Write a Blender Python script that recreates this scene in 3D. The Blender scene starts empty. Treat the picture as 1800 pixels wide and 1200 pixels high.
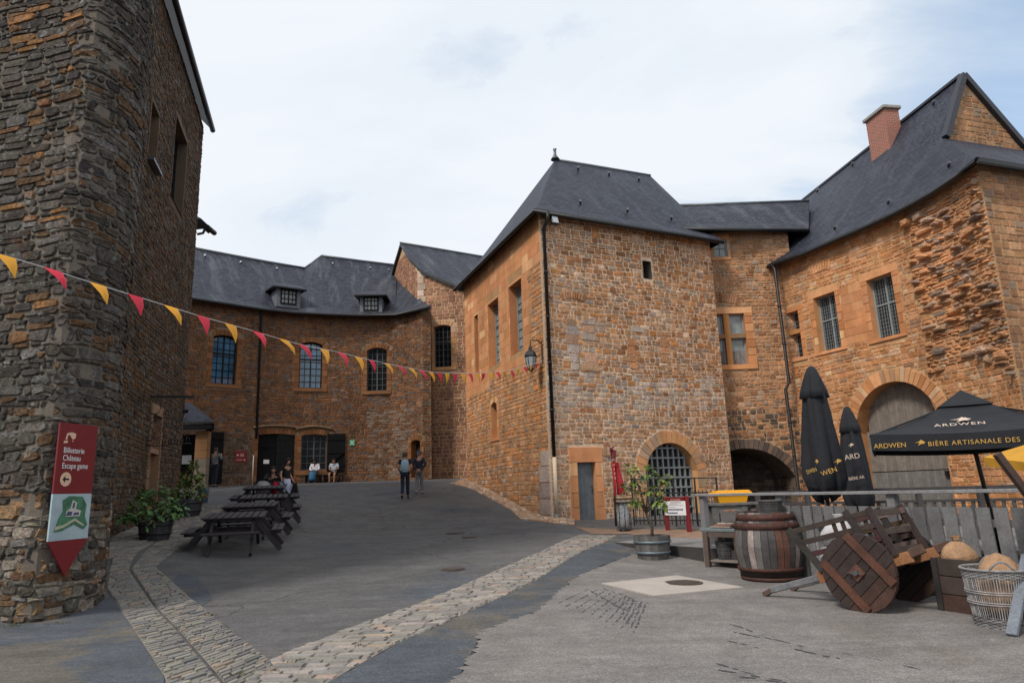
import bpy, math, random
import numpy as np
from mathutils import Vector, Matrix
R_ = math.radians
random.seed(7)
scn = bpy.context.scene
COL = scn.collection
# ------------------------------------------------------------------ camera
EYE = 1.55
FPX = 1200.0
_Z = Vector((-188, 5550, -FPX)).normalized()
_Y = Vector((0, 0, -1)); _Y = (_Y - _Y.dot(_Z) * _Z).normalized()
_X = _Y.cross(_Z)
ROT = Matrix((_X, _Y, _Z))
cam = bpy.data.cameras.new('camera'); cam.lens = 24; cam.sensor_width = 36
cam.clip_start = 0.05; cam.clip_end = 2000
camo = bpy.data.objects.new('camera', cam); COL.objects.link(camo)
camo.matrix_world = Matrix.Translation((0, 0, EYE)) @ ROT.to_4x4()
scn.camera = camo
# ------------------------------------------------------------------ sky and sun
SUN_EL, SUN_AZ = R_(48), R_(222)          # azimuth clockwise from +Y : sun behind the camera on the left
w = bpy.data.worlds.new('World'); scn.world = w; w.use_nodes = True
nt = w.node_tree; nt.nodes.clear()
def _n(t, **k):
    n = nt.nodes.new(t)
    for a, b in k.items(): setattr(n, a, b)
    return n
out = _n('ShaderNodeOutputWorld'); bg = _n('ShaderNodeBackground'); bg.inputs[1].default_value = 0.1
sky = _n('ShaderNodeTexSky', sky_type='NISHITA', sun_disc=False, sun_elevation=SUN_EL, sun_rotation=SUN_AZ)
sky.air_density = 1.0; sky.dust_density = 0.8; sky.ozone_density = 1.5
tc = _n('ShaderNodeTexCoord'); sep = _n('ShaderNodeSeparateXYZ'); nt.links.new(tc.outputs['Generated'], sep.inputs[0])
def _m(op, a, b=None, clamp=False):
    n = _n('ShaderNodeMath', operation=op); n.use_clamp = clamp
    for i, v in enumerate((a, b)):
        if v is None: continue
        if isinstance(v, (int, float)): n.inputs[i].default_value = v
        else: nt.links.new(v, n.inputs[i])
    return n.outputs[0]
zz = _m('ADD', _m('MAXIMUM', sep.outputs[2], 0.0), 0.22)
cmb = _n('ShaderNodeCombineXYZ')
nt.links.new(_m('DIVIDE', sep.outputs[0], zz), cmb.inputs[0]); nt.links.new(_m('DIVIDE', sep.outputs[1], zz), cmb.inputs[1])
mp = _n('ShaderNodeMapping'); nt.links.new(cmb.outputs[0], mp.inputs[0])
mp.inputs['Rotation'].default_value = (0, 0, R_(-30)); mp.inputs['Scale'].default_value = (0.6, 1.1, 1); mp.inputs['Location'].default_value = (1.35, 0.15, 0)
n1 = _n('ShaderNodeTexNoise'); n1.inputs['Scale'].default_value = 2.1; n1.inputs['Detail'].default_value = 10; n1.inputs['Roughness'].default_value = 0.6; n1.inputs['Distortion'].default_value = 0.5
nt.links.new(mp.outputs[0], n1.inputs['Vector'])
n2 = _n('ShaderNodeTexNoise'); n2.inputs['Scale'].default_value = 0.55; n2.inputs['Detail'].default_value = 3
nt.links.new(mp.outputs[0], n2.inputs['Vector'])
dens = _m('ADD', _m('MULTIPLY', n1.outputs[0], 0.6), _m('MULTIPLY', n2.outputs[0], 0.55))
_d0 = (ROT @ Vector((980, 600 - 60, -FPX))).normalized(); _d1 = (ROT @ Vector((-170, 600 - 300, -FPX))).normalized()
def _gap(d, lo, hi, k):
    dt = _n('ShaderNodeVectorMath', operation='DOT_PRODUCT'); nt.links.new(tc.outputs['Generated'], dt.inputs[0]); dt.inputs[1].default_value = d
    mr = _n('ShaderNodeMapRange', interpolation_type='SMOOTHSTEP'); nt.links.new(dt.outputs['Value'], mr.inputs[0]); mr.inputs[1].default_value = lo; mr.inputs[2].default_value = hi; mr.inputs[4].default_value = k; return mr.outputs[0]
dens = _m('SUBTRACT', _m('SUBTRACT', dens, _gap(_d0, .965, .999, .18)), _gap(_d1, .97, .999, .03))
rmp = _n('ShaderNodeValToRGB'); rmp.color_ramp.elements[0].position = 0.32; rmp.color_ramp.elements[0].color = (0.0, 0.0, 0.0, 1)
rmp.color_ramp.elements[1].position = 0.52; rmp.color_ramp.elements[1].color = (1, 1, 1, 1)
nt.links.new(dens, rmp.inputs[0])
# cloud body colour with soft grey-blue undersides
rc = _n('ShaderNodeValToRGB'); rc.color_ramp.elements[0].position = 0.42; rc.color_ramp.elements[0].color = (6.1, 6.8, 7.6, 1)
rc.color_ramp.elements[1].position = 0.62; rc.color_ramp.elements[1].color = (7.3, 7.65, 8.1, 1)
nt.links.new(dens, rc.inputs[0])
mx = _n('ShaderNodeMix', data_type='RGBA'); nt.links.new(rmp.outputs[0], mx.inputs[0])
sm = _n('ShaderNodeMix', data_type='RGBA', blend_type='ADD'); sm.inputs[0].default_value = 1
nt.links.new(sky.outputs[0], sm.inputs[6]); sm.inputs[7].default_value = (1.7, 2.3, 2.9, 1)
nt.links.new(sm.outputs[2], mx.inputs[6]); nt.links.new(rc.outputs[0], mx.inputs[7])
nt.links.new(mx.outputs[2], bg.inputs[0]); nt.links.new(bg.outputs[0], out.inputs[0])
sl = bpy.data.lights.new('sun', 'SUN'); sl.energy = 2.3; sl.angle = R_(12); sl.color = (1, 0.93, 0.84)
so = bpy.data.objects.new('sun', sl); COL.objects.link(so)
_sd = Vector((math.sin(SUN_AZ) * math.cos(SUN_EL), math.cos(SUN_AZ) * math.cos(SUN_EL), math.sin(SUN_EL)))
so.rotation_euler = _sd.to_track_quat('Z', 'Y').to_euler(); so.location = _sd * 60
scn.view_settings.view_transform = 'Standard'; scn.view_settings.look = 'None'
scn.view_settings.exposure = 0.28; scn.view_settings.gamma = 1.0
scn.render.engine = 'CYCLES'; scn.cycles.max_bounces = 5; scn.cycles.diffuse_bounces = 3; scn.cycles.caustics_reflective = False
# ------------------------------------------------------------------ measuring helpers
def ray(u, v): return ROT @ Vector((u - 900, 600 - v, -FPX))
def at_z(u, v, z):
    r = ray(u, v); return r * ((z - EYE) / r.z) + Vector((0, 0, EYE))
def at_y(u, v, Y):
    r = ray(u, v); return r * (Y / r.y) + Vector((0, 0, EYE))
PL = [(-5, 0), (0, 0), (9, .05), (11, .2), (13, .42), (15.2, .65), (22, 1.2), (26, 1.6), (31, 2.1), (36, 2.2), (60, 2.3)]
PM = [(-5, 0), (0, 0), (10, .0), (14.5, .25), (18, .38), (22, .52), (24, .86), (26.2, 1.28), (30.2, 1.93), (36, 2.2), (60, 2.3)]
PR = [(-5, 0), (0, 0), (12, .0), (16, .15), (22, .49), (27, .55), (60, .6)]
def _ip(T, y): return float(np.interp(y, [a for a, b in T], [b for a, b in T]))
def _sp(T, y): return sum(_ip(T, y + d) for d in (-1.2, -.6, 0, .6, 1.2)) / 5
def sst(a, b, x):
    t = min(1, max(0, (x - a) / (b - a))); return t * t * (3 - 2 * t)
def ground(x, y):
    l, m, r = _sp(PL, y), _sp(PM, y), _sp(PR, y)
    a = sst(-9.5, -4.5, x); b = sst(0.9, 2.6, x)
    z = l * (1 - a) + m * a
    return z * (1 - b) + r * b
def gp(u, v, y0=2.0, y1=60):
    """where the line of sight through a measured point meets the ground"""
    r = ray(u, v); r = r / r.y
    t = y0
    while t < y1:
        if EYE + r.z * t < ground(r.x * t, t):
            lo, hi = t - .1, t
            for _ in range(20):
                m = (lo + hi) / 2
                if EYE + r.z * m < ground(r.x * m, m): hi = m
                else: lo = m
            return Vector((r.x * hi, hi, ground(r.x * hi, hi)))
        t += .1
    return Vector((r.x * y1, y1, ground(r.x * y1, y1)))
# ------------------------------------------------------------------ scene graph helpers
def tag(o, label=None, cat=None, group=None, kind=None):
    for k, v in (('label', label), ('category', cat), ('group', group), ('kind', kind)):
        if v: o[k] = v
    return o
def empty(name, loc=(0, 0, 0), rz=0, label=None, cat=None, group=None):
    o = bpy.data.objects.new(name, None); COL.objects.link(o); o.location = loc; o.rotation_euler = (0, 0, rz)
    o.empty_display_size = .2
    return tag(o, label, cat, group)
def copy_tree(o, parent=None):
    c = o.copy(); COL.objects.link(c); c.parent = parent
    for ch in [k for k in bpy.data.objects if k.parent == o]: copy_tree(ch, c)
    return c
class MB:
    def __init__(s): s.v = []; s.f = []; s.m = []; s.c = []; s.uv = []; s.sm = []
    def poly(s, pts, m=0, c=(1, 1, 1), uv=None, smooth=False):
        n = len(s.v); s.v.extend([tuple(p) for p in pts]); s.f.append(tuple(range(n, n + len(pts))))
        s.m.append(m); s.c.append(c); s.uv.append(uv); s.sm.append(smooth)
    def mesh(s, verts, faces, m=0, c=(1, 1, 1), smooth=False):
        n = len(s.v); s.v.extend([tuple(p) for p in verts])
        for f in faces: s.f.append(tuple(n + i for i in f)); s.m.append(m); s.c.append(c); s.uv.append(None); s.sm.append(smooth)
    def box(s, c, d, rot=None, m=0, col=(1, 1, 1), bev=0.0):
        """box with centre c, full size d, optional 3x3 rotation, chamfered long edges"""
        x, y, z = d[0] / 2, d[1] / 2, d[2] / 2
        c = Vector(c)
        if bev <= 0:
            V = [Vector((i * x, j * y, k * z)) for k in (-1, 1) for j in (-1, 1) for i in (-1, 1)]
            F = [(0, 2, 3, 1), (4, 5, 7, 6), (0, 1, 5, 4), (2, 6, 7, 3), (0, 4, 6, 2), (1, 3, 7, 5)]
        else:
            b = min(bev, x * .9, y * .9, z * .9); V = []; F = []
            for sx in (-1, 1):
                for sy in (-1, 1):
                    for sz in (-1, 1):
                        V += [Vector((sx * x, sy * (y - b), sz * (z - b))), Vector((sx * (x - b), sy * y, sz * (z - b))), Vector((sx * (x - b), sy * (y - b), sz * z))]
            I = lambda sx, sy, sz, k: ((sx > 0) * 4 + (sy > 0) * 2 + (sz > 0)) * 3 + k
            for sx in (-1, 1): F.append([I(sx, a, b_, 0) for a, b_ in ((-1, -1), (1, -1), (1, 1), (-1, 1))][::sx])
            for sy in (-1, 1): F.append([I(a, sy, b_, 1) for a, b_ in ((-1, -1), (1, -1), (1, 1), (-1, 1))][::-sy])
            for sz in (-1, 1): F.append([I(a, b_, sz, 2) for a, b_ in ((-1, -1), (1, -1), (1, 1), (-1, 1))][::sz])
            for a in (-1, 1):
                for b_ in (-1, 1):
                    F.append([I(a, b_, -1, 0), I(a, b_, 1, 0), I(a, b_, 1, 1), I(a, b_, -1, 1)][::a * b_ * -1])
                    F.append([I(a, -1, b_, 0), I(a, 1, b_, 0), I(a, 1, b_, 2), I(a, -1, b_, 2)][::a * b_])
                    F.append([I(-1, a, b_, 1), I(1, a, b_, 1), I(1, a, b_, 2), I(-1, a, b_, 2)][::a * b_ * -1])
                    for k in (-1, 1): F.append([I(a, b_, k, 0), I(a, b_, k, 1), I(a, b_, k, 2)][::a * b_ * k])
        if rot is not None: V = [rot @ p for p in V]
        s.mesh([p + c for p in V], F, m, col)
    def bar(s, a, b, w, h, m=0, col=(1, 1, 1), up=(0, 0, 1), bev=0.0):
        a = Vector(a); b = Vector(b); d = b - a; L = d.length
        if L < 1e-6: return
        X = d / L; U = Vector(up); Yv = U.cross(X)
        if Yv.length < 1e-4: Yv = Vector((0, 1, 0)).cross(X)
        if Yv.length < 1e-4: Yv = Vector((1, 0, 0)).cross(X)
        Yv.normalize(); Zv = X.cross(Yv)
        rot = Matrix((X, Yv, Zv)).transposed()
        s.box((a + b) / 2, (L, w, h), rot, m, col, bev)
    def tube(s, pts, r, n=8, m=0, col=(1, 1, 1), cap=True, smooth=True, ell=1.0):
        pts = [Vector(p) for p in pts]; rs = r if isinstance(r, (list, tuple)) else [r] * len(pts)
        N = len(s.v); prev = None
        for i, p in enumerate(pts):
            t = (pts[min(i + 1, len(pts) - 1)] - pts[max(i - 1, 0)]).normalized()
            if prev is None:
                a = Vector((0, 0, 1)) if abs(t.z) < .9 else Vector((1, 0, 0))
                X = t.cross(a).normalized()
            else:
                X = (prev - prev.dot(t) * t)
                X = X.normalized() if X.length > 1e-5 else t.orthogonal().normalized()
            prev = X; Yv = t.cross(X)
            for k in range(n):
                an = 2 * math.pi * k / n
                s.v.append(tuple(p + (X * math.cos(an) + Yv * math.sin(an) * ell) * rs[i]))
        for i in range(len(pts) - 1):
            for k in range(n):
                a = N + i * n + k; b = N + i * n + (k + 1) % n
                s.f.append((a, b, b + n, a + n)); s.m.append(m); s.c.append(col); s.uv.append(None); s.sm.append(smooth)
        if cap:
            s.f.append(tuple(N + k for k in range(n))[::-1]); s.f.append(tuple(N + (len(pts) - 1) * n + k for k in range(n)))
            for _ in (0, 1): s.m.append(m); s.c.append(col); s.uv.append(None); s.sm.append(False)
    def lathe(s, prof, c=(0, 0, 0), n=24, m=0, col=(1, 1, 1), smooth=True, fn=None, cap=True):
        """profile [(radius, height)] turned round a vertical axis"""
        N = len(s.v); c = Vector(c)
        for r, z in prof:
            for k in range(n):
                an = 2 * math.pi * k / n; rr = r * (fn(an, z) if fn else 1)
                s.v.append((c.x + rr * math.cos(an), c.y + rr * math.sin(an), c.z + z))
        for i in range(len(prof) - 1):
            for k in range(n):
                a = N + i * n + k; b = N + i * n + (k + 1) % n
                s.f.append((a, b, b + n, a + n)); s.m.append(m); s.c.append(col if not callable(col) else col(k)); s.uv.append(None); s.sm.append(smooth)
        if cap:
            for i, rev in ((0, True), (len(prof) - 1, False)):
                f = [N + i * n + k for k in range(n)]
                s.f.append(tuple(f[::-1] if rev else f)); s.m.append(m); s.c.append(col if not callable(col) else col(0)); s.uv.append(None); s.sm.append(False)
    def build(s, name, mats, parent=None, world=True):
        me = bpy.data.meshes.new(name)
        off = Vector((0, 0, 0))
        if parent is not None and world:
            p = parent
            while p is not None: off += p.location; p = p.parent
        if off.length > 0: V = [(a - off.x, b - off.y, c - off.z) for a, b, c in s.v]
        else: V = s.v
        me.from_pydata(V, [], s.f)
        if not isinstance(mats, (list, tuple)): mats = [mats]
        for m in mats: me.materials.append(m)
        me.polygons.foreach_set('material_index', s.m)
        me.polygons.foreach_set('use_smooth', s.sm)
        ca = me.color_attributes.new('Col', 'FLOAT_COLOR', 'CORNER')
        arr = np.ones((len(me.loops), 4), dtype=np.float32)
        lens = np.array([len(f) for f in s.f]); arr[:, :3] = np.repeat(np.array(s.c, dtype=np.float32).reshape(-1, 3), lens, axis=0)
        ca.data.foreach_set('color', arr.ravel())
        if any(u is not None for u in s.uv):
            uvl = me.uv_layers.new(name='UVMap'); ua = np.zeros((len(me.loops), 2), dtype=np.float32); i = 0
            for f, u in zip(s.f, s.uv):
                if u is not None: ua[i:i + len(f)] = u
                i += len(f)
            uvl.data.foreach_set('uv', ua.ravel())
        me.update()
        o = bpy.data.objects.new(name, me); COL.objects.link(o)
        if parent is not None: o.parent = parent
        return o
# ------------------------------------------------------------------ materials
def mat(name, color=(.5, .5, .5), rough=.8, metal=0.0, attr=False, noise=None, bump=None, spec=None, mix=None, streak=None):
    """attr: multiply by the mesh colour; noise=(scale, lo, hi); bump=[(scale, strength, dist)]; mix=(color, scale, lo, hi)"""
    m = bpy.data.materials.new(name); m.use_nodes = True; t = m.node_tree; N = t.nodes; Lk = t.links.new
    b = N['Principled BSDF']; b.inputs['Roughness'].default_value = rough; b.inputs['Metallic'].default_value = metal
    if spec is not None: b.inputs['Specular IOR Level'].default_value = spec
    tcn = N.new('ShaderNodeTexCoord'); vec = tcn.outputs['Object']
    def mul(a, bb, ty='MULTIPLY', fac=1.0):
        x = N.new('ShaderNodeMix'); x.data_type = 'RGBA'; x.blend_type = ty
        if isinstance(fac, float): x.inputs[0].default_value = fac
        else: Lk(fac, x.inputs[0])
        for i, q in ((6, a), (7, bb)):
            if isinstance(q, tuple): x.inputs[i].default_value = (*q, 1)
            else: Lk(q, x.inputs[i])
        return x.outputs[2]
    def nz(scale, detail=5, rough_=.6, v=None, dist=0.0):
        n = N.new('ShaderNodeTexNoise'); n.inputs['Scale'].default_value = scale; n.inputs['Detail'].default_value = detail
        n.inputs['Roughness'].default_value = rough_; n.inputs['Distortion'].default_value = dist; Lk(v or vec, n.inputs['Vector']); return n.outputs[0]
    def rg(src, lo, hi, a=(0, 0, 0), c=(1, 1, 1)):
        r = N.new('ShaderNodeMapRange'); r.inputs[1].default_value = lo; r.inputs[2].default_value = hi
        Lk(src, r.inputs[0]); return r.outputs[0]
    cur = tuple(color)
    if attr:
        a = N.new('ShaderNodeAttribute'); a.attribute_name = 'Col'; cur = mul(a.outputs['Color'], tuple(color))
    if mix:
        for mc, sc, lo, hi in (mix if isinstance(mix, list) else [mix]):
            cur = mul(cur, tuple(mc), 'MIX', rg(nz(sc, 6, .65, dist=.3), lo, hi))
    if noise:
        for sc, lo, hi in (noise if isinstance(noise, list) else [noise]):
            r = N.new('ShaderNodeMapRange'); r.inputs[1].default_value = .28; r.inputs[2].default_value = .72; r.inputs[3].default_value = lo; r.inputs[4].default_value = hi
            Lk(nz(sc), r.inputs[0]); cur = mul(cur, r.outputs[0])
    if streak:
        mpp = N.new('ShaderNodeMapping'); mpp.inputs['Scale'].default_value = (1.6, 1.6, .16); Lk(vec, mpp.inputs[0])
        r = N.new('ShaderNodeMapRange'); r.inputs[1].default_value = .35; r.inputs[2].default_value = .68; r.inputs[3].default_value = streak[1]; r.inputs[4].default_value = streak[0]
        Lk(nz(1.0, 6, .65, v=mpp.outputs[0]), r.inputs[0]); cur = mul(cur, r.outputs[0])
    if isinstance(cur, tuple): b.inputs['Base Color'].default_value = (*cur, 1)
    else: Lk(cur, b.inputs['Base Color'])
    if bump:
        last = None
        for sc, st, ds in bump:
            bn = N.new('ShaderNodeBump'); bn.inputs['Strength'].default_value = st; bn.inputs['Distance'].default_value = ds
            Lk(nz(sc, 6, .6), bn.inputs['Height'])
            if last: Lk(last, bn.inputs['Normal'])
            last = bn.outputs[0]
        Lk(last, b.inputs['Normal'])
    m['_'] = 1
    return m
M = {}
M['stone'] = mat('rubble_stone', (1, 1, 1), .92, attr=True, noise=[(.5, .8, 1.15), (3.0, .8, 1.15), (22, .7, 1.22)], bump=[(9, .6, .05), (45, .55, .02)], spec=.2, streak=(.74, 1.12))
M['stone_old'] = mat('weathered_stone', (1, 1, 1), .95, attr=True, noise=[(.8, .65, 1.25), (5, .75, 1.2), (16, .5, 1.4), (60, .7, 1.25)], bump=[(5, .8, .07), (18, .9, .04), (60, .8, .02)], spec=.15,
                     mix=[((.22, .215, .20), 5.5, .57, .66), ((.11, .07, .045), 2.2, .60, .72), ((.03, .03, .03), 1.3, .58, .75), ((.2, .09, .035), 2.6, .63, .74)])
M['ashlar'] = mat('ashlar_stone', (1, 1, 1), .9, attr=True, noise=[(2.2, .85, 1.1), (30, .88, 1.1)], bump=[(18, .25, .02), (70, .2, .01)], spec=.2, streak=(.78, 1.1))
M['mortar'] = mat('lime_mortar', (1, 1, 1), .95, attr=True, noise=[(2.5, .8, 1.15), (40, .8, 1.15)], bump=[(30, .5, .02)], spec=.1)
def slate_mat(name, c1, c2, tint, w_=.22, h_=.12, streak=.5):
    m = bpy.data.materials.new(name); m.use_nodes = True; t = m.node_tree; N = t.nodes; Lk = t.links.new
    b = N['Principled BSDF']; b.inputs['Roughness'].default_value = .62; b.inputs['Specular IOR Level'].default_value = .35
    uv = N.new('ShaderNodeUVMap'); uv.uv_map = 'UVMap'
    br = N.new('ShaderNodeTexBrick'); br.inputs['Scale'].default_value = 1.0; br.inputs['Brick Width'].default_value = w_; br.inputs['Row Height'].default_value = h_
    br.inputs['Mortar Size'].default_value = .02; br.inputs['Mortar Smooth'].default_value = .1; br.inputs['Bias'].default_value = 0
    br.inputs['Color1'].default_value = (*c1, 1); br.inputs['Color2'].default_value = (*c2, 1); br.inputs['Mortar'].default_value = (.012, .012, .014, 1)
    Lk(uv.outputs[0], br.inputs[0])
    n = N.new('ShaderNodeTexNoise'); n.inputs['Scale'].default_value = 1.0; n.inputs['Detail'].default_value = 7; n.inputs['Roughness'].default_value = .7
    mpn = N.new('ShaderNodeMapping'); mpn.inputs['Scale'].default_value = (1.5, .28, 1); Lk(uv.outputs[0], mpn.inputs[0]); Lk(mpn.outputs[0], n.inputs[0])
    r = N.new('ShaderNodeMapRange'); r.inputs[1].default_value = .5; r.inputs[2].default_value = .75; r.inputs[3].default_value = 0; r.inputs[4].default_value = streak; Lk(n.outputs[0], r.inputs[0])
    x = N.new('ShaderNodeMix'); x.data_type = 'RGBA'; Lk(r.outputs[0], x.inputs[0]); Lk(br.outputs[0], x.inputs[6]); x.inputs[7].default_value = (*tint, 1)
    n3 = N.new('ShaderNodeTexNoise'); n3.inputs['Scale'].default_value = 14; n3.inputs['Detail'].default_value = 4; Lk(uv.outputs[0], n3.inputs[0])
    r3 = N.new('ShaderNodeMapRange'); r3.inputs[1].default_value = .3; r3.inputs[2].default_value = .7; r3.inputs[3].default_value = .55; r3.inputs[4].default_value = 1.4; Lk(n3.outputs[0], r3.inputs[0])
    y = N.new('ShaderNodeMix'); y.data_type = 'RGBA'; y.blend_type = 'MULTIPLY'; y.inputs[0].default_value = 1; Lk(x.outputs[2], y.inputs[6]); Lk(r3.outputs[0], y.inputs[7])
    Lk(y.outputs[2], b.inputs['Base Color'])
    # lapped courses: height falls from the butt of each slate
    sp = N.new('ShaderNodeSeparateXYZ'); Lk(uv.outputs[0], sp.inputs[0])
    dv = N.new('ShaderNodeMath'); dv.operation = 'DIVIDE'; dv.inputs[1].default_value = h_; Lk(sp.outputs[1], dv.inputs[0])
    fr = N.new('ShaderNodeMath'); fr.operation = 'FRACT'; Lk(dv.outputs[0], fr.inputs[0])
    iv = N.new('ShaderNodeMath'); iv.operation = 'SUBTRACT'; iv.inputs[0].default_value = 1; Lk(fr.outputs[0], iv.inputs[1])
    ad = N.new('ShaderNodeMath'); ad.operation = 'MULTIPLY_ADD'; ad.inputs[1].default_value = .8; Lk(n3.outputs[0], ad.inputs[0]); Lk(iv.outputs[0], ad.inputs[2])
    bn = N.new('ShaderNodeBump'); bn.inputs['Strength'].default_value = 1.0; bn.inputs['Distance'].default_value = .06; Lk(ad.outputs[0], bn.inputs['Height'])
    Lk(bn.outputs[0], b.inputs['Normal'])
    return m
M['slate_old'] = slate_mat('old_slate', (.010, .014, .028), (.044, .050, .076), (.13, .14, .16), .24, .15, .8)
M['slate_new'] = slate_mat('dark_slate', (.007, .011, .026), (.036, .043, .074), (.085, .093, .115), .24, .15, .6)
M['iron'] = mat('black_iron', (.012, .012, .013), .5, noise=(20, .7, 1.3))
M['zinc'] = mat('zinc_flashing', (.12, .13, .14), .45, metal=.6, noise=(6, .8, 1.2))
M['glass'] = mat('window_glass', (.02, .025, .03), .06, spec=.8)
M['glass_pale'] = mat('leaded_glass', (.27, .30, .29), .15, spec=.6, noise=(4, .6, 1.3))  # pale base colour stands in for the bright reflection on these panes
M['frame_grey'] = mat('grey_painted_wood', (.25, .285, .295), .6, noise=(9, .8, 1.15))
M['frame_mid'] = mat('dark_grey_window_frame', (.075, .08, .085), .6)
M['frame_dark'] = mat('dark_window_frame', (.010, .010, .011), .7, spec=.2)
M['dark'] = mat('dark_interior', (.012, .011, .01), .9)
M['black_wood'] = mat('black_painted_boards', (.007, .007, .008), .8, spec=.15, noise=(12, .6, 1.4), bump=[(30, .3, .01)])
M['grey_wood'] = mat('weathered_grey_wood', (1, 1, 1), .85, attr=True, noise=[(5, .75, 1.2), (40, .8, 1.2)], bump=[(50, .4, .006)])
# ------------------------------------------------------------------ masonry
class Wall:
    """vertical wall surface following a plan line, (u along, z up, off outward)"""
    def __init__(s, pts, smooth=0):
        P = [Vector((p[0], p[1], 0)) for p in pts]
        for _ in range(smooth):
            Q = [P[0]]
            for a, b in zip(P, P[1:]): Q += [a * .75 + b * .25, a * .25 + b * .75]
            Q.append(P[-1]); P = Q
        s.P = P; s.U = [0.0]
        for a, b in zip(P, P[1:]): s.U.append(s.U[-1] + (b - a).length)
        s.L = s.U[-1]; s.D = [(b - a).normalized() for a, b in zip(P, P[1:])]
        s.smooth = smooth > 0
    def seg(s, u):
        i = 0
        while i < len(s.D) - 1 and u > s.U[i + 1]: i += 1
        return i
    def pt(s, u, z, off=0.0):
        i = s.seg(u); d = s.D[i]; p = s.P[i] + d * (u - s.U[i]); n = Vector((d.y, -d.x, 0))
        if s.smooth and len(s.D) > 1:
            Ls = s.U[i + 1] - s.U[i]; f = (u - s.U[i]) / Ls - .5; j = i + (1 if f > 0 else -1)
            if 0 <= j < len(s.D):
                dj = s.D[j]; n = (n * (1 - abs(f)) + Vector((dj.y, -dj.x, 0)) * abs(f)).normalized()
        return Vector((p.x + n.x * off, p.y + n.y * off, z))
    def hit(s, px, py):
        """wall coordinates of the point seen in a given direction"""
        r = ray(px, py); best = None
        for i, (a, d) in enumerate(zip(s.P, s.D)):
            den = r.x * d.y - r.y * d.x
            if abs(den) < 1e-9: continue
            t = (a.x * d.y - a.y * d.x) / den
            q = r * t; k = (q - a).xy.dot(d.xy); Ls = s.U[i + 1] - s.U[i]
            lo = -6 if i == 0 else 0; hi = Ls + 6 if i == len(s.D) - 1 else Ls
            if t > 0 and lo <= k <= hi and (best is None or t < best[0]): best = (t, s.U[i] + k, EYE + r.z * t)
        return (best[1], best[2])
    def rect(s, x0, y0, x1, y1):
        """opening rectangle from the mid left/right/top/bottom of its picture"""
        ym = (y0 + y1) / 2; xm = (x0 + x1) / 2
        return s.hit(x0, ym)[0], s.hit(x1, ym)[0], s.hit(xm, y1)[1], s.hit(xm, y0)[1]
VAR = [.12]
TINT = [1.34, 1.20, 1.20]
def pick(pal):
    t = random.random() * sum(p[0] for p in pal)
    for wgt, c in pal:
        t -= wgt
        if t <= 0: break
    k = random.uniform(1 - VAR[0], 1 + VAR[0])
    return tuple(min(.8, x * k * q * random.uniform(.97, 1.03)) for x, q in zip(c, TINT))
JOINT = [.004]
def stone_poly(mb, W, pts, pr, col, m=1, inset=.02, fine=True, base=0.0):
    """one stone: outline in wall coordinates, proud of the wall face by pr"""
    n = len(pts); cu = sum(p[0] for p in pts) / n; cv = sum(p[1] for p in pts) / n
    N0 = len(mb.v)
    for (u, v) in pts: mb.v.append(tuple(W.pt(u, v, base - JOINT[0])))
    for (u, v) in pts:
        d = math.hypot(u - cu, v - cv) or 1; k = max(.3, 1 - inset / d)
        mb.v.append(tuple(W.pt(cu + (u - cu) * k, cv + (v - cv) * k, base + pr * (random.uniform(.75, 1.0) if fine else 1))))
    F = [(N0 + i, N0 + (i + 1) % n, N0 + n + (i + 1) % n, N0 + n + i) for i in range(n)]
    if fine and pr > .015:
        mb.v.append(tuple(W.pt(cu, cv, base + pr * random.uniform(1.0, 1.15)))); c_ = N0 + 2 * n
        F += [(N0 + n + i, N0 + n + (i + 1) % n, c_) for i in range(n)]
    else: F.append(tuple(N0 + n + i for i in range(n)))
    for f in F: mb.f.append(f); mb.m.append(m); mb.c.append(col); mb.uv.append(None); mb.sm.append(False)
def stone_rect(mb, W, u0, u1, v0, v1, pr, col, jit=.01, cut=.02, m=1, inset=.018, fine=True, base=0.0):
    j = lambda: random.uniform(-jit, jit)
    if fine and min(u1 - u0, v1 - v0) > .07:
        c = min(cut, (u1 - u0) * .3, (v1 - v0) * .3)
        k = lambda: c * random.uniform(.5, 1.4)
        pts = [(u0 + k(), v0 + j()), (u1 - k(), v0 + j()), (u1 + j(), v0 + k()), (u1 + j(), v1 - k()), (u1 - k(), v1 + j()), (u0 + k(), v1 + j()), (u0 + j(), v1 - k()), (u0 + j(), v0 + k())]
    else: pts = [(u0 + j(), v0 + j()), (u1 + j(), v0 + j()), (u1 + j(), v1 + j()), (u0 + j(), v1 + j())]
    stone_poly(mb, W, pts, pr, col, m, inset, fine, base)
class Op:
    """an opening: u0,u1,v0,v1, arch rise at the top, margins kept clear for the dressed surround"""
    def __init__(s, r, rise=0.0, side=.2, top=.25, bot=.12, depth=.28):
        s.u0, s.u1, s.v0, s.v1 = r; s.rise = rise; s.side = side; s.top = top; s.bot = bot; s.depth = depth
        s.uc = (s.u0 + s.u1) / 2; s.hw = (s.u1 - s.u0) / 2
        if rise > 0: s.R = (s.hw ** 2 + rise ** 2) / (2 * rise); s.cv = s.v1 - s.R
    def half(s, v, e_side=0.0, e_top=0.0, e_bot=0.0):
        if v < s.v0 - e_bot or v > s.v1 + e_top: return -1
        if s.rise > 0 and v > s.v1 - s.rise:
            q = (s.R + e_top) ** 2 - (v - s.cv) ** 2
            return min(math.sqrt(q) if q > 0 else -1, s.hw + max(e_side, e_top))
        return s.hw + e_side
    def top_at(s, u):
        if s.rise <= 0: return s.v1
        return s.cv + math.sqrt(max(0, s.R ** 2 - (u - s.uc) ** 2))
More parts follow.
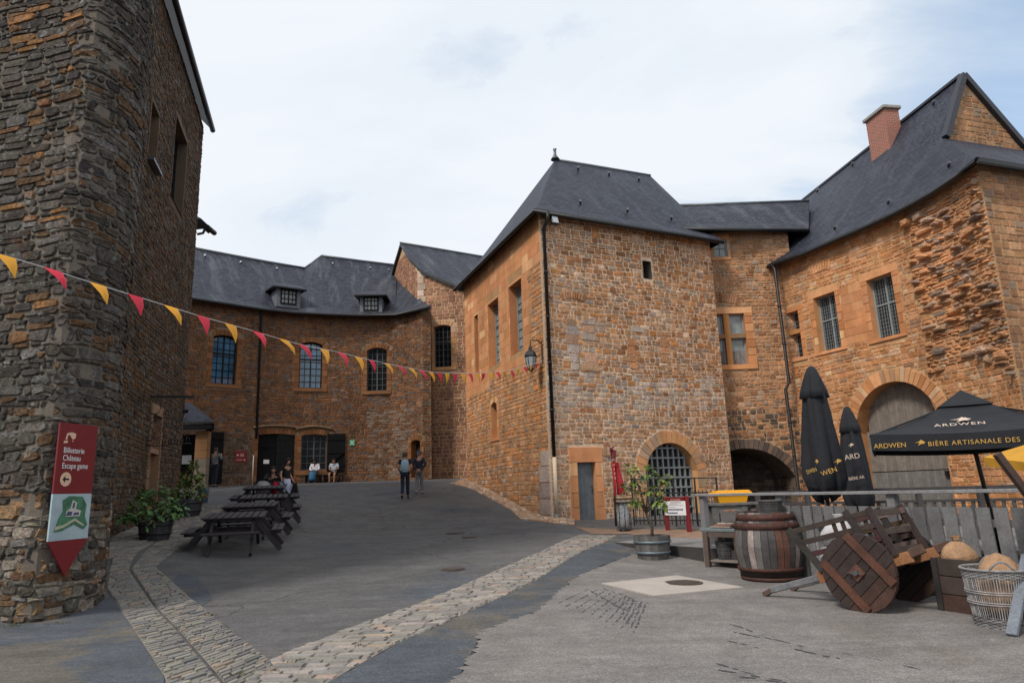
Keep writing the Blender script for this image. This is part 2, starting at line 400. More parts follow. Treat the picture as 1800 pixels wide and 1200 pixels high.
def backing(mb, W, vb, vtop, ops, col, brk=(), m=0, off=0.0):
    us = set([0.0, W.L]) | set(W.U) | set(b for b in brk if 0 < b < W.L)
    for o in ops:
        us |= {o.u0, o.u1}
        if o.rise > 0: us |= {o.u0 + (o.u1 - o.u0) * k / 12 for k in range(13)}
    us = sorted(u for u in us if -1e-6 <= u <= W.L + 1e-6)
    us = [u for i, u in enumerate(us) if i == 0 or u - us[i - 1] > 1e-4]
    vt = vtop if callable(vtop) else (lambda u: vtop)
    for a, b in zip(us, us[1:]):
        mid = (a + b) / 2; spans = []; lo = vb
        for o in sorted([o for o in ops if o.u0 < mid < o.u1], key=lambda o: o.v0):
            spans.append(((lo, lo), (o.v0, o.v0))); lo = None
            ta, tb = (o.top_at(a), o.top_at(b)) if o.rise > 0 else (o.v1, o.v1)
            spans.append(((ta, tb), None))
        res = []; cur = (vb, vb)
        for o in sorted([o for o in ops if o.u0 < mid < o.u1], key=lambda o: o.v0):
            if o.v0 > max(cur): res.append((cur, (o.v0, o.v0)))
            cur = (o.top_at(a), o.top_at(b))
        res.append((cur, (vt(a), vt(b))))
        for (l0, l1), (t0, t1) in res:
            if t0 - l0 < 1e-4 and t1 - l1 < 1e-4: continue
            mb.poly([W.pt(a, l0, off), W.pt(b, l1, off), W.pt(b, t1, off), W.pt(a, t0, off)], m, col)
def masonry(mb, W, u0, u1, v0, v1, ops, pal, rows=(.14, .3), lens=(.2, .5), gap=.015, pr=(.012, .035), split=.35, jit=.008, cut=.02,
            vtop=None, accept=None, m=1, fine=True, wob=.0, inset=.018, base=0.0):
    ph = random.random() * 9; v = v0
    palf = pal if callable(pal) else (lambda u, v: pal)
    vt = vtop if callable(vtop) else None
    while v < v1 - .03:
        h = min(random.uniform(*rows), v1 - v)
        if v1 - v - h < rows[0] * .5: h = v1 - v
        u = u0 + (0 if random.random() < .5 else -random.uniform(0, lens[0]))
        while u < u1 - .02:
            L = random.uniform(*lens) * (1 if random.random() < .8 else .6); L = min(L, u1 - u) if u1 - u - L > lens[0] * .4 else u1 - u
            ua, ub = max(u, u0), u + L; u += L
            if ub - ua < .05: continue
            cells = [(ua, ub, v, v + h)]
            if h > .16 and random.random() < split:
                k = v + h * random.uniform(.35, .65); um = ua + (ub - ua) * random.uniform(.35, .65)
                cells = [(ua, ub, v, k), (ua, ub, k, v + h)] if random.random() < .5 else [(ua, ub, v, k), (ua, um, k, v + h), (um, ub, k, v + h)]
            for (a, b, c, d) in cells:
                g = gap / 2; a += g; b -= g; c += g; d -= g
                parts = [(a, b)]
                for o in ops:
                    hw = max(o.half(c, o.side, o.top, o.bot), o.half(d, o.side, o.top, o.bot), o.half((c + d) / 2, o.side, o.top, o.bot))
                    if hw < 0: continue
                    l, r_ = o.uc - hw, o.uc + hw; np_ = []
                    for (p, q) in parts:
                        if q <= l or p >= r_: np_.append((p, q)); continue
                        if l - p > .05: np_.append((p, l - g))
                        if q - r_ > .05: np_.append((r_ + g, q))
                    parts = np_
                for (p, q) in parts:
                    d2 = d
                    if vt:
                        t = min(vt(p), vt(q))
                        if t < c + .04: continue
                        d2 = min(d, t - g)
                    if d2 - c < .035 or q - p < .04: continue
                    if accept and not accept((p + q) / 2, (c + d2) / 2): continue
                    wb = wob * math.sin(p * .9 + c * .7 + ph)
                    stone_rect(mb, W, p, q, c + wb, d2 + wb, random.uniform(*pr), pick(palf((p + q) / 2, (c + d2) / 2)), jit, cut, m, inset, fine, base)
        v += h
def surround(mb, W, o, pal, m=2, side=None, qh=.32, arch_n=None, sill=True, lintel=True, pr=.03):
    """dressed blocks round an opening, lintel or voussoirs, and the reveals behind them"""
    side = side or o.side
    spring = o.v1 - o.rise
    v = o.v0; k = 0
    while v < spring - .05:
        h = qh * random.uniform(.85, 1.15)
        if spring - v - h < qh * .4: h = spring - v
        wdt = side * (.72 if k % 2 else 1.0) - .012
        for sg in (-1, 1):
            a, b = (o.u0 - wdt, o.u0) if sg < 0 else (o.u1, o.u1 + wdt)
            stone_rect(mb, W, a, b, v + .006, v + h - .006, pr, pick(pal), .002, .006, m, .008, False)
            if k % 2 and side - wdt > .06:
                a2, b2 = (o.u0 - side + .01, o.u0 - wdt - .01) if sg < 0 else (o.u1 + wdt + .01, o.u1 + side - .01)
                stone_rect(mb, W, a2, b2, v + .01, v + h - .01, pr * .6, pick(pal), .004, .01, m, .01, False)
        v += h; k += 1
    if o.rise > 0:
        a0 = math.asin(min(1, o.hw / o.R)); n = arch_n or max(5, int(2 * a0 * o.R / .3)); th = o.top
        for i in range(n):
            t0 = -a0 + 2 * a0 * i / n + .006 / o.R; t1 = -a0 + 2 * a0 * (i + 1) / n - .006 / o.R
            P = [(o.uc + math.sin(t) * r_, o.cv + math.cos(t) * r_) for t, r_ in ((t0, o.R), (t1, o.R), (t1, o.R + th * random.uniform(.9, 1.05)), (t0, o.R + th * random.uniform(.9, 1.05)))]
            stone_poly(mb, W, P, pr, pick(pal), m, .008, False)
    elif lintel:
        stone_rect(mb, W, o.u0 - side + .01, o.u1 + side - .01, o.v1, o.v1 + o.top - .012, pr, pick(pal), .003, .008, m, .01, False)
    if sill and o.bot > .05:
        stone_rect(mb, W, o.u0 - side + .01, o.u1 + side - .01, o.v0 - o.bot + .012, o.v0, pr + .025, pick(pal), .003, .008, m, .01, False)
    D = -o.depth; f = pr
    def q(pts, c): mb.poly(pts, m, c)
    c = pick(pal)
    q([W.pt(o.u0, o.v0, f), W.pt(o.u0, o.v0, D), W.pt(o.u0, spring, D), W.pt(o.u0, spring, f)][::-1], c)
    q([W.pt(o.u1, o.v0, f), W.pt(o.u1, o.v0, D), W.pt(o.u1, spring, D), W.pt(o.u1, spring, f)], c)
    q([W.pt(o.u0, o.v0, f), W.pt(o.u1, o.v0, f), W.pt(o.u1, o.v0, D), W.pt(o.u0, o.v0, D)], c)
    N = 12 if o.rise > 0 else 1
    for i in range(N):
        a = o.u0 + (o.u1 - o.u0) * i / N; b = o.u0 + (o.u1 - o.u0) * (i + 1) / N
        q([W.pt(a, o.top_at(a), f), W.pt(a, o.top_at(a), D), W.pt(b, o.top_at(b), D), W.pt(b, o.top_at(b), f)], c)
def wbox(mb, W, u0, u1, v0, v1, f0, f1, m=0, col=(1, 1, 1)):
    """box in wall coordinates between offsets f0 (back) and f1 (front)"""
    P = [W.pt(u, v, f) for f in (f0, f1) for v in (v0, v1) for u in (u0, u1)]
    mb.mesh(P, [(0, 2, 3, 1), (4, 5, 7, 6), (0, 1, 5, 4), (2, 6, 7, 3), (0, 4, 6, 2), (1, 3, 7, 5)], m, col)
def pane_poly(mb, W, o, off, m=0):
    if o.rise <= 0: mb.poly([W.pt(o.u0, o.v0, off), W.pt(o.u1, o.v0, off), W.pt(o.u1, o.v1, off), W.pt(o.u0, o.v1, off)], m)
    else:
        N = 12; P = [W.pt(o.u0, o.v0, off), W.pt(o.u1, o.v0, off)]
        P += [W.pt(o.u1 - (o.u1 - o.u0) * i / N, o.top_at(o.u1 - (o.u1 - o.u0) * i / N), off) for i in range(N + 1)]
        mb.poly(P, m)
def window(W, o, parent, cols=2, rows=2, frame=None, glass=None, fw=.06, mw=.025, mull=None, trans=None, off=None, name='window', leads=None):
    """a window part of a building with its pane as sub-part; mull/trans: heavy bars at fractions; leads: fine grid (nu, nv)"""
    frame = frame or M['frame_grey']; glass = glass or M['glass']
    off = -o.depth + .04 if off is None else off
    mb = MB(); a, b, c, d = o.u0, o.u1, o.v0, o.v1
    wbox(mb, W, a, a + fw, c, d - o.rise, off - .03, off + .03); wbox(mb, W, b - fw, b, c, d - o.rise, off - .03, off + .03)
    wbox(mb, W, a + fw, b - fw, c, c + fw, off - .03, off + .028)
    N = 8 if o.rise > 0 else 1
    for i in range(N):
        p = a + (b - a) * i / N; q = a + (b - a) * (i + 1) / N; t = min(o.top_at(p), o.top_at(q)); t2 = max(o.top_at(p), o.top_at(q))
        wbox(mb, W, p, q, t - fw, t2, off - .029, off + .027)
    tp = lambda u: o.top_at(u) - fw * .5
    for fr in (mull or []):
        x = a + (b - a) * fr; wbox(mb, W, x - fw * .55, x + fw * .55, c + fw, tp(x), off - .025, off + .035)
    for fr in (trans or []):
        y = c + (d - c) * fr; wbox(mb, W, a + fw, b - fw, y - fw * .5, y + fw * .5, off - .024, off + .033)
    for i in range(1, cols):
        x = a + (b - a) * i / cols
        if any(abs(x - (a + (b - a) * fr)) < fw for fr in (mull or [])): continue
        wbox(mb, W, x - mw / 2, x + mw / 2, c + fw, tp(x), off - .012, off + .015)
    for j in range(1, rows):
        y = c + (d - c) * j / rows
        if any(abs(y - (c + (d - c) * fr)) < fw for fr in (trans or [])): continue
        if o.rise > 0 and y > d - o.rise:
            h_ = o.half(y); wbox(mb, W, o.uc - h_, o.uc + h_, y - mw / 2, y + mw / 2, off - .01, off + .013)
        else: wbox(mb, W, a + fw, b - fw, y - mw / 2, y + mw / 2, off - .01, off + .013)
    f = mb.build(name, frame, parent)
    g = MB(); pane_poly(g, W, o, off - .02); g.build('pane', glass, f)
    return f
def drainpipe(parent, pts, r=.055, name='drainpipe'):
    mb = MB(); mb.tube(pts, r, 10)
    P = [Vector(p) for p in pts]
    for a, b in zip(P, P[1:]):
        L = (b - a).length; k = int(L / 1.8)
        for i in range(1, k + 1):
            c = a.lerp(b, i / (k + 1)); d = (b - a).normalized(); mb.tube([c - d * .03, c + d * .03], r * 1.25, 10)
    return mb.build(name, M['iron'], parent)
def roof_strip(mb, rows, m=0, thick=.1, flip=False):
    """loft slate surface through rows of points (eave first), uv in metres; adds a soffit"""
    n = len(rows[0]); acc = [[0.0] * n]
    for r0, r1 in zip(rows, rows[1:]): acc.append([acc[-1][i] + (Vector(r1[i]) - Vector(r0[i])).length for i in range(n)])
    us = [0.0]
    for a, b in zip(rows[0], rows[0][1:]): us.append(us[-1] + (Vector(b) - Vector(a)).length)
    for j in range(len(rows) - 1):
        for i in range(n - 1):
            P = [rows[j][i], rows[j][i + 1], rows[j + 1][i + 1], rows[j + 1][i]]
            # u measured in the plane of each course so slates stay the same width
            base = Vector(rows[0][i]); d = (Vector(rows[0][i + 1]) - base).normalized() if i < n - 1 else None
            UV = [(us[i] + (Vector(p) - base).dot(d), acc[jj][ii]) for p, (jj, ii) in zip(P, ((j, i), (j, i + 1), (j + 1, i + 1), (j + 1, i)))]
            if (Vector(P[2]) - Vector(P[3])).length < 1e-5: P = P[:3]; UV = UV[:3]
            for T in ((0, 1, 2), (0, 2, 3))[:len(P) - 2]:
                mb.poly([P[q] for q in T], m, (1, 1, 1), [UV[q] for q in T])
                mb.poly([Vector(P[q]) - Vector((0, 0, thick)) for q in T[::-1]], 1)
    for j in range(len(rows) - 1):
        for i in (0, n - 1):
            a, b = Vector(rows[j][i]), Vector(rows[j + 1][i]); t = Vector((0, 0, thick))
            mb.poly([a, b, b - t, a - t], 1)
    for i in range(n - 1):
        for r_ in (rows[0], rows[-1]):
            a, b = Vector(r_[i]), Vector(r_[i + 1]); t = Vector((0, 0, thick))
            if (a - b).length > 1e-4: mb.poly([a, b, b - t, a - t], 1)
# ------------------------------------------------------------------ stone palettes (base colours)
P_B = [(3, (.36, .19, .085)), (3, (.42, .26, .14)), (2, (.30, .21, .14)), (.8, (.32, .27, .21)), (.6, (.55, .43, .30)), (1, (.24, .125, .06)), (.8, (.44, .22, .08))]
P_BLOW = [(3, (.42, .27, .155)), (1.3, (.36, .28, .2)), (1.6, (.36, .22, .125)), (1, (.5, .38, .26)), (1, (.36, .19, .085)), (.6, (.25, .22, .19))]
P_GREY = [(3, (.36, .32, .265)), (1, (.31, .275, .235)), (1, (.42, .37, .3))]
P_ASH = [(4, (.47, .235, .105)), (2, (.49, .27, .13)), (1, (.41, .2, .085)), (.6, (.62, .38, .19))]
P_ASHG = [(3, (.46, .26, .12)), (2, (.42, .28, .16)), (1, (.36, .27, .18))]
P_BL = [(3, (.42, .24, .115)), (2, (.34, .2, .1)), (2, (.47, .29, .155)), (1, (.3, .22, .15)), (1, (.5, .22, .075))]
P_C = [(3, (0.173, 0.0864, 0.0437)), (2, (0.2162, 0.1045, 0.0476)), (2, (0.1297, 0.0757, 0.0476)), (1.3, (0.1369, 0.1081, 0.0913)), (0.6, (0.2594, 0.1441, 0.0795))]
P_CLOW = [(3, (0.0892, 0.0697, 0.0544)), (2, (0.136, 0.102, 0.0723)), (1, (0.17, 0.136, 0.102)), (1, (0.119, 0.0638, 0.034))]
P_CPALE = [(3, (0.2295, 0.187, 0.1445)), (2, (0.204, 0.1445, 0.102)), (1, (0.17, 0.0935, 0.051))]
P_CASH = [(3, (0.2133, 0.0969, 0.0397)), (2, (0.2384, 0.1195, 0.0541)), (1, (0.1694, 0.0807, 0.0361))]
P_D = [(3, (.27, .145, .09)), (2, (.33, .19, .115)), (1, (.23, .135, .09)), (.7, (.38, .22, .12))]
P_A = [(3, (0.1211, 0.1109, 0.0994)), (3, (0.0926, 0.0803, 0.0703)), (1.6, (0.1497, 0.0918, 0.0538)), (1, (0.171, 0.1645, 0.1573)), (1.3, (0.0712, 0.065, 0.0621))]
P_A2 = [(3, (0.1364, 0.0962, 0.0648)), (3, (0.1148, 0.0851, 0.0648)), (1.5, (0.1579, 0.0851, 0.0419)), (1, (0.1436, 0.1295, 0.1143)), (1, (0.0718, 0.0592, 0.0495))]
P_F = [(3, (.5, .28, .135)), (3, (.46, .26, .13)), (2, (.42, .21, .09)), (1.2, (.5, .36, .22)), (.8, (.34, .22, .13))]
P_E = [(3, (.40, .23, .12)), (3, (.34, .2, .105)), (1.2, (.3, .23, .165)), (1, (.44, .3, .18)), (1, (.24, .13, .065))]
P_G = [(3, (.33, .19, .095)), (2, (.28, .165, .09)), (1, (.38, .24, .13)), (1, (.26, .2, .14))]
P_DARK = [(2, (.11, .09, .07)), (1, (.15, .11, .08)), (1, (.08, .07, .06))]
M['glass_dark'] = mat('dark_window_glass', (.008, .009, .01), .3, spec=.15)
MW = [M['mortar'], M['stone'], M['ashlar']]
def hidden_box(mb, pts, z0, z1, col, m=0):
    """the plain outer faces on the sides the courtyard does not show"""
    for a, b in zip(pts, pts[1:]): mb.poly([(a[0], a[1], z0), (b[0], b[1], z0), (b[0], b[1], z1), (a[0], a[1], z1)], m, col)
def gutter(parent, pts, r=.07, name='gutter'):
    mb = MB(); mb.tube(pts, r, 8); return mb.build(name, M['iron'], parent)
# ================================================================== hipped tower house in the middle
K = (1.05, 22.0); L = (-2.12, 30.2); Rr = (7.87, 25.41); ZB = 10.83
far = (L[0] + Rr[0] - K[0], L[1] + Rr[1] - K[1])
tb = empty('tower_house', (K[0], K[1], .4), 0, 'square stone tower house with steep hipped slate roof and finial', 'building')
WL = Wall([L, K]); WR = Wall([K, Rr])
w3 = Op(WL.rect(896, 495, 918.5, 620), 0, .1, .1, .05, .42); w2 = Op(WL.rect(858.5, 528, 877.5, 642), 0, .1, .1, .05, .42)
w1 = Op(WL.rect(835, 553, 841, 657), 0, .1, .1, .05, .42); w0 = Op(WL.rect(864, 706, 874, 769), .12, .22, .2, .15, .4)
opsL = [w3, w2, w1, w0]
mL = MB(); CB = (.70, .52, .37)
backing(mL, WL, .2, ZB, opsL, (.46, .26, .13))
bl = [WL.hit(x, y) for x, y in ((827, 697), (857, 686), (862, 668), (900, 652), (952, 646))]
def vb_(u): return float(np.interp(u, [b[0] for b in bl], [b[1] for b in bl]))
cz = WL.hit(945, 462)[1]
ash = lambda u, v: v > vb_(u) and not (u > WL.L - .85 - .25 * (int(v / .32) % 2) and v < cz)
VAR[0] = .06
masonry(mL, WL, 0, WL.L, .2, ZB, opsL, P_ASH, (.3, .36), (.55, 1.0), .007, (.002, .006), 0, .001, .004, m=2, fine=False, accept=ash, inset=.004)
VAR[0] = .12
masonry(mL, WL, 0, WL.L, .2, ZB, opsL, lambda u, v: P_BL if v > 2.6 else P_BLOW if random.random() < .4 else P_BL, (.11, .2), (.18, .42), .014, (.008, .026), .2, accept=lambda u, v: not ash(u, v), wob=.02)
for o in (w3, w2, w1): surround(mL, WL, o, P_ASH, sill=False, pr=.006)
surround(mL, WL, w0, P_ASH, arch_n=3, pr=.012)
# stone quoins at the foot of the corner
for W_, u0, u1 in ((WL, WL.L - .75, WL.L),):
    v = .2
    while v < 2.5:
        stone_rect(mL, W_, u0 + random.uniform(-.12, .12), u1, v + .01, v + .5, .04, pick(P_GREY), .004, .012, 1, .012, False); v += .51
mL.build('wall', MW, tb)
mR = MB()
door = Op(WR.rect(1016.5, 812, 1048.5, 921), 0, .3, .5, 0, .22)
gate = Op(WR.rect(1136, 778, 1227, 926), 0, .38, .42, 0, .45); gate = Op((gate.u0, gate.u1, gate.v0, gate.v1), gate.hw * .86, .38, .45, 0, .45)
slit = Op(WR.rect(1131, 459, 1144, 490), 0, .06, .1, .06, .5)
opsR = [door, gate, slit]
backing(mR, WR, .2, ZB, opsR, CB)
pa = WR.rect(998, 560, 1016, 650); pb = WR.rect(1024, 562, 1048, 652)
gr = WR.hit(1150, 690)[1]
patch = [(WR.rect(998, 555, 1047, 652))]
def palR(u, v):
    a, b, c, d = patch[0]
    if a < u < b and c < v < d: return P_GREY if random.random() < .45 else P_ASHG
    if v > gr + 2.6: return P_B
    if abs(v - gr) < .55 and random.random() < .55: return P_GREY
    return P_BLOW if v < gr else (P_B if random.random() < .8 else P_BLOW)
masonry(mR, WR, 0.06, WR.L, .2, ZB, opsR, palR, (.10, .22), (.14, .42), .024, (.008, .03), .42, wob=.035, jit=.013, cut=.028)
surround(mR, WR, door, P_ASH, side=.3, qh=.5, sill=False, pr=.035)
surround(mR, WR, gate, P_ASHG, side=.38, qh=.34, arch_n=17, sill=False, pr=.03)
surround(mR, WR, slit, P_DARK, sill=False, lintel=False, pr=.006)
TINT[:] = [1.34, 1.20, 1.20]
# relieving arches of old stone over two filled openings
def fan(mb, W, px, py, rad, a0, a1, n, th, pal):
    uc, vc = W.hit(px, py)
    for i in range(n):
        t0 = a0 + (a1 - a0) * i / n; t1 = a0 + (a1 - a0) * (i + .82) / n
        stone_poly(mb, W, [(uc + math.sin(t) * r_, vc + math.cos(t) * r_) for t, r_ in ((t0, rad), (t1, rad), (t1, rad + th), (t0, rad + th))], .045, pick(pal), 1, .01, True)
for x0, x1, y0, y1, pal in ((998, 1015, 560, 650, [(3, (.42, .38, .32)), (1, (.36, .25, .16))]), (1025, 1048, 562, 652, [(2, (.5, .33, .21)), (1, (.44, .38, .3))]), (1105, 1117, 586, 648, [(1, (.5, .27, .13))]), (1162, 1175, 596, 652, [(1, (.48, .27, .14))]), (1112, 1130, 572, 584, [(1, (.44, .4, .33))])):
    a_, b_, c_, d_ = WR.rect(x0, y0, x1, y1); v = c_
    while v < d_ - .08:
        h = random.uniform(.2, .34); h = min(h, d_ - v); (random.random() < .78) and stone_rect(mR, WR, a_ + random.uniform(-.1, .06), b_ + random.uniform(-.03, .06), v + .008, v + h - .008, .012, tuple(x * .84 for x in pick(pal)), .012, .02, 1, .012, True, .022); v += h
fan(mR, WR, 1246, 838, .55, -.5, .5, 8, .3, P_BLOW); fan(mR, WR, 1010, 575, 1.0, -.45, .45, 10, .26, P_B)
hidden_box(mR, [Rr, far, L], .2, ZB, (.36, .22, .12))
# rubble on the short return beyond the right corner
WE = Wall([Rr, ((Rr[0] * .6 + far[0] * .4), (Rr[1] * .6 + far[1] * .4))])
masonry(mR, WE, 0.02, WE.L, .2, ZB, [], P_B, (.16, .3), (.2, .5), .02, (.01, .03), .3)
mR.build('wall', MW, tb)
# tall windows of the left face
window(WL, w3, tb, 3, 8, M['frame_grey'], M['glass_pale'], .05, .02, trans=[.66], off=-.34)
window(WL, w2, tb, 3, 8, M['frame_grey'], M['glass_pale'], .05, .02, trans=[.66], off=-.34)
window(WL, w1, tb, 1, 6, M['frame_dark'], M['glass'], .04, .02, trans=[.66], off=-.34)
window(WL, w0, tb, 2, 4, M['frame_grey'], M['glass_pale'], .03, .015, off=-.3)
window(WR, slit, tb, 2, 1, M['frame_dark'], M['dark'], .03, .02, off=-.4)
# grey plank door
mb = MB(); n = 6
for i in range(n):
    a = door.u0 + (door.u1 - door.u0) * i / n; b = door.u0 + (door.u1 - door.u0) * (i + 1) / n
    k = random.uniform(.85, 1.1); wbox(mb, WR, a + .002, b - .002, door.v0, door.v1, -.2, -.16 + random.uniform(0, .006), 0, (.15 * k, .17 * k, .185 * k))
dd = mb.build('door', M['grey_wood'], tb)
mb = MB(); uh = door.u1 - .08; mb.tube([WR.pt(uh, 1.35, -.16), WR.pt(uh, 1.37, -.1), WR.pt(uh, 1.55, -.1), WR.pt(uh, 1.57, -.16)], .012, 6); mb.build('handle', M['iron'], dd)
# lattice gate with boards behind
mb = MB(); gg = gate; nb = 9
for i in range(nb + 1):
    u = gg.u0 + .05 + (gg.u1 - gg.u0 - .1) * i / nb; wbox(mb, WR, u - .03, u + .03, gg.v0, gg.top_at(u), -.33, -.27)
z = gg.v0 + .3; j = 0
while z < gg.v1 - .1:
    h_ = gg.half(z); wbox(mb, WR, gg.uc - h_, gg.uc + h_, z - .028, z + .028, -.30, -.255); z += .34
go = mb.build('gate', M['frame_grey'], tb)
mb = MB(); nb = 14
for i in range(nb):
    a = gg.u0 + (gg.u1 - gg.u0) * i / nb; b = gg.u0 + (gg.u1 - gg.u0) * (i + 1) / nb; k = random.uniform(.7, 1.2)
    wbox(mb, WR, a, b - .006, gg.v0, min(gg.top_at(a), gg.top_at(b)), -.43, -.4, 0, (.035 * k, .033 * k, .036 * k))
mb.build('gate_boards', M['grey_wood'], go)
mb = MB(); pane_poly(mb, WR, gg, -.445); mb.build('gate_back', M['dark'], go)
# roof
def off_pt(p, q, o): 
    return (p[0] + o * q[0], p[1] + o * q[1])
ov = .38
cen = Vector(((K[0] + far[0]) / 2, (K[1] + far[1]) / 2, 0))
def over(p, o=ov):
    d = (Vector((p[0], p[1], 0)) - cen).normalized(); q = Vector((p[0], p[1], 0)) + d * o * 1.35; return q
eK, eL, eR, eF = [over(p) for p in (K, L, Rr, far)]
ez = ZB - .08
for e in (eK, eL, eR, eF): e.z = ez
A1 = at_y(976, 281, 27.2); B1 = at_y(1143, 309, 29.0); B1.z = A1.z = (A1.z + B1.z) / 2
A1 = at_z(976, 281, A1.z); B1 = at_z(1143, 309, B1.z)
kk = lambda e, t, f=.16: e.lerp(t, f) - Vector((0, 0, .22))
mb = MB(); T1 = [(eL, eK, A1, A1), (eK, eR, B1, A1), (eR, eF, B1, B1), (eF, eL, A1, B1)]
for a, b, tb2, ta in T1:
    roof_strip(mb, [[a, b], [kk(a, ta), kk(b, tb2)], [ta, tb2]])
ro = mb.build('roof', [M['slate_new'], M['iron']], tb)
mb = MB(); mb.tube([A1 + Vector((0, 0, .0)), B1], .07, 8); mb.tube([A1, A1 + Vector((0, 0, .12)), A1 + Vector((0, 0, .2)), A1 + Vector((0, 0, .42)), A1 + Vector((0, 0, .5))], [.2, .13, .07, .055, .09], 10)
mb.build('finial', M['zinc'], ro)
def snow_hook(par, p):
    mb = MB(); mb.tube([p, p + Vector((0, -.03, .1)), p + Vector((0, -.12, .13))], [.035, .05, .06], 6); mb.build('roof_hook', M['zinc'], par)
for f in (.22, .5, .78):
    for t_ in (.1, .8): 
        p = kk(eK, A1).lerp(kk(eR, B1), f).lerp(A1.lerp(B1, f), t_); snow_hook(ro, p + Vector((.02, -.03, .02)))
gutter(tb, [eL + Vector((0, 0, -.1)), eK + Vector((0, 0, -.1)), eR + Vector((0, 0, -.1))], .085)
nB = Vector(((Rr[1] - K[1]), -(Rr[0] - K[0]), 0)).normalized(); tB = Vector((Rr[0] - K[0], Rr[1] - K[1], 0)).normalized()
kp = Vector((K[0], K[1], 0)) + tB * .14 + nB * .09
pt_ = lambda z, e=0.0: Vector((kp.x + nB.x * e, kp.y + nB.y * e, z))
drainpipe(tb, [pt_(10.72, .3), pt_(10.45, .3), pt_(10.2, 0), pt_(2.45, 0)], .06)
mb = MB(); mb.tube([pt_(2.5), pt_(.75)], .068, 10); mb.tube([pt_(.75), pt_(.38)], .085, 10, col=(.25, .3, .33)); mb.build('pipe_guard', mat('cream_pipe', (.62, .5, .36), .5, attr=True), tb)
# ================================================================== ivy-free gabled house behind on the left
tD = empty('gabled_house', (-3, 37, 2.2), 0, 'gabled brown stone house with one barred window, between wing and tower house', 'building')
_q = at_y(734, 500, 38.3); _g = at_y(692, 480, 43.2)
WD = Wall([(_g.x, 43.2), (_q.x, 38.3), (.9, 37.4)])
rk = [WD.hit(x, y) for x, y in ((690, 498), (697, 467), (708, 431), (724, 457), (741, 480), (775, 495), (815, 511), (850, 526))]
def vtD(u): return float(np.interp(u, [r[0] for r in rk], [r[1] for r in rk]))
dw = Op(WD.rect(762.5, 571, 793, 645), .12, .32, .3, .2, .3)
mb = MB(); backing(mb, WD, 1.6, vtD, [dw], (.56, .38, .24), brk=[r[0] for r in rk])
masonry(mb, WD, 0, WD.L, 1.6, 16.2, [dw], P_D, (.16, .24), (.24, .46), .03, (.012, .03), .12, vtop=vtD, jit=.008)
surround(mb, WD, dw, P_ASHG, arch_n=7, pr=.03)
q0 = WD.U[1]; v = WD.hit(735, 532)[1]; k = 0
while v < WD.hit(735, 478)[1] - .2:
    stone_rect(mb, WD, q0 + .0, q0 + .38 + (0 if k % 2 else .12), v, v + .37, .05, pick([(1, (.5, .42, .33)), (1, (.42, .34, .26))]), .004, .01, 2, .01, False); v += .38; k += 1
mb.build('wall', MW, tD)
window(WD, dw, tD, 4, 7, M['frame_mid'], M['glass_dark'], .06, .03, mull=[.5], trans=[.62])
ap = WD.pt(rk[2][0], rk[2][1] + .12, .18); far_r = at_z(846, 451, ap.z); g = far_r - ap; g = g.normalized() * 9
rp = [WD.pt(r[0], r[1] + .12, .18) for r in rk]
mb = MB(); roof_strip(mb, [[p, p + g] for p in rp[:1:-1]], thick=.16)
roof_strip(mb, [[p + g, p] for p in rp[:3]], thick=.16)
rD = mb.build('roof', [M['slate_old'], M['iron']], tD)
mb = MB(); mb.tube([ap + Vector((0, 0, .03)), ap + g], .08, 8); mb.build('ridge_cap', M['zinc'], rD)
# ================================================================== long curved wing at the back
ZC = 11.5
TINT[:] = [1.08, .99, 1.0]
tC = empty('courtyard_wing', (-9, 37, 2.2), 0, 'long curved brown stone wing with slate roof and two dormers', 'building')
pc = [at_z(x, y, ZC) for x, y in ((342, 525), (400, 534), (459, 543), (515, 549), (570, 552), (635, 554), (700, 553))]
pc = [(-20.5, 28.5)] + [(p.x, p.y) for p in pc] + [(-4.42, 36.1), (-4.62, 38.2)]
WC = Wall(pc, 1)
a1 = Op(WC.rect(373, 589, 416, 675), .12, .3, .28, .2, .3); a2 = Op(WC.rect(526, 601, 566, 682), .16, .3, .28, .2, .3); a3 = Op(WC.rect(645, 611, 680, 687), .16, .3, .28, .2, .3)
b1 = Op(WC.rect(452, 762, 517, 856), .08, .25, .3, 0, .3); b2 = Op(WC.rect(529, 763, 574, 826), .09, .28, .3, .25, .3); b3 = Op(WC.rect(723.5, 773, 739, 838), .1, .28, .3, 0, .4)
opsC = [a1, a2, a3, b1, b2, b3]
mb = MB(); backing(mb, WC, 1.5, ZC + .1, opsC, (.24, .16, .1))
gl = WC.hit(460, 762)
def palC(u, v):
    if u < gl[0] and v < gl[1] + random.uniform(-.4, .4): return P_CLOW
    if u < WC.hit(600, 760)[0] and v < 3.2: return P_CLOW if random.random() < .5 else P_C
    ug = WC.hit(690, 740)[0]
    if abs(u - ug) < 1.4 and v < 6.0 and random.random() < .6: return P_CPALE
    return P_C
_ug = WC.hit(690, 740)[0]; _ur = WC.hit(600, 760)[0]
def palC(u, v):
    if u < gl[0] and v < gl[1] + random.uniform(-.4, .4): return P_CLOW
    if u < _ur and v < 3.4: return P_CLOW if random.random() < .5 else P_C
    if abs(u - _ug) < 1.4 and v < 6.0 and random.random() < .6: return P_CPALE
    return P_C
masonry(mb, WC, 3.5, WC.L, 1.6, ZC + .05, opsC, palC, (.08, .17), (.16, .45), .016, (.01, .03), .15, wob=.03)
for o in (a1, a2, a3, b3): surround(mb, WC, o, P_CASH, arch_n=7, pr=.035)
surround(mb, WC, b2, P_CASH, arch_n=9, pr=.04); surround(mb, WC, b1, P_CASH, arch_n=9, sill=False, pr=.03)
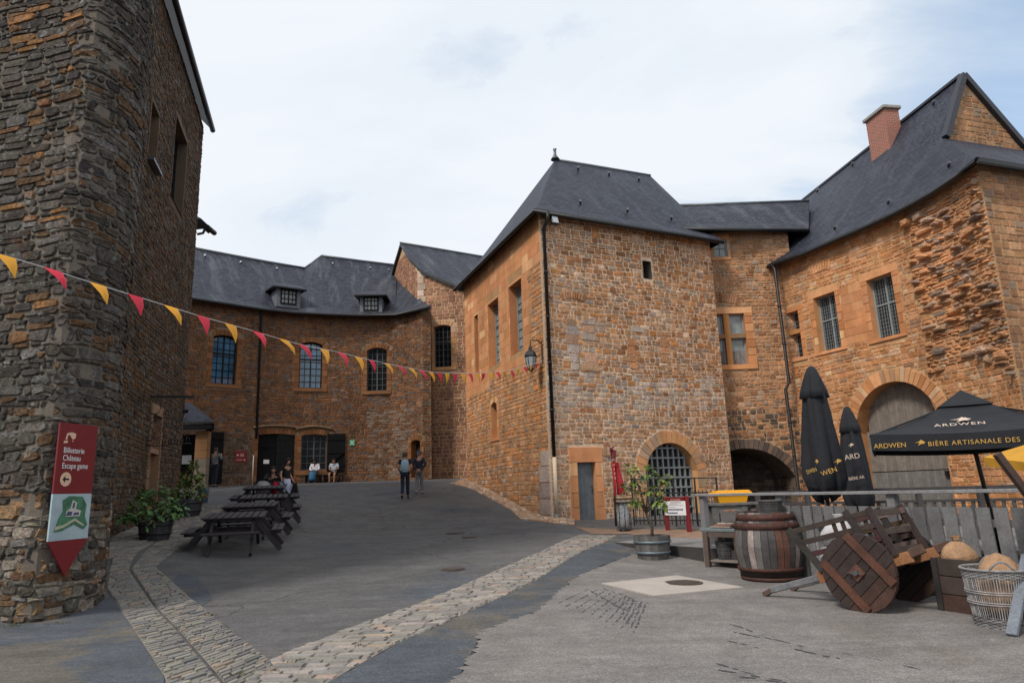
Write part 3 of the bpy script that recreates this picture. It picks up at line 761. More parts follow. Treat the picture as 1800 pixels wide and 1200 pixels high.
# dripstone mouldings over door and shop window
for o in (b1, b2):
    P = [WC.pt(o.uc + math.sin(t) * (o.R + .42), o.cv + math.cos(t) * (o.R + .42), .05) for t in np.linspace(-math.asin(min(1, (o.hw + .3) / (o.R + .42))), math.asin(min(1, (o.hw + .3) / (o.R + .42))), 11)]
    mb.tube(P, .07, 6, 2, (.2, .13, .08))
mb.build('wall', MW, tC)
for o, gl_ in ((a1, None), (a2, None), (a3, None)):
    window(WC, o, tC, 4, 7, M['frame_mid'] if o is a3 else M['frame_dark'], mat('painted_sky_glass', (.04, .12, .21), .05, spec=1.0, noise=(.9, .3, 1.7)) if o is not a3 else M['glass_dark'], .06, .03, mull=[.5], trans=[.63], off=-.2)  # sky reflection painted into the glass as patchy blue
window(WC, b2, tC, 4, 5, M['frame_mid'], M['glass_dark'], .06, .03, mull=[.5], off=-.18)
um = (b1.u0 + b1.u1) / 2; mb = MB(); mb2 = MB()
for i in range(7):
    a = b1.u0 + (um - b1.u0) * i / 7; wbox(mb, WC, a, a + (um - b1.u0) / 7 - .006, b1.v0, b1.top_at(a + .1), -.12, -.07)
wbox(mb, WC, b1.u0 + .1, um - .06, b1.v0 + .4, b1.v0 + .55, -.07, -.045); wbox(mb, WC, b1.u0 + .1, um - .06, b1.v1 - .7, b1.v1 - .55, -.07, -.045)
dl = mb.build('door', M['black_wood'], tC); tag(dl, 'boarded black left door leaf carrying a white notice')
mb = MB(); wbox(mb, WC, um + .02, um + .1, b1.v0, b1.v1 - .05, -.12, -.06); wbox(mb, WC, b1.u1 - .1, b1.u1 - .02, b1.v0, b1.v1 - .15, -.12, -.06)
wbox(mb, WC, um + .1, b1.u1 - .1, b1.v0, b1.v0 + .6, -.11, -.07); wbox(mb, WC, um + .1, b1.u1 - .1, b1.v1 - .3, b1.v1 - .2, -.11, -.07)
for i in range(1, 4):
    u = um + .1 + (b1.u1 - um - .2) * i / 4; wbox(mb, WC, u - .015, u + .015, b1.v0 + .6, b1.v1 - .3, -.1, -.075)
for i in range(1, 6):
    z = b1.v0 + .6 + (b1.v1 - b1.v0 - .9) * i / 6; wbox(mb, WC, um + .1, b1.u1 - .1, z - .015, z + .015, -.1, -.077)
dr = mb.build('door', M['frame_dark'], tC); tag(dr, 'glazed right door leaf with small panes')
mb = MB(); mb.poly([WC.pt(um + .1, b1.v0, -.13), WC.pt(b1.u1, b1.v0, -.13), WC.pt(b1.u1, b1.v1, -.13), WC.pt(um + .1, b1.v1, -.13)]); mb.build('pane', M['glass_dark'], dr)
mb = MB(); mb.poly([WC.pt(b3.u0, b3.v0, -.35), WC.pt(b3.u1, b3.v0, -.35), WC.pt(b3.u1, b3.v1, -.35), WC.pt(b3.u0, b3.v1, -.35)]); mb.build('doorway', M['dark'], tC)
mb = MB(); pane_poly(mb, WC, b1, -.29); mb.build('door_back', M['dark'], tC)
def shutter(r, tagl=None):
    a, b, c, d = WC.rect(*r); mb = MB(); n = 6
    for i in range(n): wbox(mb, WC, a + (b - a) * i / n, a + (b - a) * (i + 1) / n - .006, c, d, .06, .1)
    for z in (c + .3, (c + d) / 2, d - .3): wbox(mb, WC, a + .03, b - .03, z - .05, z + .05, .1, .125)
    mb.bar(WC.pt(a + .1, c + .35, .115), WC.pt(b - .1, (c + d) / 2 - .05, .115), .09, .02)
    return tag(mb.build('shutter', M['black_wood'], tC), tagl)
shutter((575, 762, 607, 828), 'open black shutter right of the ground-floor window'); shutter((365, 759, 391, 850), 'tall black boards behind the man in grey')
# roof with two ridge heights
er = []; rr = []
for i, (x, y) in enumerate(((342, 525), (400, 534), (459, 543), (515, 549), (570, 552), (635, 554), (700, 553))):
    p = at_z(x, y, ZC - .05); d = (p - Vector((-9, 30, 0))); d.z = 0; er.append(p - d.normalized() * .3 + Vector((0, 0, 0)))
er = [Vector((-20.3, 28.2, ZC - .05))] + er + [Vector((-4.35, 35.85, ZC - .05))]
rr = [Vector((-24.5, 33, 15.8))] + [at_z(x, y, 15.8) for x, y in ((342, 437), (405, 449), (470, 461), (535, 472))] + [at_z(x, y, 16.7) for x, y in ((565, 450), (632, 459), (697, 467))]
er2 = er; rr2 = rr + [rr[-1] + Vector((.3, -.1, 0))]
rr2 = [rr[0], rr[1], rr[2], rr[3], rr[4], rr[5], rr[6], rr[7], rr[7] + Vector((.15, 0, 0))]
kn = [a.lerp(b, .2) - Vector((0, 0, .38)) for a, b in zip(er2, rr2)]
mb = MB(); roof_strip(mb, [er2, kn, rr2], thick=.12)
back = [r + Vector((-.6, 5, -4.5)) for r in rr2]
roof_strip(mb, [[b for b in back[::-1]], rr2[::-1]], thick=.12)
rC = mb.build('roof', [M['slate_old'], M['iron']], tC)
mb = MB(); mb.tube([r + Vector((0, 0, .02)) for r in rr[:5]], .09, 8); mb.tube([rr[4], rr[5]], .07, 8); mb.tube([r + Vector((0, 0, .02)) for r in rr[5:]], .09, 8); mb.build('ridge_cap', M['zinc'], rC)
for x, i in ((0, 1), (0, 2), (0, 3), (0, 5), (0, 6), (.5, 6)):
    snow_hook(rC, rr2[i].lerp(rr2[i + 1], x + .3).lerp(kn[i].lerp(kn[i + 1], x + .3), .2) + Vector((0, -.05, .05)))
gutter(tC, [e + Vector((0, -.05, -.1)) for e in er2], .09)
def dormer(px, py, wd, ht, lab, zc=12.15):
    c = at_z(px, py, zc); j = min(range(len(er) - 1), key=lambda i: abs((er[i].x + er[i + 1].x) / 2 - c.x))
    t = (er[j + 1] - er[j]); t.z = 0; t.normalize(); nn = Vector((-t.y, t.x, 0))  # into the roof
    # bring the sill onto the slope
    e = er[j] + t * (c - er[j]).dot(t); s_ = e.lerp(rr2[j], .2); c = Vector((c.x, c.y, c.z))
    rot = Matrix((t, nn, Vector((0, 0, 1)))).transposed(); tr = lambda a, b, z: c + t * a + nn * b + Vector((0, 0, z))
    mb = MB(); D = 2.6
    for sg in (-1, 1):
        mb.box(tr(sg * (wd / 2 + .12), D / 2, ht / 2 - .1), (.2, D, ht + .2), rot, 0)
    mb.box(tr(0, D / 2, -.12), (wd + .02, D, .18), rot, 0)
    ob = mb.build('dormer', [M['slate_new'] if False else mat('dormer_cladding', (.13, .14, .16), .6, noise=(12, .7, 1.3))], tC); tag(ob, lab)
    mb = MB(); z1 = ht + .02; W2 = wd / 2 + .5
    P = [tr(-W2, -.35, z1), tr(W2, -.35, z1), tr(W2 - .25, .5, z1 + .42), tr(-W2 + .25, .5, z1 + .42), tr(W2 + .0, 2.6, z1 + .3), tr(-W2, 2.6, z1 + .3)]
    U = lambda *a: [(q[0], q[1]) for q in a]
    mb.poly([P[0], P[1], P[2], P[3]], 0, (1, 1, 1), [(0, 0), (2, 0), (1.7, .9), (.3, .9)])
    mb.poly([P[1], P[4], P[2]], 0, (1, 1, 1), [(0, 0), (2.5, 0), (.8, .6)]); mb.poly([P[5], P[0], P[3]], 0, (1, 1, 1), [(0, 0), (2.5, 0), (.8, .6)])
    mb.poly([P[3], P[2], P[4], P[5]], 0, (1, 1, 1), [(0, 0), (1, 0), (1, 2), (0, 2)]); mb.poly([p - Vector((0, 0, .07)) for p in (P[5], P[4], P[1], P[0])], 1)
    for a, b in ((0, 1), (1, 4), (5, 0)): mb.poly([P[a] - Vector((0, 0, .07)), P[b] - Vector((0, 0, .07)), P[b], P[a]], 1)
    mb.build('dormer_roof', [M['slate_new'], M['iron']], ob)
    mb = MB()
    for sg in (-1, 1): mb.box(tr(sg * (wd / 2 - .03), -.02, ht / 2), (.06, .06, ht), rot)
    mb.box(tr(0, -.02, ht - .04), (wd, .055, .08), rot); mb.box(tr(0, -.02, .0), (wd, .055, .08), rot); mb.box(tr(0, -.02, ht / 2), (.05, .05, ht), rot)
    for k in (1, 2): mb.box(tr(0, -.015, ht * k / 3), (wd, .03, .03), rot)
    for k in (-1, 1): mb.box(tr(k * wd / 4, -.015, ht / 2), (.03, .03, ht), rot)
    mb.build('dormer_window', M['frame_dark'], ob)
    mb = MB(); mb.poly([tr(-wd / 2, .03, 0), tr(wd / 2, .03, 0), tr(wd / 2, .03, ht), tr(-wd / 2, .03, ht)]); mb.build('pane', M['glass_pale'], ob)
dormer(507, 534, .86, .85, 'left dormer', 12.0); dormer(652, 545, .82, .82, 'right dormer', 11.8)
def seen(W, x, y, off=.07): u, v = W.hit(x, y); return W.pt(u, v, off)
drainpipe(tC, [seen(WC, 459, 547, .3), seen(WC, 458.5, 556, .07), seen(WC, 450, 770)], .065)
mb = MB(); u_, v_ = WC.hit(445, 800); mb.tube([WC.pt(u_, v_, .07), WC.pt(u_, 2.2, .07)], .03, 8); mb.build('downpipe', mat('pale_pipe', (.5, .48, .46), .5), tC)
# ================================================================== link building with the mullioned window
TINT[:] = [1.34, 1.20, 1.20]
tE = empty('link_building', (9, 26.3, .6), 0, 'narrow recessed stone building with mullioned window above a low dark archway', 'building')
WEe = Wall([(6.2, 26.2), (11.3, 26.2)]); ZE = 11.42
e1 = Op(WEe.rect(1253.5, 421, 1277.5, 452), 0, .14, .22, .14, .12); e2 = Op(WEe.rect(1259, 551, 1312, 641), 0, .3, .25, .2, .3)
_c = WEe.hit(1308, 788); _r = WEe.hit(1400, 858); e3 = Op((_c[0] - (_r[0] - _c[0]), _r[0], .3, _c[1]), 0, .12, .4, 0, 3.0)
e3 = Op((e3.u0, e3.u1, .3, e3.v1), e3.hw * .62, .12, .38, 0, 3.0)
e2s = e2
mb = MB(); backing(mb, WEe, .3, ZE, [e1, e2, e3], (.42, .28, .17))
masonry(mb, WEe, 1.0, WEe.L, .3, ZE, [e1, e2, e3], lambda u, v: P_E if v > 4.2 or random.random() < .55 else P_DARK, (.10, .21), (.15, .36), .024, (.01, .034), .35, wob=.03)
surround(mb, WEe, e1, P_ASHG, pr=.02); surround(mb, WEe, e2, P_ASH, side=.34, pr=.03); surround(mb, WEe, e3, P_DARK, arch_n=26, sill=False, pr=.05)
u = (e2.u0 + e2.u1) / 2 - .12; zt = e2.v0 + (e2.v1 - e2.v0) * .56
wbox(mb, WEe, u - .11, u + .11, e2.v0, e2.v1, -.26, .01, 2, (.46, .22, .08)); wbox(mb, WEe, e2.u0, u - .11, zt - .09, zt + .09, -.26, .0, 2, (.3, .18, .1)); wbox(mb, WEe, u + .11, e2.u1, zt - .09, zt + .09, -.26, .0, 2, (.3, .18, .1))
fan(mb, WEe, 1272, 600, 1.6, -.4, .45, 15, .34, P_E)
# inner wall of the vaulted passage
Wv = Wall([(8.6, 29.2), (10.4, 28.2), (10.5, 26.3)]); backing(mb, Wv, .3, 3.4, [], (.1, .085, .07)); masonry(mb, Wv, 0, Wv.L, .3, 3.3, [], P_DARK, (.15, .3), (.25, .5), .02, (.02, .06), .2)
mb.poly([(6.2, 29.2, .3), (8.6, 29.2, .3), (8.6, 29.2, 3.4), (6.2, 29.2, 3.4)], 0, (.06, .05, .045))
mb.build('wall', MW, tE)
def sub(o, a, b, c, d): return Op((a, b, c, d), 0, 0, 0, 0, o.depth)
for a, b in ((e2.u0, u - .11), (u + .11, e2.u1)):
    window(WEe, sub(e2, a, b, zt + .09, e2.v1), tE, 1, 1, M['frame_grey'], M['glass_pale'], .06, .02, off=-.2)
    wo = window(WEe, sub(e2, a, b, e2.v0, zt - .09), tE, 1, 1, M['frame_grey'], M['glass_pale'], .06, .02, off=-.2)
    q = MB(); n = 6
    for i in range(n):
        x0 = a + .05 + (b - a - .1) * i / n; k = random.uniform(.85, 1.1); wbox(q, WEe, x0, x0 + (b - a - .1) / n - .006, e2.v0 + .04, e2.v0 + (zt - e2.v0) * .5, -.19, -.155, 0, (.2 * k, .185 * k, .17 * k))
    q.build('shutter', M['grey_wood'], wo)
window(WEe, e1, tE, 2, 2, M['frame_grey'], M['glass_pale'], .05, .02, off=-.06)
ee = [Vector((5.4, 25.75, ZE - .1)), Vector((12.1, 25.75, ZE - .1))]; rE = [at_z(1175, 356, 13.75), at_z(1424, 371, 13.75)]
ee = [at_z(1190, 399, ZE), at_z(1421, 402, ZE)]
rE = [at_y(1180, 356, 28.3), at_y(1424, 371, 28.3)]; rE[0].z = rE[1].z = (rE[0].z + rE[1].z) / 2 + .15
mb = MB(); roof_strip(mb, [[ee[0], ee[1]], [a.lerp(b, .25) - Vector((0, 0, .1)) for a, b in zip(ee, rE)], rE], thick=.12)
roof_strip(mb, [[rE[1] + Vector((0, 4, -3)), rE[0] + Vector((0, 4, -3))], [rE[1], rE[0]]], thick=.12)
r_ = mb.build('roof', [M['slate_old'], M['iron']], tE)
mb = MB(); mb.tube(rE, .08, 8); mb.build('ridge_cap', M['zinc'], r_); gutter(tE, [p + Vector((0, -.04, -.1)) for p in ee], .08)
# ================================================================== right-hand building
ZF = 10.0
tF = empty('gatehouse', (13, 20, .4), 0, 'orange stone building with brick chimney and big arched plank gate', 'building')
pf = [(10.85, 26.2)] + [(p.x + .27, p.y + .1) for p in [at_z(x, y, ZF) for x, y in ((1410, 443), (1467, 418), (1520, 395), (1567, 373), (1605, 353), (1640, 333))]] + [(13.2, 18.3), (13.2, 17.75)]
WF = Wall(pf, 1)
f1 = Op(WF.rect(1384, 547, 1408, 630), 0, .2, .22, .15, .35); f2 = Op(WF.rect(1435, 516, 1474, 616), 0, .26, .28, .12, .35); f3 = Op(WF.rect(1529, 483, 1576, 594), 0, .26, .28, .12, .35)
f4 = Op(WF.rect(1508, 668, 1662, 880), 0, .35, .5, 0, .7); f4 = Op((f4.u0, f4.u1, .3, f4.v1), f4.hw * .95, .0, .45, 0, .7)
opsF = [f1, f2, f3, f4]
mb = MB(); backing(mb, WF, .2, ZF, opsF, (.55, .34, .18))
ra = WF.hit(1612, 500)[0]; rz = WF.hit(1640, 640)[1]
ruin = lambda u, v: u > ra + .15 * math.sin(v * 2.3) and v > rz + .5 * math.sin(u) - (u - ra) * .35
masonry(mb, WF, 0.02, WF.L, .2, ZF, opsF, P_F, (.09, .19), (.18, .5), .014, (.008, .03), .2, wob=.03, accept=lambda u, v: not ruin(u, v) and not (f2.u1 + .2 < u < f3.u0 - .2 and f2.v0 < v < f3.v1 + .1))
masonry(mb, WF, f2.u1 + .2, f3.u0 - .2, f2.v0, f3.v1 + .1, [], P_ASH, (.26, .34), (.3, .7), .012, (.004, .012), 0, .001, .004, m=2, fine=False, inset=.005)
P_RU = [(4, (.5, .28, .135)), (2, (.42, .25, .13)), (.8, (.24, .2, .16)), (1, (.42, .32, .22))]
P_RU2 = [(3.5, (.46, .26, .13)), (1.6, (.32, .22, .14)), (1.3, (.22, .18, .145)), (.8, (.38, .29, .21))]
masonry(mb, WF, ra - .1, WF.L, rz - 1.6, ZF - .1, opsF, P_RU, (.07, .15), (.2, .6), .018, (.015, .09), .3, jit=.02, cut=.04, accept=ruin, wob=.05, inset=.05)
masonry(mb, WF, ra - .15, WF.L, rz - 1.3, ZF - .3, opsF, P_RU2, (.17, .3), (.25, .75), .09, (.1, .26), 0, jit=.035, cut=.06, accept=lambda u, v: ruin(u, v) and random.random() < .5 + .15 * math.sin(v * 4), wob=.05, inset=.045)
for o in (f1, f2, f3): surround(mb, WF, o, P_ASH, pr=.02)
surround(mb, WF, f4, P_F, side=.0, arch_n=30, sill=False, pr=.03)
zt = f1.v0 + (f1.v1 - f1.v0) * .56; wbox(mb, WF, f1.u0, f1.u1, zt - .08, zt + .08, -.3, .0, 2, (.5, .24, .085))
fan(mb, WF, 1452, 545, 1.5, -.3, .3, 8, .4, P_F)
# south face and gable
G0 = Vector((13.2, 17.75, 0)); Ge = at_z(1800, 301, ZF); G1d = (Vector((Ge.x, Ge.y, 0)) - G0).normalized()
WG = Wall([G0, G0 + G1d * 9.0])
backing(mb, WG, .2, ZF + .16, [], (.45, .29, .17)); masonry(mb, WG, 0, 6.5, .2, ZF + .12, [], P_G, (.17, .26), (.26, .5), .022, (.01, .028), .1)
Gl = at_y(1660, 243, 21.0)
def on_gable(x, y):
    r = ray(x, y); nn = Vector((G1d.y, -G1d.x, 0)); k = (Gl - Vector((0, 0, EYE))).dot(nn) / r.dot(nn); return r * k + Vector((0, 0, EYE))
Ga = on_gable(1690, 134); _h = on_gable(1800, 262); Grr = Ga + (_h - Ga) * ((Ga.z - Gl.z) / (Ga.z - _h.z))
gd = Vector((Ga.x - Gl.x, Ga.y - Gl.y, 0)); WT = Wall([Gl, Grr]); _ua2 = gd.length
def vtG(u): return float(np.interp(u, [0, _ua2, WT.L], [Gl.z, Ga.z - .15, Gl.z]))
backing(mb, WT, Gl.z - .6, vtG, [], (.42, .27, .16), brk=[_ua2]); masonry(mb, WT, .05, WT.L - .05, Gl.z - .3, Ga.z, [], P_G, (.17, .26), (.26, .5), .024, (.01, .028), .1, vtop=vtG)
hidden_box(mb, [G0 + G1d * 9, G0 + G1d * 9 + Vector((-2.5, 12, 0)), (10.72, 30)], .2, ZF, (.4, .25, .14))
mb.build('wall', MW, tF)
for o, kw in ((f2, dict(mull=[.52], trans=[.56])), (f3, dict(mull=[.52], trans=[.56]))):
    window(WF, o, tF, 10, 16, M['frame_grey'], M['glass'], .055, .008, off=-.27, **kw)
window(WF, sub(f1, f1.u0, f1.u1, f1.v0, zt - .08), tF, 3, 5, M['frame_grey'], M['glass'], .045, .012, off=-.27); window(WF, sub(f1, f1.u0, f1.u1, zt + .08, f1.v1), tF, 3, 4, M['frame_grey'], M['glass'], .045, .012, off=-.27)
mb = MB(); nb = 26
for i in range(nb):
    a = f4.u0 + (f4.u1 - f4.u0) * i / nb; b = f4.u0 + (f4.u1 - f4.u0) * (i + 1) / nb; k = random.uniform(.85, 1.12)
    t = min(f4.top_at(a), f4.top_at(b)) + .05; o_ = random.uniform(0, .008)
    if t > 1.75: wbox(mb, WF, a + .003, b - .003, 1.72, t, -.5, -.45 + o_, 0, (.2 * k, .17 * k, .145 * k))
    wbox(mb, WF, a + .003, b - .003, .2, 1.69, -.5, -.44 + o_, 0, (.17 * k, .16 * k, .15 * k))
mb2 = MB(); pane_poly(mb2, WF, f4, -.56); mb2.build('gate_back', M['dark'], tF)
gd_ = mb.build('gate', M['grey_wood'], tF)
mb = MB(); hu, hv = WF.hit(1648, 832); mb.box(WF.pt(hu, hv, -.42), (.14, .14, .16)); mb.build('lock', M['iron'], gd_)
# roof surfaces: eave, knee, ridge
E_ = [Vector((9.6, 29.0, ZF)), Vector((10.35, 26.15, ZF))] + [at_z(x, y, ZF) for x, y in ((1410, 443), (1467, 418), (1520, 395), (1567, 373), (1605, 353), (1640, 333), (1680, 306))] + [Vector((12.85, 17.25, ZF))]
rf = at_z(1393, 367, Ga.z); n = len(E_)
Rg = [rf.lerp(Ga, max(0, (i - 0) / (n - 1)) ** 1.0) for i in range(n)]
Md = [e.lerp(r, .42) for e, r in zip(E_, Rg)]; Md[-1] = Gl.copy()
_dl = Gl - E_[-1].lerp(Rg[-1], .42)
for i, f in ((n - 2, .62), (n - 3, .36), (n - 4, .18), (n - 5, .07)): Md[i] = Md[i] + _dl * f
K1 = [e.lerp(m_, .28) - Vector((0, 0, .12)) for e, m_ in zip(E_, Md)]
mb = MB(); roof_strip(mb, [E_, K1, Md, Rg], thick=.14)
se = G0 + G1d * 9.2; se.z = ZF; Gr = Grr
se2 = Vector((Gr.x + 1.2, Gr.y - .8, Gl.z)); roof_strip(mb, [[E_[-1], se + Vector((0, -.2, 0))], [E_[-1].lerp(Gl, .28) - Vector((0, 0, .12)), se.lerp(Gr, .28) - Vector((0, 0, .12))], [Gl, Vector((Gr.x, Gr.y, Gl.z))]], thick=.14)
Rb = [Ga + Vector((7, 5.5, -(Ga.z - ZF))), rf + Vector((8, 1, -(Ga.z - ZF)))]
roof_strip(mb, [[Grr + Vector((.1, 0, 0)), rf + Vector((5, 1, -4))], [Ga, rf]], thick=.14)
rF = mb.build('roof', [M['slate_new'], M['iron']], tF)
mb = MB(); nrm = Vector((gd.y, -gd.x, 0)).normalized()
for a, b in ((Gl, Ga), (Vector((Gr.x, Gr.y, Gl.z)), Ga)): mb.bar(a + nrm * .06, b + nrm * .06, .2, .2)
mb.bar(Ga + Vector((0, 0, .04)), rf, .16, .1); mb.build('verge', M['slate_edge'] if 'slate_edge' in M else mat('slate_verge', (.03, .032, .042), .6, noise=(20, .6, 1.5)), rF)
for i, t_ in ((1, .05), (3, .05), (5, .05), (8, .06)): snow_hook(rF, K1[i] + Vector((-.02, -.02, .05)))
for i in (2, 4, 6, 8): snow_hook(rF, Rg[i].lerp(Md[i], .22) + Vector((-.05, -.02, .06)))
gutter(tF, [e + Vector((-.03, -.03, -.12)) for e in E_[1:]] + [se + Vector((0, -.2, -.12))], .085)
# chimney
brick = bpy.data.materials.new('chimney_brick'); brick.use_nodes = True; t = brick.node_tree; b = t.nodes['Principled BSDF']; b.inputs['Roughness'].default_value = .9
bt = t.nodes.new('ShaderNodeTexBrick'); bt.inputs['Scale'].default_value = 1; bt.inputs['Brick Width'].default_value = .22; bt.inputs['Row Height'].default_value = .075; bt.inputs['Mortar Size'].default_value = .008
bt.inputs['Color1'].default_value = (.36, .1, .06, 1); bt.inputs['Color2'].default_value = (.26, .09, .06, 1); bt.inputs['Mortar'].default_value = (.42, .33, .28, 1)
uvn = t.nodes.new('ShaderNodeUVMap'); uvn.uv_map = 'UVMap'; t.links.new(uvn.outputs[0], bt.inputs[0]); t.links.new(bt.outputs[0], b.inputs['Base Color'])
cb = at_y(1554, 258, 24.9); ct = at_y(1552, 200, 24.9); mb = MB()
f_ = Vector((-.17, .985, 0)).normalized(); r2 = Vector((f_.y, -f_.x, 0)); hw, hd = .31, .54
C0 = Vector((cb.x + .1, cb.y, 0)); z0, z1 = cb.z - 2.4, ct.z - .1
cor = [C0 + r2 * a * hw + f_ * b * hd for a, b in ((-1, -1), (1, -1), (1, 1), (-1, 1))]
for i in range(4):
    a, c = cor[i], cor[(i + 1) % 4]; Lw = (c - a).length
    mb.poly([(a.x, a.y, z0), (c.x, c.y, z0), (c.x, c.y, z1), (a.x, a.y, z1)], 0, (1, 1, 1), [(0, z0), (Lw, z0), (Lw, z1), (0, z1)])
rot = Matrix((r2, f_, Vector((0, 0, 1)))).transposed()
chim = mb.build('chimney', brick, rF)
mb = MB(); mb.box((C0.x, C0.y, z1 + .06), (hw * 2 + .18, hd * 2 + .18, .14), rot, 0, (.28, .26, .24), .02); mb.build('chimney_cap', mat('concrete_cap', (.3, .28, .25), .9, noise=(8, .8, 1.2)), chim)
# drainpipe in the corner
dp = [(1362, 474), (1387, 672), (1381, 684), (1404, 862)]; pp = []
for (x, y) in dp:
    u_, v_ = WF.hit(x, y) if False else (0, 0)
    pp.append(at_y(x, y, 25.75))
drainpipe(tF, [at_y(1357, 466, 25.9)] + pp + [at_y(1399, 868, 25.75)], .06)
# ================================================================== round tower and tall range on the left
TINT[:] = [.96, .93, .89]; VAR[0] = .18
tA = empty('round_tower', (-7.5, 11, 0), 0, 'rough grey-brown round stone tower looming at the left edge', 'tower')
pA = [(-13, 11.3), (-9.6, 10.2), (-7.0, 9.62), (-6.5, 9.42), (-6.28, 9.7), (-6.2, 10.1), (-6.22, 10.55), (-6.4, 11.05), (-6.95, 11.95), (-7.75, 13.25), (-8.7, 14.5), (-9.6, 15.3)]
WA = Wall(pA, 1)
mb = MB(); backing(mb, WA, -.3, 15.5, [], (.16, .135, .11), off=-.02); JOINT[0] = .026
_ua = WA.hit(100, 300)[0]
def palA(u, v):
    if v < 1.6 and random.random() < .5: return [(2, (.30, .26, .22)), (1, (.22, .19, .16)), (1, (.3, .19, .11))]
    if v > 4 and u < _ua + .3 and random.random() < .05 + .012 * max(0, v - 4): return [(1, (.30, .16, .07)), (1, (.24, .13, .07))]
    return P_A
masonry(mb, WA, 3.0, WA.L, -.1, 15.4, [], palA, (.06, .2), (.12, .6), .008, (.002, .024), .5, jit=.022, cut=.05, wob=.09, inset=.026)
JOINT[0] = .004; mb.build('wall', [M['mortar'], M['stone_old'], M['stone_old']], tA)
tA2 = empty('tall_range', (-10, 20, 1), 0, 'tall brown stone range behind the round tower, narrow windows and slate eave', 'building')
c0 = at_y(372, 213, 24.2); c1 = at_z(311, 0, c0.z); dA = Vector((c0.x - c1.x, c0.y - c1.y, 0)).normalized(); nA = Vector((dA.y, -dA.x, 0)); nA = nA if nA.x > 0 else -nA
e0 = Vector((c0.x, c0.y, 0)) - nA * .28
Wa = Wall([e0 - dA * 12.5, e0]); ZA = c0.z - .25
g1 = Op(Wa.rect(261, 182, 276, 292), 0, .1, .15, .06, .3); g2 = Op(Wa.rect(302, 215, 325, 372), 0, .1, .2, .05, .35)
g3 = Op(Wa.rect(262, 727, 278, 884), 0, .22, .3, .1, .3)
mb = MB(); opsA = [g1, g2, g3]
backing(mb, Wa, .2, ZA, opsA, (.12, .09, .065))
masonry(mb, Wa, 0, Wa.L, .3, ZA, opsA, P_A2, (.08, .17), (.14, .42), .014, (.008, .034), .35, jit=.012, cut=.025, wob=.04, inset=.022)
P_T2 = [(2, (.15, .11, .075)), (1, (.12, .09, .065))]
P_T = [(2, (.30, .2, .13)), (1, (.26, .16, .1))]
for o in (g1, g2, g3): surround(mb, Wa, o, P_T if o is g3 else P_T2, pr=.03, sill=o is not g3)
zc_ = Wa.hit(262, 790)[1]; wbox(mb, Wa, g3.u0, g3.u1, zc_ - .07, zc_ + .07, -.28, .0, 2, (.3, .2, .13))
back_dir = -nA
We_ = Wall([e0, e0 + back_dir * 8]); backing(mb, We_, .2, ZA, [], (.12, .09, .065)); masonry(mb, We_, .02, 3, .3, ZA, [], P_A2, (.14, .26), (.22, .5), .028, (.015, .05), .3)
mb.build('wall', [M['mortar'], M['stone_old'], M['ashlar']], tA2)
window(Wa, g1, tA2, 2, 3, M['frame_dark'], M['glass'], .05, .02, off=-.26); window(Wa, g2, tA2, 2, 5, M['frame_dark'], M['glass'], .05, .02, off=-.3)
mb = MB(); lf = wbox(mb, Wa, g1.u0 - .05, g1.u1 + .1, g1.v0 - .16, g1.v0 - .08, .02, .2); mb.build('sill', M['zinc'], tA2)
mb = MB(); nb = 7
for i in range(nb):
    a = g3.u0 + (g3.u1 - g3.u0) * i / nb; b = g3.u0 + (g3.u1 - g3.u0) * (i + 1) / nb; k = random.uniform(.8, 1.15)
    wbox(mb, Wa, a + .003, b - .003, g3.v0, zc_ - .07, -.2, -.16, 0, (.2 * k, .12 * k, .075 * k)); wbox(mb, Wa, a + .003, b - .003, zc_ + .07, g3.v1, -.2, -.16, 0, (.17 * k, .1 * k, .065 * k))
mb.build('shutter', M['grey_wood'], tA2)
ea = e0 - dA * 12.5 + nA * .32; eb = e0 + nA * .32 + dA * .15; ea.z = eb.z = ZA + .05
ra_, rb_ = ea - nA * 6 + Vector((0, 0, 6)), eb - nA * 6 + Vector((0, 0, 6))
mb = MB(); roof_strip(mb, [[ea, eb], [ra_, rb_]], thick=.14); mb.build('roof', [M['slate_old'], M['iron']], tA2)
gutter(tA2, [ea + Vector((0, 0, -.12)), eb + Vector((0, 0, -.12))], .1)
mb = MB(); p = at_y(353, 388, 25.2)
mb.mesh([p + Vector(q) for q in ((-.5, 0, .0), (-.5, .3, .45), (.0, 0, .1), (.32, -.02, -.22), (.32, .5, -.22), (-.5, 0, -.4), (.1, 0, -.35), (.1, .5, -.35))], [(0, 2, 3, 6, 5), (0, 1, 2), (2, 1, 4, 3), (3, 4, 7, 6)])
mb.tube([p + Vector((.3, -.1, -.3)), p + Vector((.3, .6, -.3))], .1, 8); mb.tube([p + Vector((.22, -.05, -.35)), p + Vector((.12, 0, -.52)), p + Vector((-.1, 0, -.56))], .05, 8)
mb.build('eave_end', M['iron'], tA2)
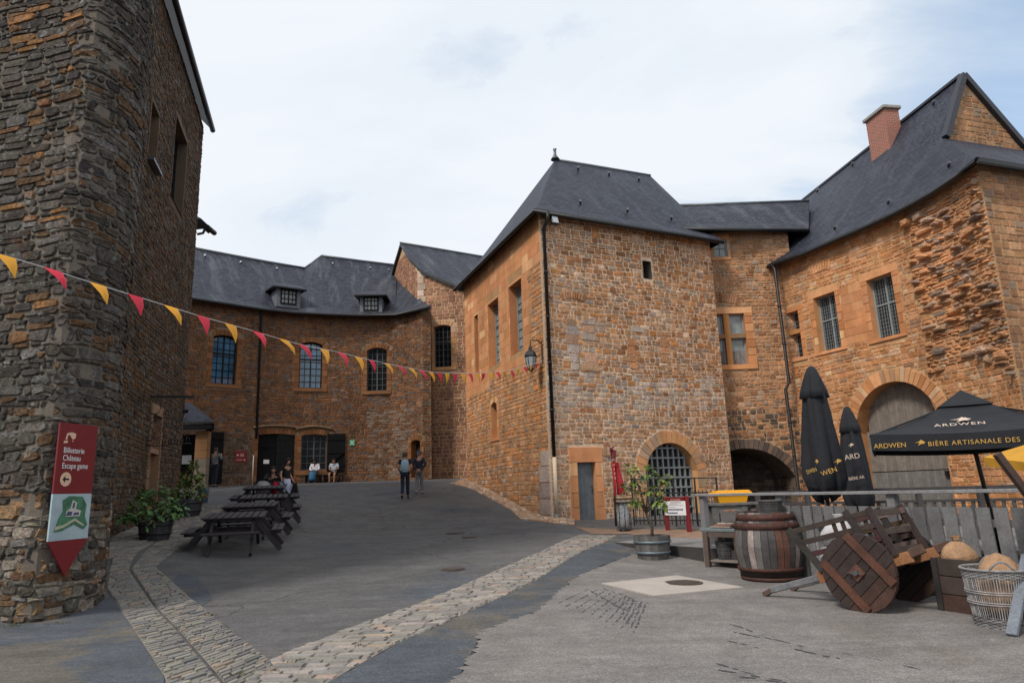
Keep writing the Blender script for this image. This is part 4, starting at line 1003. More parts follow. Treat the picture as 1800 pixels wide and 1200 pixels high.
# small hipped porch at the foot of the range
tP = empty('porch', (-14, 31, 2.1), 0, 'small porch with a hipped slate roof on one orange stone pillar', 'porch')
YP = 29.5
pa0, pa1 = at_y(338, 855, YP), at_y(360, 856, YP); zb = ground(pa0.x, YP) - .05; zt_ = at_y(356, 757, YP).z
mb = MB(); Wp = Wall([(pa0.x, YP), (pa1.x, YP)])
v = zb
while v < zt_ - .05:
    h = min(.34, zt_ - v); c = (.30, .155, .07) if v > zb + 1.3 else (.21, .17, .135)
    k = random.uniform(.88, 1.1); mb.box(((pa0.x + pa1.x) / 2, YP + .16, v + h / 2), (pa1.x - pa0.x, .32, h - .006), None, 0, tuple(x * k for x in c), .012); v += h
mb.build('pillar', M['ashlar'], tP)
e1_, e2_ = at_y(322, 742, YP - .3), at_y(376, 744, YP - .3); ap_ = at_y(329, 706, YP + 1.0); e1_.x -= 2.5; apl = ap_ + Vector((-2.5, 0, 0)); e2_.z = e1_.z
e3_ = e2_ + Vector((-1.75, 3.4, 0)); e4_ = e1_ + Vector((-1.75, 3.4, 0)); ap_.y += .3; apl.y += .3
mb = MB(); roof_strip(mb, [[e1_, e2_], [apl, ap_]], thick=.08); roof_strip(mb, [[e2_, e3_], [ap_, ap_]], thick=.08)
mb.build('roof', [M['slate_new'], M['iron']], tP)
mb = MB(); mb.bar(e1_ + Vector((0, .1, -.2)), e2_ + Vector((-.1, .1, -.2)), .14, .22); mb.bar(e2_ + Vector((-.1, .1, -.2)), e3_ + Vector((-.1, 0, -.2)), .14, .22)
mb.build('beam', M['black_wood'], tP)
mb = MB(); mb.box((pa0.x - 1.2, YP + 1.6, (zb + zt_) / 2), (2.3, .1, zt_ - zb)); mb.build('door', M['black_wood'], tP)
# ------------------------------------------------------------------ ground
def asphalt(name, base, patch, plo, phi, rough=.88, crack=True, tint2=None):
    m = bpy.data.materials.new(name); m.use_nodes = True; t = m.node_tree; N = t.nodes; Lk = t.links.new
    b = N['Principled BSDF']; b.inputs['Roughness'].default_value = rough; b.inputs['Specular IOR Level'].default_value = .3
    tcn = N.new('ShaderNodeTexCoord'); vec = tcn.outputs['Object']
    def nz(sc, det=6, ro=.6, dist=0.0, scale=(1, 1, 1)):
        mpp = N.new('ShaderNodeMapping'); mpp.inputs['Scale'].default_value = scale; mpp.inputs['Rotation'].default_value = (0, 0, R_(20)); Lk(vec, mpp.inputs[0])
        n = N.new('ShaderNodeTexNoise'); n.inputs['Scale'].default_value = sc; n.inputs['Detail'].default_value = det; n.inputs['Roughness'].default_value = ro; n.inputs['Distortion'].default_value = dist; Lk(mpp.outputs[0], n.inputs[0]); return n.outputs[0]
    def rng(src, a, c, lo=0, hi=1):
        r = N.new('ShaderNodeMapRange'); r.inputs[1].default_value = a; r.inputs[2].default_value = c; r.inputs[3].default_value = lo; r.inputs[4].default_value = hi; Lk(src, r.inputs[0]); return r.outputs[0]
    def mixc(a, c, f, ty='MIX'):
        x = N.new('ShaderNodeMix'); x.data_type = 'RGBA'; x.blend_type = ty
        if isinstance(f, float): x.inputs[0].default_value = f
        else: Lk(f, x.inputs[0])
        for i, q in ((6, a), (7, c)):
            if isinstance(q, tuple): x.inputs[i].default_value = (*q, 1)
            else: Lk(q, x.inputs[i])
        return x.outputs[2]
    cur = mixc(tuple(base), tuple(patch), rng(nz(.33, 7, .62, .6), plo, phi))
    if tint2: cur = mixc(cur, tuple(tint2), rng(nz(.7, 6, .6, .4, (1, .5, 1)), .55, .72))
    cur = mixc(cur, rng(nz(1.7, 7, .65), .3, .7, .8, 1.2), 1.0, 'MULTIPLY')
    cur = mixc(cur, rng(nz(60, 3, .7), .3, .7, .62, 1.38), 1.0, 'MULTIPLY')
    cur = mixc(cur, rng(nz(9, 5, .75), .3, .7, .87, 1.13), 1.0, 'MULTIPLY')
    cur = mixc(cur, rng(nz(3.0, 6, .7, 0, (.25, 1.6, 1)), .35, .7, .86, 1.14), 1.0, 'MULTIPLY')
    vo = N.new('ShaderNodeTexVoronoi'); vo.inputs['Scale'].default_value = 55; Lk(vec, vo.inputs[0])
    cur = mixc(cur, rng(vo.outputs[0], .05, .5, 1.25, .8), 1.0, 'MULTIPLY')
    if crack:
        v2 = N.new('ShaderNodeTexVoronoi'); v2.feature = 'DISTANCE_TO_EDGE'; v2.inputs['Scale'].default_value = .22
        dn = N.new('ShaderNodeVectorMath'); dn.operation = 'ADD'; nn = N.new('ShaderNodeTexNoise'); nn.inputs['Scale'].default_value = 1.2; nn.inputs['Detail'].default_value = 6; Lk(vec, nn.inputs[0]); Lk(vec, dn.inputs[0]); Lk(nn.outputs[1], dn.inputs[1]); Lk(dn.outputs[0], v2.inputs[0])
        cur = mixc(cur, (.03, .028, .026), rng(v2.outputs[0], .0, .006, .7, 0))
    cur = mixc(cur, (.055, .052, .05), rng(nz(1.1, 8, .7, .8), .60, .74, 0, .55))
    v3 = N.new('ShaderNodeTexVoronoi'); v3.inputs['Scale'].default_value = 22; Lk(vec, v3.inputs[0]); cur = mixc(cur, rng(v3.outputs[0], .05, .6, 1.12, .92), 1.0, 'MULTIPLY')
    Lk(cur, b.inputs['Base Color'])
    bn = N.new('ShaderNodeBump'); bn.inputs['Strength'].default_value = .5; bn.inputs['Distance'].default_value = .006; Lk(nz(90, 4, .7), bn.inputs['Height'])
    b2 = N.new('ShaderNodeBump'); b2.inputs['Strength'].default_value = .35; b2.inputs['Distance'].default_value = .03; Lk(nz(2.2, 5, .6), b2.inputs['Height']); Lk(bn.outputs[0], b2.inputs['Normal'])
    Lk(b2.outputs[0], b.inputs['Normal'])
    return m
M['asphalt'] = asphalt('courtyard_asphalt', (.124, .121, .121), (.090, .100, .116), .56, .66, tint2=(.142, .133, .126))
M['concrete'] = asphalt('pale_worn_paving', (.235, .215, .203), (.20, .188, .181), .5, .68, crack=False, tint2=(.20, .175, .155))
M['patch'] = asphalt('blue_asphalt_patch', (.088, .099, .115), (.14, .126, .108), .5, .57, crack=False)
gm = MB(); nx = np.concatenate([np.linspace(-400, -30, 12), np.linspace(-28, 26, 136), np.linspace(30, 400, 12)]); ny = np.concatenate([np.linspace(-60, -8, 8), np.linspace(-6, 44, 126), np.linspace(48, 600, 14)])
n = len(nx); gm.mesh([(x, y, ground(x, y)) for y in ny for x in nx], [(j * n + i, j * n + i + 1, (j + 1) * n + i + 1, (j + 1) * n + i) for j in range(len(ny) - 1) for i in range(n - 1)], smooth=True)
tag(gm.build('ground', M['asphalt']), kind='structure')
def resample(P, k):
    P = [Vector(p) for p in P]; L_ = [0]
    for a, b in zip(P, P[1:]): L_.append(L_[-1] + (b - a).length)
    T = np.linspace(0, L_[-1], k); 
    return [Vector([float(np.interp(t, L_, [p[i] for p in P])) for i in range(3)]) for t in T]
def ribbon(name, A, B, m, lift, k=60, w=8, rag=0.0, kind='structure'):
    """a sheet laid on the ground between two border lines"""
    A = resample([gp(*p) for p in A], k); B = resample([gp(*p) for p in B], k); mb = MB(); V = []
    for i in range(k):
        ja, jb = (random.uniform(-rag, rag) for _ in (0, 1)); d = (B[i] - A[i]).normalized()
        for j in range(w + 1):
            q = (A[i] + d * ja).lerp(B[i] + d * jb, j / w); V.append((q.x, q.y, ground(q.x, q.y) + lift))
    mb.mesh(V, [(i * (w + 1) + j, i * (w + 1) + j + 1, (i + 1) * (w + 1) + j + 1, (i + 1) * (w + 1) + j) for i in range(k - 1) for j in range(w)], smooth=True)
    return tag(mb.build(name, m), kind=kind)
# pale paving on the right and blue-grey asphalt strip beside the gutter
ribbon('paving', [(500, 1290), (798, 1197), (829, 1151), (845, 1112), (900, 1090), (947, 1074), (975, 1045), (1008, 1018), (1060, 995), (1110, 975)], [(2600, 1500), (2500, 1300), (2400, 1200), (2200, 1100), (2100, 1060), (1900, 1010), (1700, 985), (1500, 975), (1300, 968), (1180, 966)], M['concrete'], .012, 200, 40, .05)
ribbon('road_patch', [(440, 1290), (579, 1199), (691, 1135), (839, 1069), (947, 1018), (1085, 941)], [(500, 1290), (798, 1197), (829, 1151), (845, 1112), (900, 1090), (947, 1074), (1008, 1018), (1110, 975)], M['patch'], .008, 70, 10, .02)
ribbon('road_patch', [(-120, 1115), (0, 1097), (60, 1095), (125, 1080), (165, 1063), (192, 1048)], [(-120, 1290), (260, 1290), (290, 1192), (262, 1150), (231, 1100), (212, 1060)], M['patch'], .008, 40, 16, 0)
ribbon('road_patch', [(303, 1020), (315, 1008), (345, 1012), (362, 1030), (372, 1050)], [(300, 1022), (318, 1044), (338, 1062), (352, 1068), (372, 1052)], M['patch'], .006, 20, 6, .02)
TINT[:] = [1.02, 1.0, 1.0]
# cobbled gutters : individually laid stones over a sand bed
M['cobble'] = mat('worn_cobbles', (1, 1, 1), .85, attr=True, noise=[(4, .8, 1.15), (35, .8, 1.2)], bump=[(25, .35, .012)])
M['sand'] = mat('sand_bed', (.20, .175, .15), .95, noise=[(6, .7, 1.2), (60, .8, 1.2)], bump=[(50, .4, .01)])
P_COB = [(3, (0.176, 0.168, 0.148)), (2, (0.216, 0.2, 0.172)), (2, (0.152, 0.148, 0.14)), (0.7, (0.24, 0.192, 0.148)), (0.6, (0.112, 0.112, 0.112))]
P_COBW = [(3, (0.2349, 0.2154, 0.1919)), (2, (0.2741, 0.2467, 0.2154)), (2, (0.1958, 0.184, 0.1683)), (0.8, (0.2975, 0.2271, 0.1762))]
def cobble_band(name, A, B, pal, k, bl=(.18, .34), bw=.12, lift=.014, gap=.022, dish=.03, skew=0.0):
    """rows run across the band; stones are low domed blocks"""
    A = [gp(*p) for p in A]; B = [gp(*p) for p in B]; LA = sum((b - a).length for a, b in zip(A, A[1:])); rows = max(2, int(LA / bw))
    A = resample(A, rows + 1); B = resample(B, rows + 1); mb = MB()
    V = []
    for i in range(rows + 1):
        for j in range(7):
            q = A[i].lerp(B[i], j / 6); V.append((q.x, q.y, ground(q.x, q.y) + lift - .004))
    mb.mesh(V, [(i * 7 + j, i * 7 + j + 1, (i + 1) * 7 + j + 1, (i + 1) * 7 + j) for i in range(rows) for j in range(6)], 1)
    for i in range(rows):
        wdt = ((B[i] - A[i]).length + (B[i + 1] - A[i + 1]).length) / 2; s = -random.uniform(0, bl[0])
        while s < wdt - .03:
            L_ = random.uniform(*bl); s0, s1 = max(0, s), min(wdt, s + L_); s += L_
            if s1 - s0 < .05: continue
            def P(t, q, z=0.0):
                a = A[i].lerp(B[i], t / wdt); b = A[i + 1].lerp(B[i + 1], t / wdt); p = a.lerp(b, q); return Vector((p.x, p.y, ground(p.x, p.y) + z))
            g = gap / 2; gq = g / bw * 1.1; c = pick(pal(i / rows, s0 / wdt) if callable(pal) else pal); h = lift + random.uniform(.006, .024)
            jj = lambda: random.uniform(-.014, .014)
            lo = [P(s0 + g + jj(), gq, lift - .004), P(s1 - g + jj(), gq, lift - .004), P(s1 - g + jj(), 1 - gq, lift - .004), P(s0 + g + jj(), 1 - gq, lift - .004)]
            mid = [P(s0 + g + .006, gq + .05, h * .9), P(s1 - g - .006, gq + .05, h * .9), P(s1 - g - .006, 1 - gq - .05, h * .9), P(s0 + g + .006, 1 - gq - .05, h * .9)]
            top = [P(s0 + g + .03, gq + .22, h), P(s1 - g - .03, gq + .22, h), P(s1 - g - .03, 1 - gq - .22, h), P(s0 + g + .03, 1 - gq - .22, h)]
            mb.mesh(lo + mid + top, [(0, 1, 5, 4), (1, 2, 6, 5), (2, 3, 7, 6), (3, 0, 4, 7), (4, 5, 9, 8), (5, 6, 10, 9), (6, 7, 11, 10), (7, 4, 8, 11), (8, 9, 10, 11)], 0, c)
    return tag(mb.build(name, [M['cobble'], M['sand']]), kind='structure')
# right gutter running up to the tower house
mid = [(400, 1290), (520, 1182), (650, 1122), (817, 1054), (947, 996), (1051, 941)]
cobble_band('cobbled_gutter', [(330, 1290), (474, 1161), (614, 1105), (793, 1038), (947, 972), (1022, 940)], [(470, 1290), (579, 1199), (691, 1135), (839, 1069), (947, 1018), (1085, 941)], P_COBW, 0, (.16, .36), .13)
# left gutter in two strips divided by a drain line
cobble_band('cobbled_gutter', [(300, 1250), (290, 1192), (231, 1100), (205, 1060), (187, 1033), (193, 1000), (200, 975)], [(400, 1215), (372, 1184), (306, 1105), (250, 1038), (226, 1002), (232, 985), (243, 970)], P_COB, 0, (.16, .3), .115)
cobble_band('cobbled_gutter', [(408, 1222), (380, 1184), (310, 1103), (254, 1037), (230, 1001), (244, 983), (262, 962), (330, 916), (372, 888)], [(486, 1180), (474, 1161), (416, 1118), (359, 1069), (300, 1020), (273, 997), (300, 975), (367, 924), (400, 887)], P_COB, 0, (.16, .3), .115)
cobble_band('cobbled_path', [(180, 985), (185, 962), (205, 940), (240, 925), (290, 905), (322, 886)], [(243, 970), (258, 962), (300, 937), (340, 910), (372, 888)], P_COB, 0, (.18, .34), .14)
# stone kerb slope under the tower house
mb = MB()
kA = resample([gp(*p) for p in ((1010, 922), (975, 920), (948, 916), (915, 913), (900, 897), (868, 880), (826, 858), (790, 850))], 46)
kB = resample([gp(*p) for p in ((1010, 919), (972, 917), (958, 914), (940, 908), (905, 890), (870, 871), (840, 856), (818, 845))], 46)
for i in range(45):
    for j in range(4):
        a, b = kA[i].lerp(kB[i], j / 4), kA[i + 1].lerp(kB[i + 1], j / 4); c, d = kA[i + 1].lerp(kB[i + 1], (j + .93) / 4), kA[i].lerp(kB[i], (j + .93) / 4)
        b = a.lerp(b, .95); c = d.lerp(c, .95); r_ = lambda: random.uniform(.0, .02)
        zt2 = lambda p, t: Vector((p.x, p.y, ground(p.x, p.y) + .02 + .10 * t + r_()))
        top = [zt2(a, j / 4), zt2(b, j / 4), zt2(c, (j + 1) / 4), zt2(d, (j + 1) / 4)]; lo = [Vector((p.x, p.y, ground(p.x, p.y) - .02)) for p in (a, b, c, d)]
        mb.mesh(lo + top, [(0, 1, 5, 4), (1, 2, 6, 5), (2, 3, 7, 6), (3, 0, 4, 7), (4, 5, 6, 7)], 0, pick([(2, (.4, .25, .15)), (2, (.32, .22, .15)), (1, (.45, .33, .24))]))
tag(mb.build('stone_kerb', M['cobble']), kind='structure')
# brown earth strip in front of the gate railings
ribbon('earth_strip', [(1010, 926), (1090, 930), (1130, 930), (1235, 930)], [(1040, 938), (1100, 938), (1190, 950), (1245, 946)], mat('gravelly_earth', (.24, .15, .1), .95, noise=[(5, .7, 1.25), (50, .7, 1.3)], bump=[(40, .5, .02)]), .01, 20, 4, .03)
# pale slab and manholes
def ground_poly(name, pts, m, lift, th=.0, parent=None):
    P = [gp(*p) for p in pts]; mb = MB(); top = [Vector((p.x, p.y, ground(p.x, p.y) + lift)) for p in P]
    mb.poly(top[::-1] if False else top); lo = [p - Vector((0, 0, .03)) for p in top]
    for i in range(len(top)): mb.poly([lo[i], lo[(i + 1) % len(top)], top[(i + 1) % len(top)], top[i]])
    return mb.build(name, m, parent)
s_ = ground_poly('concrete_slab', [(1057, 1027), (1150, 1049), (1308, 1034), (1190, 1013)], mat('pale_concrete', (.42, .37, .33), .85, noise=[(2, .85, 1.1), (30, .85, 1.1)], bump=[(60, .3, .004)]), .024); tag(s_, kind='structure')
def disc(name, px, py, rx, m, lift, lab, cat, grp=None, n=28):
    c = gp(px, py); mb = MB(); a_ = [Vector((c.x + rx * math.cos(2 * math.pi * k / n), c.y + rx * math.sin(2 * math.pi * k / n), c.z + lift)) for k in range(n)]
    lo = [p - Vector((0, 0, .02)) for p in a_]; mb.poly(a_)
    for k in range(n): mb.poly([lo[k], lo[(k + 1) % n], a_[(k + 1) % n], a_[k]])
    k = rx * .8
    for i in range(-4, 5):
        x = i * k / 4.5; y = math.sqrt(max(0, k * k - x * x)); mb.bar(c + Vector((x, -y, lift + .004)), c + Vector((x, y, lift + .004)), .03, .012)
        mb.bar(c + Vector((-y, x, lift + .004)), c + Vector((y, x, lift + .004)), .028, .011)
    o = mb.build(name, m); tag(o, lab, cat, grp); return o
MH = mat('rusty_cast_iron', (.085, .065, .055), .7, metal=.3, noise=[(20, .6, 1.4)])
disc('manhole_cover', 1201, 1029, .3, MH, .05, 'round manhole cover set in the pale concrete slab', 'manhole cover')
disc('manhole_cover', 800, 937, .28, MH, .012, 'flat manhole cover farthest up the asphalt, near the tower house', 'manhole cover')
disc('manhole_cover', 825, 944, .2, MH, .012, 'small manhole cover just below the farthest one', 'manhole cover')
disc('manhole_cover', 797, 1000, .22, MH, .012, 'manhole cover nearest the cobbled gutter', 'manhole cover')
# tyre and oil scars in the pale paving
sc = mat('dark_bitumen_scars', (.055, .055, .06), .8, noise=[(30, .7, 1.4)])
mb = MB()
def scar(x0, y0, x1, y1, w_):
    a, b = gp(x0, y0), gp(x1, y1); d = (b - a); L_ = d.length; d.normalize(); s = Vector((-d.y, d.x, 0)); t = 0
    while t < L_:
        l = random.uniform(.03, .16); ww = w_ * random.uniform(.3, 1); o = s * random.uniform(-w_, w_) * .6; p = a + d * t + o; q = a + d * min(L_, t + l) + o
        P = [p - s * ww * .3, p + d * l * .3 - s * ww, q - s * ww * .6, q + s * ww * .5, p + d * l * .5 + s * ww, p + s * ww * .4]
        mb.poly([Vector((k.x, k.y, ground(k.x, k.y) + .0165)) for k in P]); t += l * random.uniform(.7, 2.2)
random.seed(31)
for i in range(9): scar(1040 + i * 11, 1034 + i * 3.2, 1010 + i * 14 - 30, 1062 + i * 5.5, .012)
for i in range(6): scar(1100 + i * 7, 1048 + i * 3, 1085 + i * 6, 1078 + i * 7, .016)
scar(1040, 1040, 1100, 1075, .02); scar(1060, 1035, 1140, 1062, .015)
for x0, y0, x1, y1, w_ in ((1283, 1098, 1340, 1118, .02), (1290, 1112, 1345, 1125, .022), (1280, 1128, 1335, 1141, .015), (1345, 1122, 1410, 1138, .015), (1395, 1143, 1475, 1160, .022), (1260, 1168, 1330, 1190, .02), (1262, 1180, 1380, 1199, .022), (1300, 1192, 1400, 1204, .022), (1585, 1172, 1620, 1180, .014), (1480, 1150, 1560, 1164, .008), (1290, 1077, 1320, 1084, .01)): scar(x0, y0, x1, y1, w_)
tag(mb.build('tar_marks', sc), kind='stuff')
# little tufts in the joints
mb = MB(); random.seed(5)
for (x, y, nn, r_) in ((322, 1105, 60, .1), (372, 1084, 40, .07), (523, 1166, 40, .09), (480, 1185, 40, .09), (632, 1138, 25, .06), (100, 1098, 30, .12), (20, 1102, 60, .15), (420, 1190, 30, .08)):
    c = gp(x, y)
    for _ in range(nn):
        a = random.uniform(0, 6.28); rr_ = random.uniform(0, r_); p = Vector((c.x + math.cos(a) * rr_ * 1.6, c.y + math.sin(a) * rr_, c.z + .02)); h = random.uniform(.01, .035); a2 = random.uniform(0, 6.28)
        d = Vector((math.cos(a2), math.sin(a2), 0)); mb.poly([p - d * .006, p + d * .006, p + Vector((random.uniform(-.02, .02), random.uniform(-.02, .02), h))])
tag(mb.build('weeds', mat('dry_moss', (.085, .09, .035), .9)), kind='stuff')
# ------------------------------------------------------------------ small materials
random.seed(11)
M['weather'] = M['grey_wood']
M['brown_wood'] = mat('dark_stained_wood', (.06, .035, .028), .75, noise=[(4, .6, 1.3), (40, .75, 1.25)], bump=[(45, .4, .006)])
M['table_wood'] = mat('dark_table_wood', (.03, .023, .027), .62, noise=[(4, .6, 1.4), (40, .75, 1.25)], bump=[(45, .4, .006)], spec=.4)
M['rust_wood'] = mat('reddish_old_wood', (1, 1, 1), .8, attr=True, noise=[(5, .6, 1.35), (45, .7, 1.3)], bump=[(40, .5, .008)])
M['red'] = mat('red_paint', (.17, .009, .013), .5, noise=(6, .9, 1.08))
M['white'] = mat('white_print', (.72, .72, .72), .6)
M['beige'] = mat('beige_print', (.68, .45, .32), .6)
M['gold'] = mat('gold_print', (.52, .30, .06), .6)
M['tan_print'] = mat('tan_print', (.58, .45, .36), .6)
M['cloth_black'] = mat('black_canvas', (.0095, .0105, .015), .85, noise=[(3, .7, 1.3), (60, .85, 1.15)], bump=[(5, .35, .05)])
M['cloth_yellow'] = mat('yellow_canvas', (.55, .27, .015), .75, noise=[(4, .85, 1.1)])
M['burlap'] = mat('burlap', (.42, .25, .14), .95, noise=[(7, .75, 1.15), (90, .8, 1.2)], bump=[(9, .9, .06), (28, .8, .02), (120, .5, .004)])
M['wicker'] = mat('grey_wicker', (1, 1, 1), .8, attr=True, noise=[(15, .6, 1.3)])
M['yellow'] = mat('yellow_plastic', (.78, .36, .01), .45)
M['soil'] = mat('potting_soil', (.03, .022, .016), .95, bump=[(30, .8, .03)])
M['bark'] = mat('grey_bark', (.10, .075, .055), .9, noise=[(12, .6, 1.3)], bump=[(25, .6, .01)])
def leaf_mat(name, a):
    m = mat(name, (1, 1, 1), .6, attr=True, noise=[(9, .8, 1.2)]); b = m.node_tree.nodes['Principled BSDF']
    b.inputs['Subsurface Weight'].default_value = 0.0; return m
M['leaf'] = leaf_mat('fig_leaves', 1)
def text(s, size, parent, origin, X, Yv, m, name='lettering', align='CENTER', depth=.001, shear=0, sx=1.0, spacing=1.0, fit=None):
    cu = bpy.data.curves.new('t', 'FONT'); cu.body = s; cu.size = size; cu.align_x = align; cu.extrude = depth; cu.shear = shear; cu.space_character = spacing
    to = bpy.data.objects.new('t', cu); COL.objects.link(to); dg = bpy.context.evaluated_depsgraph_get(); dg.update()
    me = bpy.data.meshes.new_from_object(to.evaluated_get(dg)); bpy.data.objects.remove(to); bpy.data.curves.remove(cu)
    if fit: xs2 = [v.co.x for v in me.vertices]; sx = fit / (max(xs2) - min(xs2))
    X = Vector(X).normalized(); Yv = Vector(Yv).normalized(); Z = X.cross(Yv)
    mt = Matrix((X * sx, Yv, Z)).transposed().to_4x4(); mt.translation = Vector(origin); me.transform(mt)
    off = Vector((0, 0, 0)); p = parent
    while p is not None: off += p.location; p = p.parent
    me.transform(Matrix.Translation(-off)); me.materials.clear(); me.materials.append(m); me.name = name
    o = bpy.data.objects.new(name, me); COL.objects.link(o); o.parent = parent; return o
def flat(parent, name, O, X, Yv, polys, m, lift=.0):
    """flat shapes on a board: polys in board coordinates"""
    X = Vector(X).normalized(); Yv = Vector(Yv).normalized(); Z = X.cross(Yv); mb = MB()
    for p in polys: mb.poly([Vector(O) + X * a + Yv * b + Z * lift for a, b in p])
    return mb.build(name, m, parent)
# emblem : leaping boar in a few strokes
BOAR = [[(-.62, .16), (-.2, .22), (.02, .38), (.12, .52), (.2, .42), (.34, .40), (.42, .28), (.62, .16), (.55, .06), (.36, .06), (.5, -.1), (.36, -.06), (.18, -.02), (.02, -.1), (-.16, -.22), (-.3, -.24), (-.1, -.02), (-.08, .12), (-.3, .12)]]
def scaled(P, cx, cy, s, sy=None): return [[(cx + a * s, cy + b * (sy or s)) for a, b in p] for p in P]
# ------------------------------------------------------------------ red direction sign on the round tower
pa, pb = WA.hit(91, 870), WA.hit(160, 870)
A_ = WA.pt(*pa, .09); A_.z = 0; X_ = Vector((.17, .985, 0)).normalized(); N_ = Vector((X_.y, -X_.x, 0))
A_ = A_ + N_ * (max((p - A_).dot(N_) for p in WA.P if 9.3 < p.y < 12) + .045)
def on_plane(px, py):
    r = ray(px, py); k = (A_ - Vector((0, 0, EYE))).dot(N_) / r.dot(N_); p = r * k + Vector((0, 0, EYE)); return (p - A_).dot(X_), p.z
_l, _r2 = on_plane(93, 870)[0], on_plane(161, 870)[0]; A_ = A_ + X_ * _l; w_ = _r2 - _l
z0 = on_plane(121, 948)[1]; z1 = on_plane(137, 745)[1]; zm = on_plane(127, 867)[1]; zt = on_plane(118, 1011)[1]
sg = empty('direction_sign', (A_.x, A_.y, zt), 0, 'red arrow-shaped sign with a site map, fixed to the round stone tower', 'sign')
mb = MB(); wf = w_ + .0
def slab(mb, P, th=.025, m=0):
    F = [A_ + X_ * a + N_ * 0 + Vector((0, 0, z)) for a, z in P]; Bk = [p - N_ * th for p in F]; mb.poly(F, m); mb.poly(Bk[::-1], m)
    for i in range(len(F)): mb.poly([Bk[i], Bk[(i + 1) % len(F)], F[(i + 1) % len(F)], F[i]], m)
slab(mb, [(0, zm), (w_, zm), (w_, z1), (0, z1)]); mb.build('panel', M['red'], sg)
mb = MB(); slab(mb, [(0, z0), (w_, z0), (w_, zm - .003), (0, zm - .003)]); mp_ = mb.build('map_panel', mat('map_pale_blue', (.36, .46, .5), .5, noise=[(3, .8, 1.2)]), sg)
mb = MB(); slab(mb, [(w_ * .5, zt), (w_, z0 - .003), (0, z0 - .003)]); mb.build('arrow_tip', M['red'], sg)
h_ = zm - z0; Oz = A_ + Vector((0, 0, z0)) + N_ * .003; sc_ = lambda P: [[(a * w_, b * h_) for a, b in p] for p in P]
flat(sg, 'map_drawing', Oz, X_, (0, 0, 1), sc_([[(.1, .18), (.2, .5), (.28, .62), (.25, .85), (.4, .95), (.75, .93), (.88, .75), (.86, .5), (.95, .3), (.85, .2), (.6, .32), (.3, .2)]]), mat('map_green', (.05, .16, .09), .6, noise=[(12, .5, 1.5)]), .002)
flat(sg, 'map_drawing', Oz, X_, (0, 0, 1), sc_([[(.12, .22), (.33, .27), (.6, .4), (.85, .27), (.85, .31), (.6, .46), (.33, .33), (.12, .3)]]), mat('map_path', (.42, .42, .3), .6), .004)
flat(sg, 'map_drawing', Oz, X_, (0, 0, 1), sc_([[(.36, .5), (.72, .5), (.74, .62), (.6, .66), (.62, .8), (.5, .86), (.46, .68), (.36, .62)]]), mat('map_walls', (.5, .48, .45), .6), .004)
flat(sg, 'map_drawing', Oz, X_, (0, 0, 1), sc_([[(.36, .52), (.5, .52), (.52, .6), (.4, .62)], [(.54, .52), (.7, .53), (.68, .59), (.56, .58)], [(.5, .68), (.56, .68), (.57, .8), (.52, .8)]]), mat('map_roofs', (.05, .07, .14), .6), .006)
Zt = lambda y, x=127: on_plane(x, y)[1]
for s, y, ft in (('Billetterie', 796, .53), ('Château', 809.5, .45), ('Escape game', 823, .66)):
    text(s, (z1 - zm) * .115, sg, A_ + X_ * w_ * .14 + Vector((0, 0, Zt(y))) + N_ * .004, X_, (0, 0, 1), M['white'], align='LEFT', fit=ft * w_)
cc = (w_ * .27, Zt(842)); r_ = w_ * .14; ry_ = (z1 - zm) * .10
flat(sg, 'arrow_disc', A_ + N_ * .003, X_, (0, 0, 1), [[(cc[0] + r_ * math.cos(t), cc[1] + ry_ * math.sin(t)) for t in np.linspace(0, 6.28, 25)[:-1]]], M['beige'], .0)
flat(sg, 'arrow', A_ + N_ * .006, X_, (0, 0, 1), [[(cc[0] - r_ * .6, cc[1]), (cc[0] - r_ * .1, cc[1] - ry_ * .5), (cc[0] - r_ * .1, cc[1] - ry_ * .12), (cc[0] + r_ * .6, cc[1] - ry_ * .12), (cc[0] + r_ * .6, cc[1] + ry_ * .12), (cc[0] - r_ * .1, cc[1] + ry_ * .12), (cc[0] - r_ * .1, cc[1] + ry_ * .5)]], M['dark'])
yi = Zt(768); s_ = w_ * .2; si_ = (z1 - zm) * .1
flat(sg, 'visor_icon', A_ + N_ * .003, X_, (0, 0, 1), [[(w_ * .27 + a * s_, yi + b * si_) for a, b in p] for p in [[(-.5, -.1), (-.4, .5), (.2, .7), (.75, .55), (.75, -.1), (.4, -.35), (.1, .05), (-.05, .35), (-.3, .1), (-.3, -.4), (-.6, -.35)], [(-.75, -.95), (-.2, -.85), (-.25, -.5), (-.7, -.6)], [(.3, -.5), (.45, -.75), (.5, -.45)]]], M['beige'])
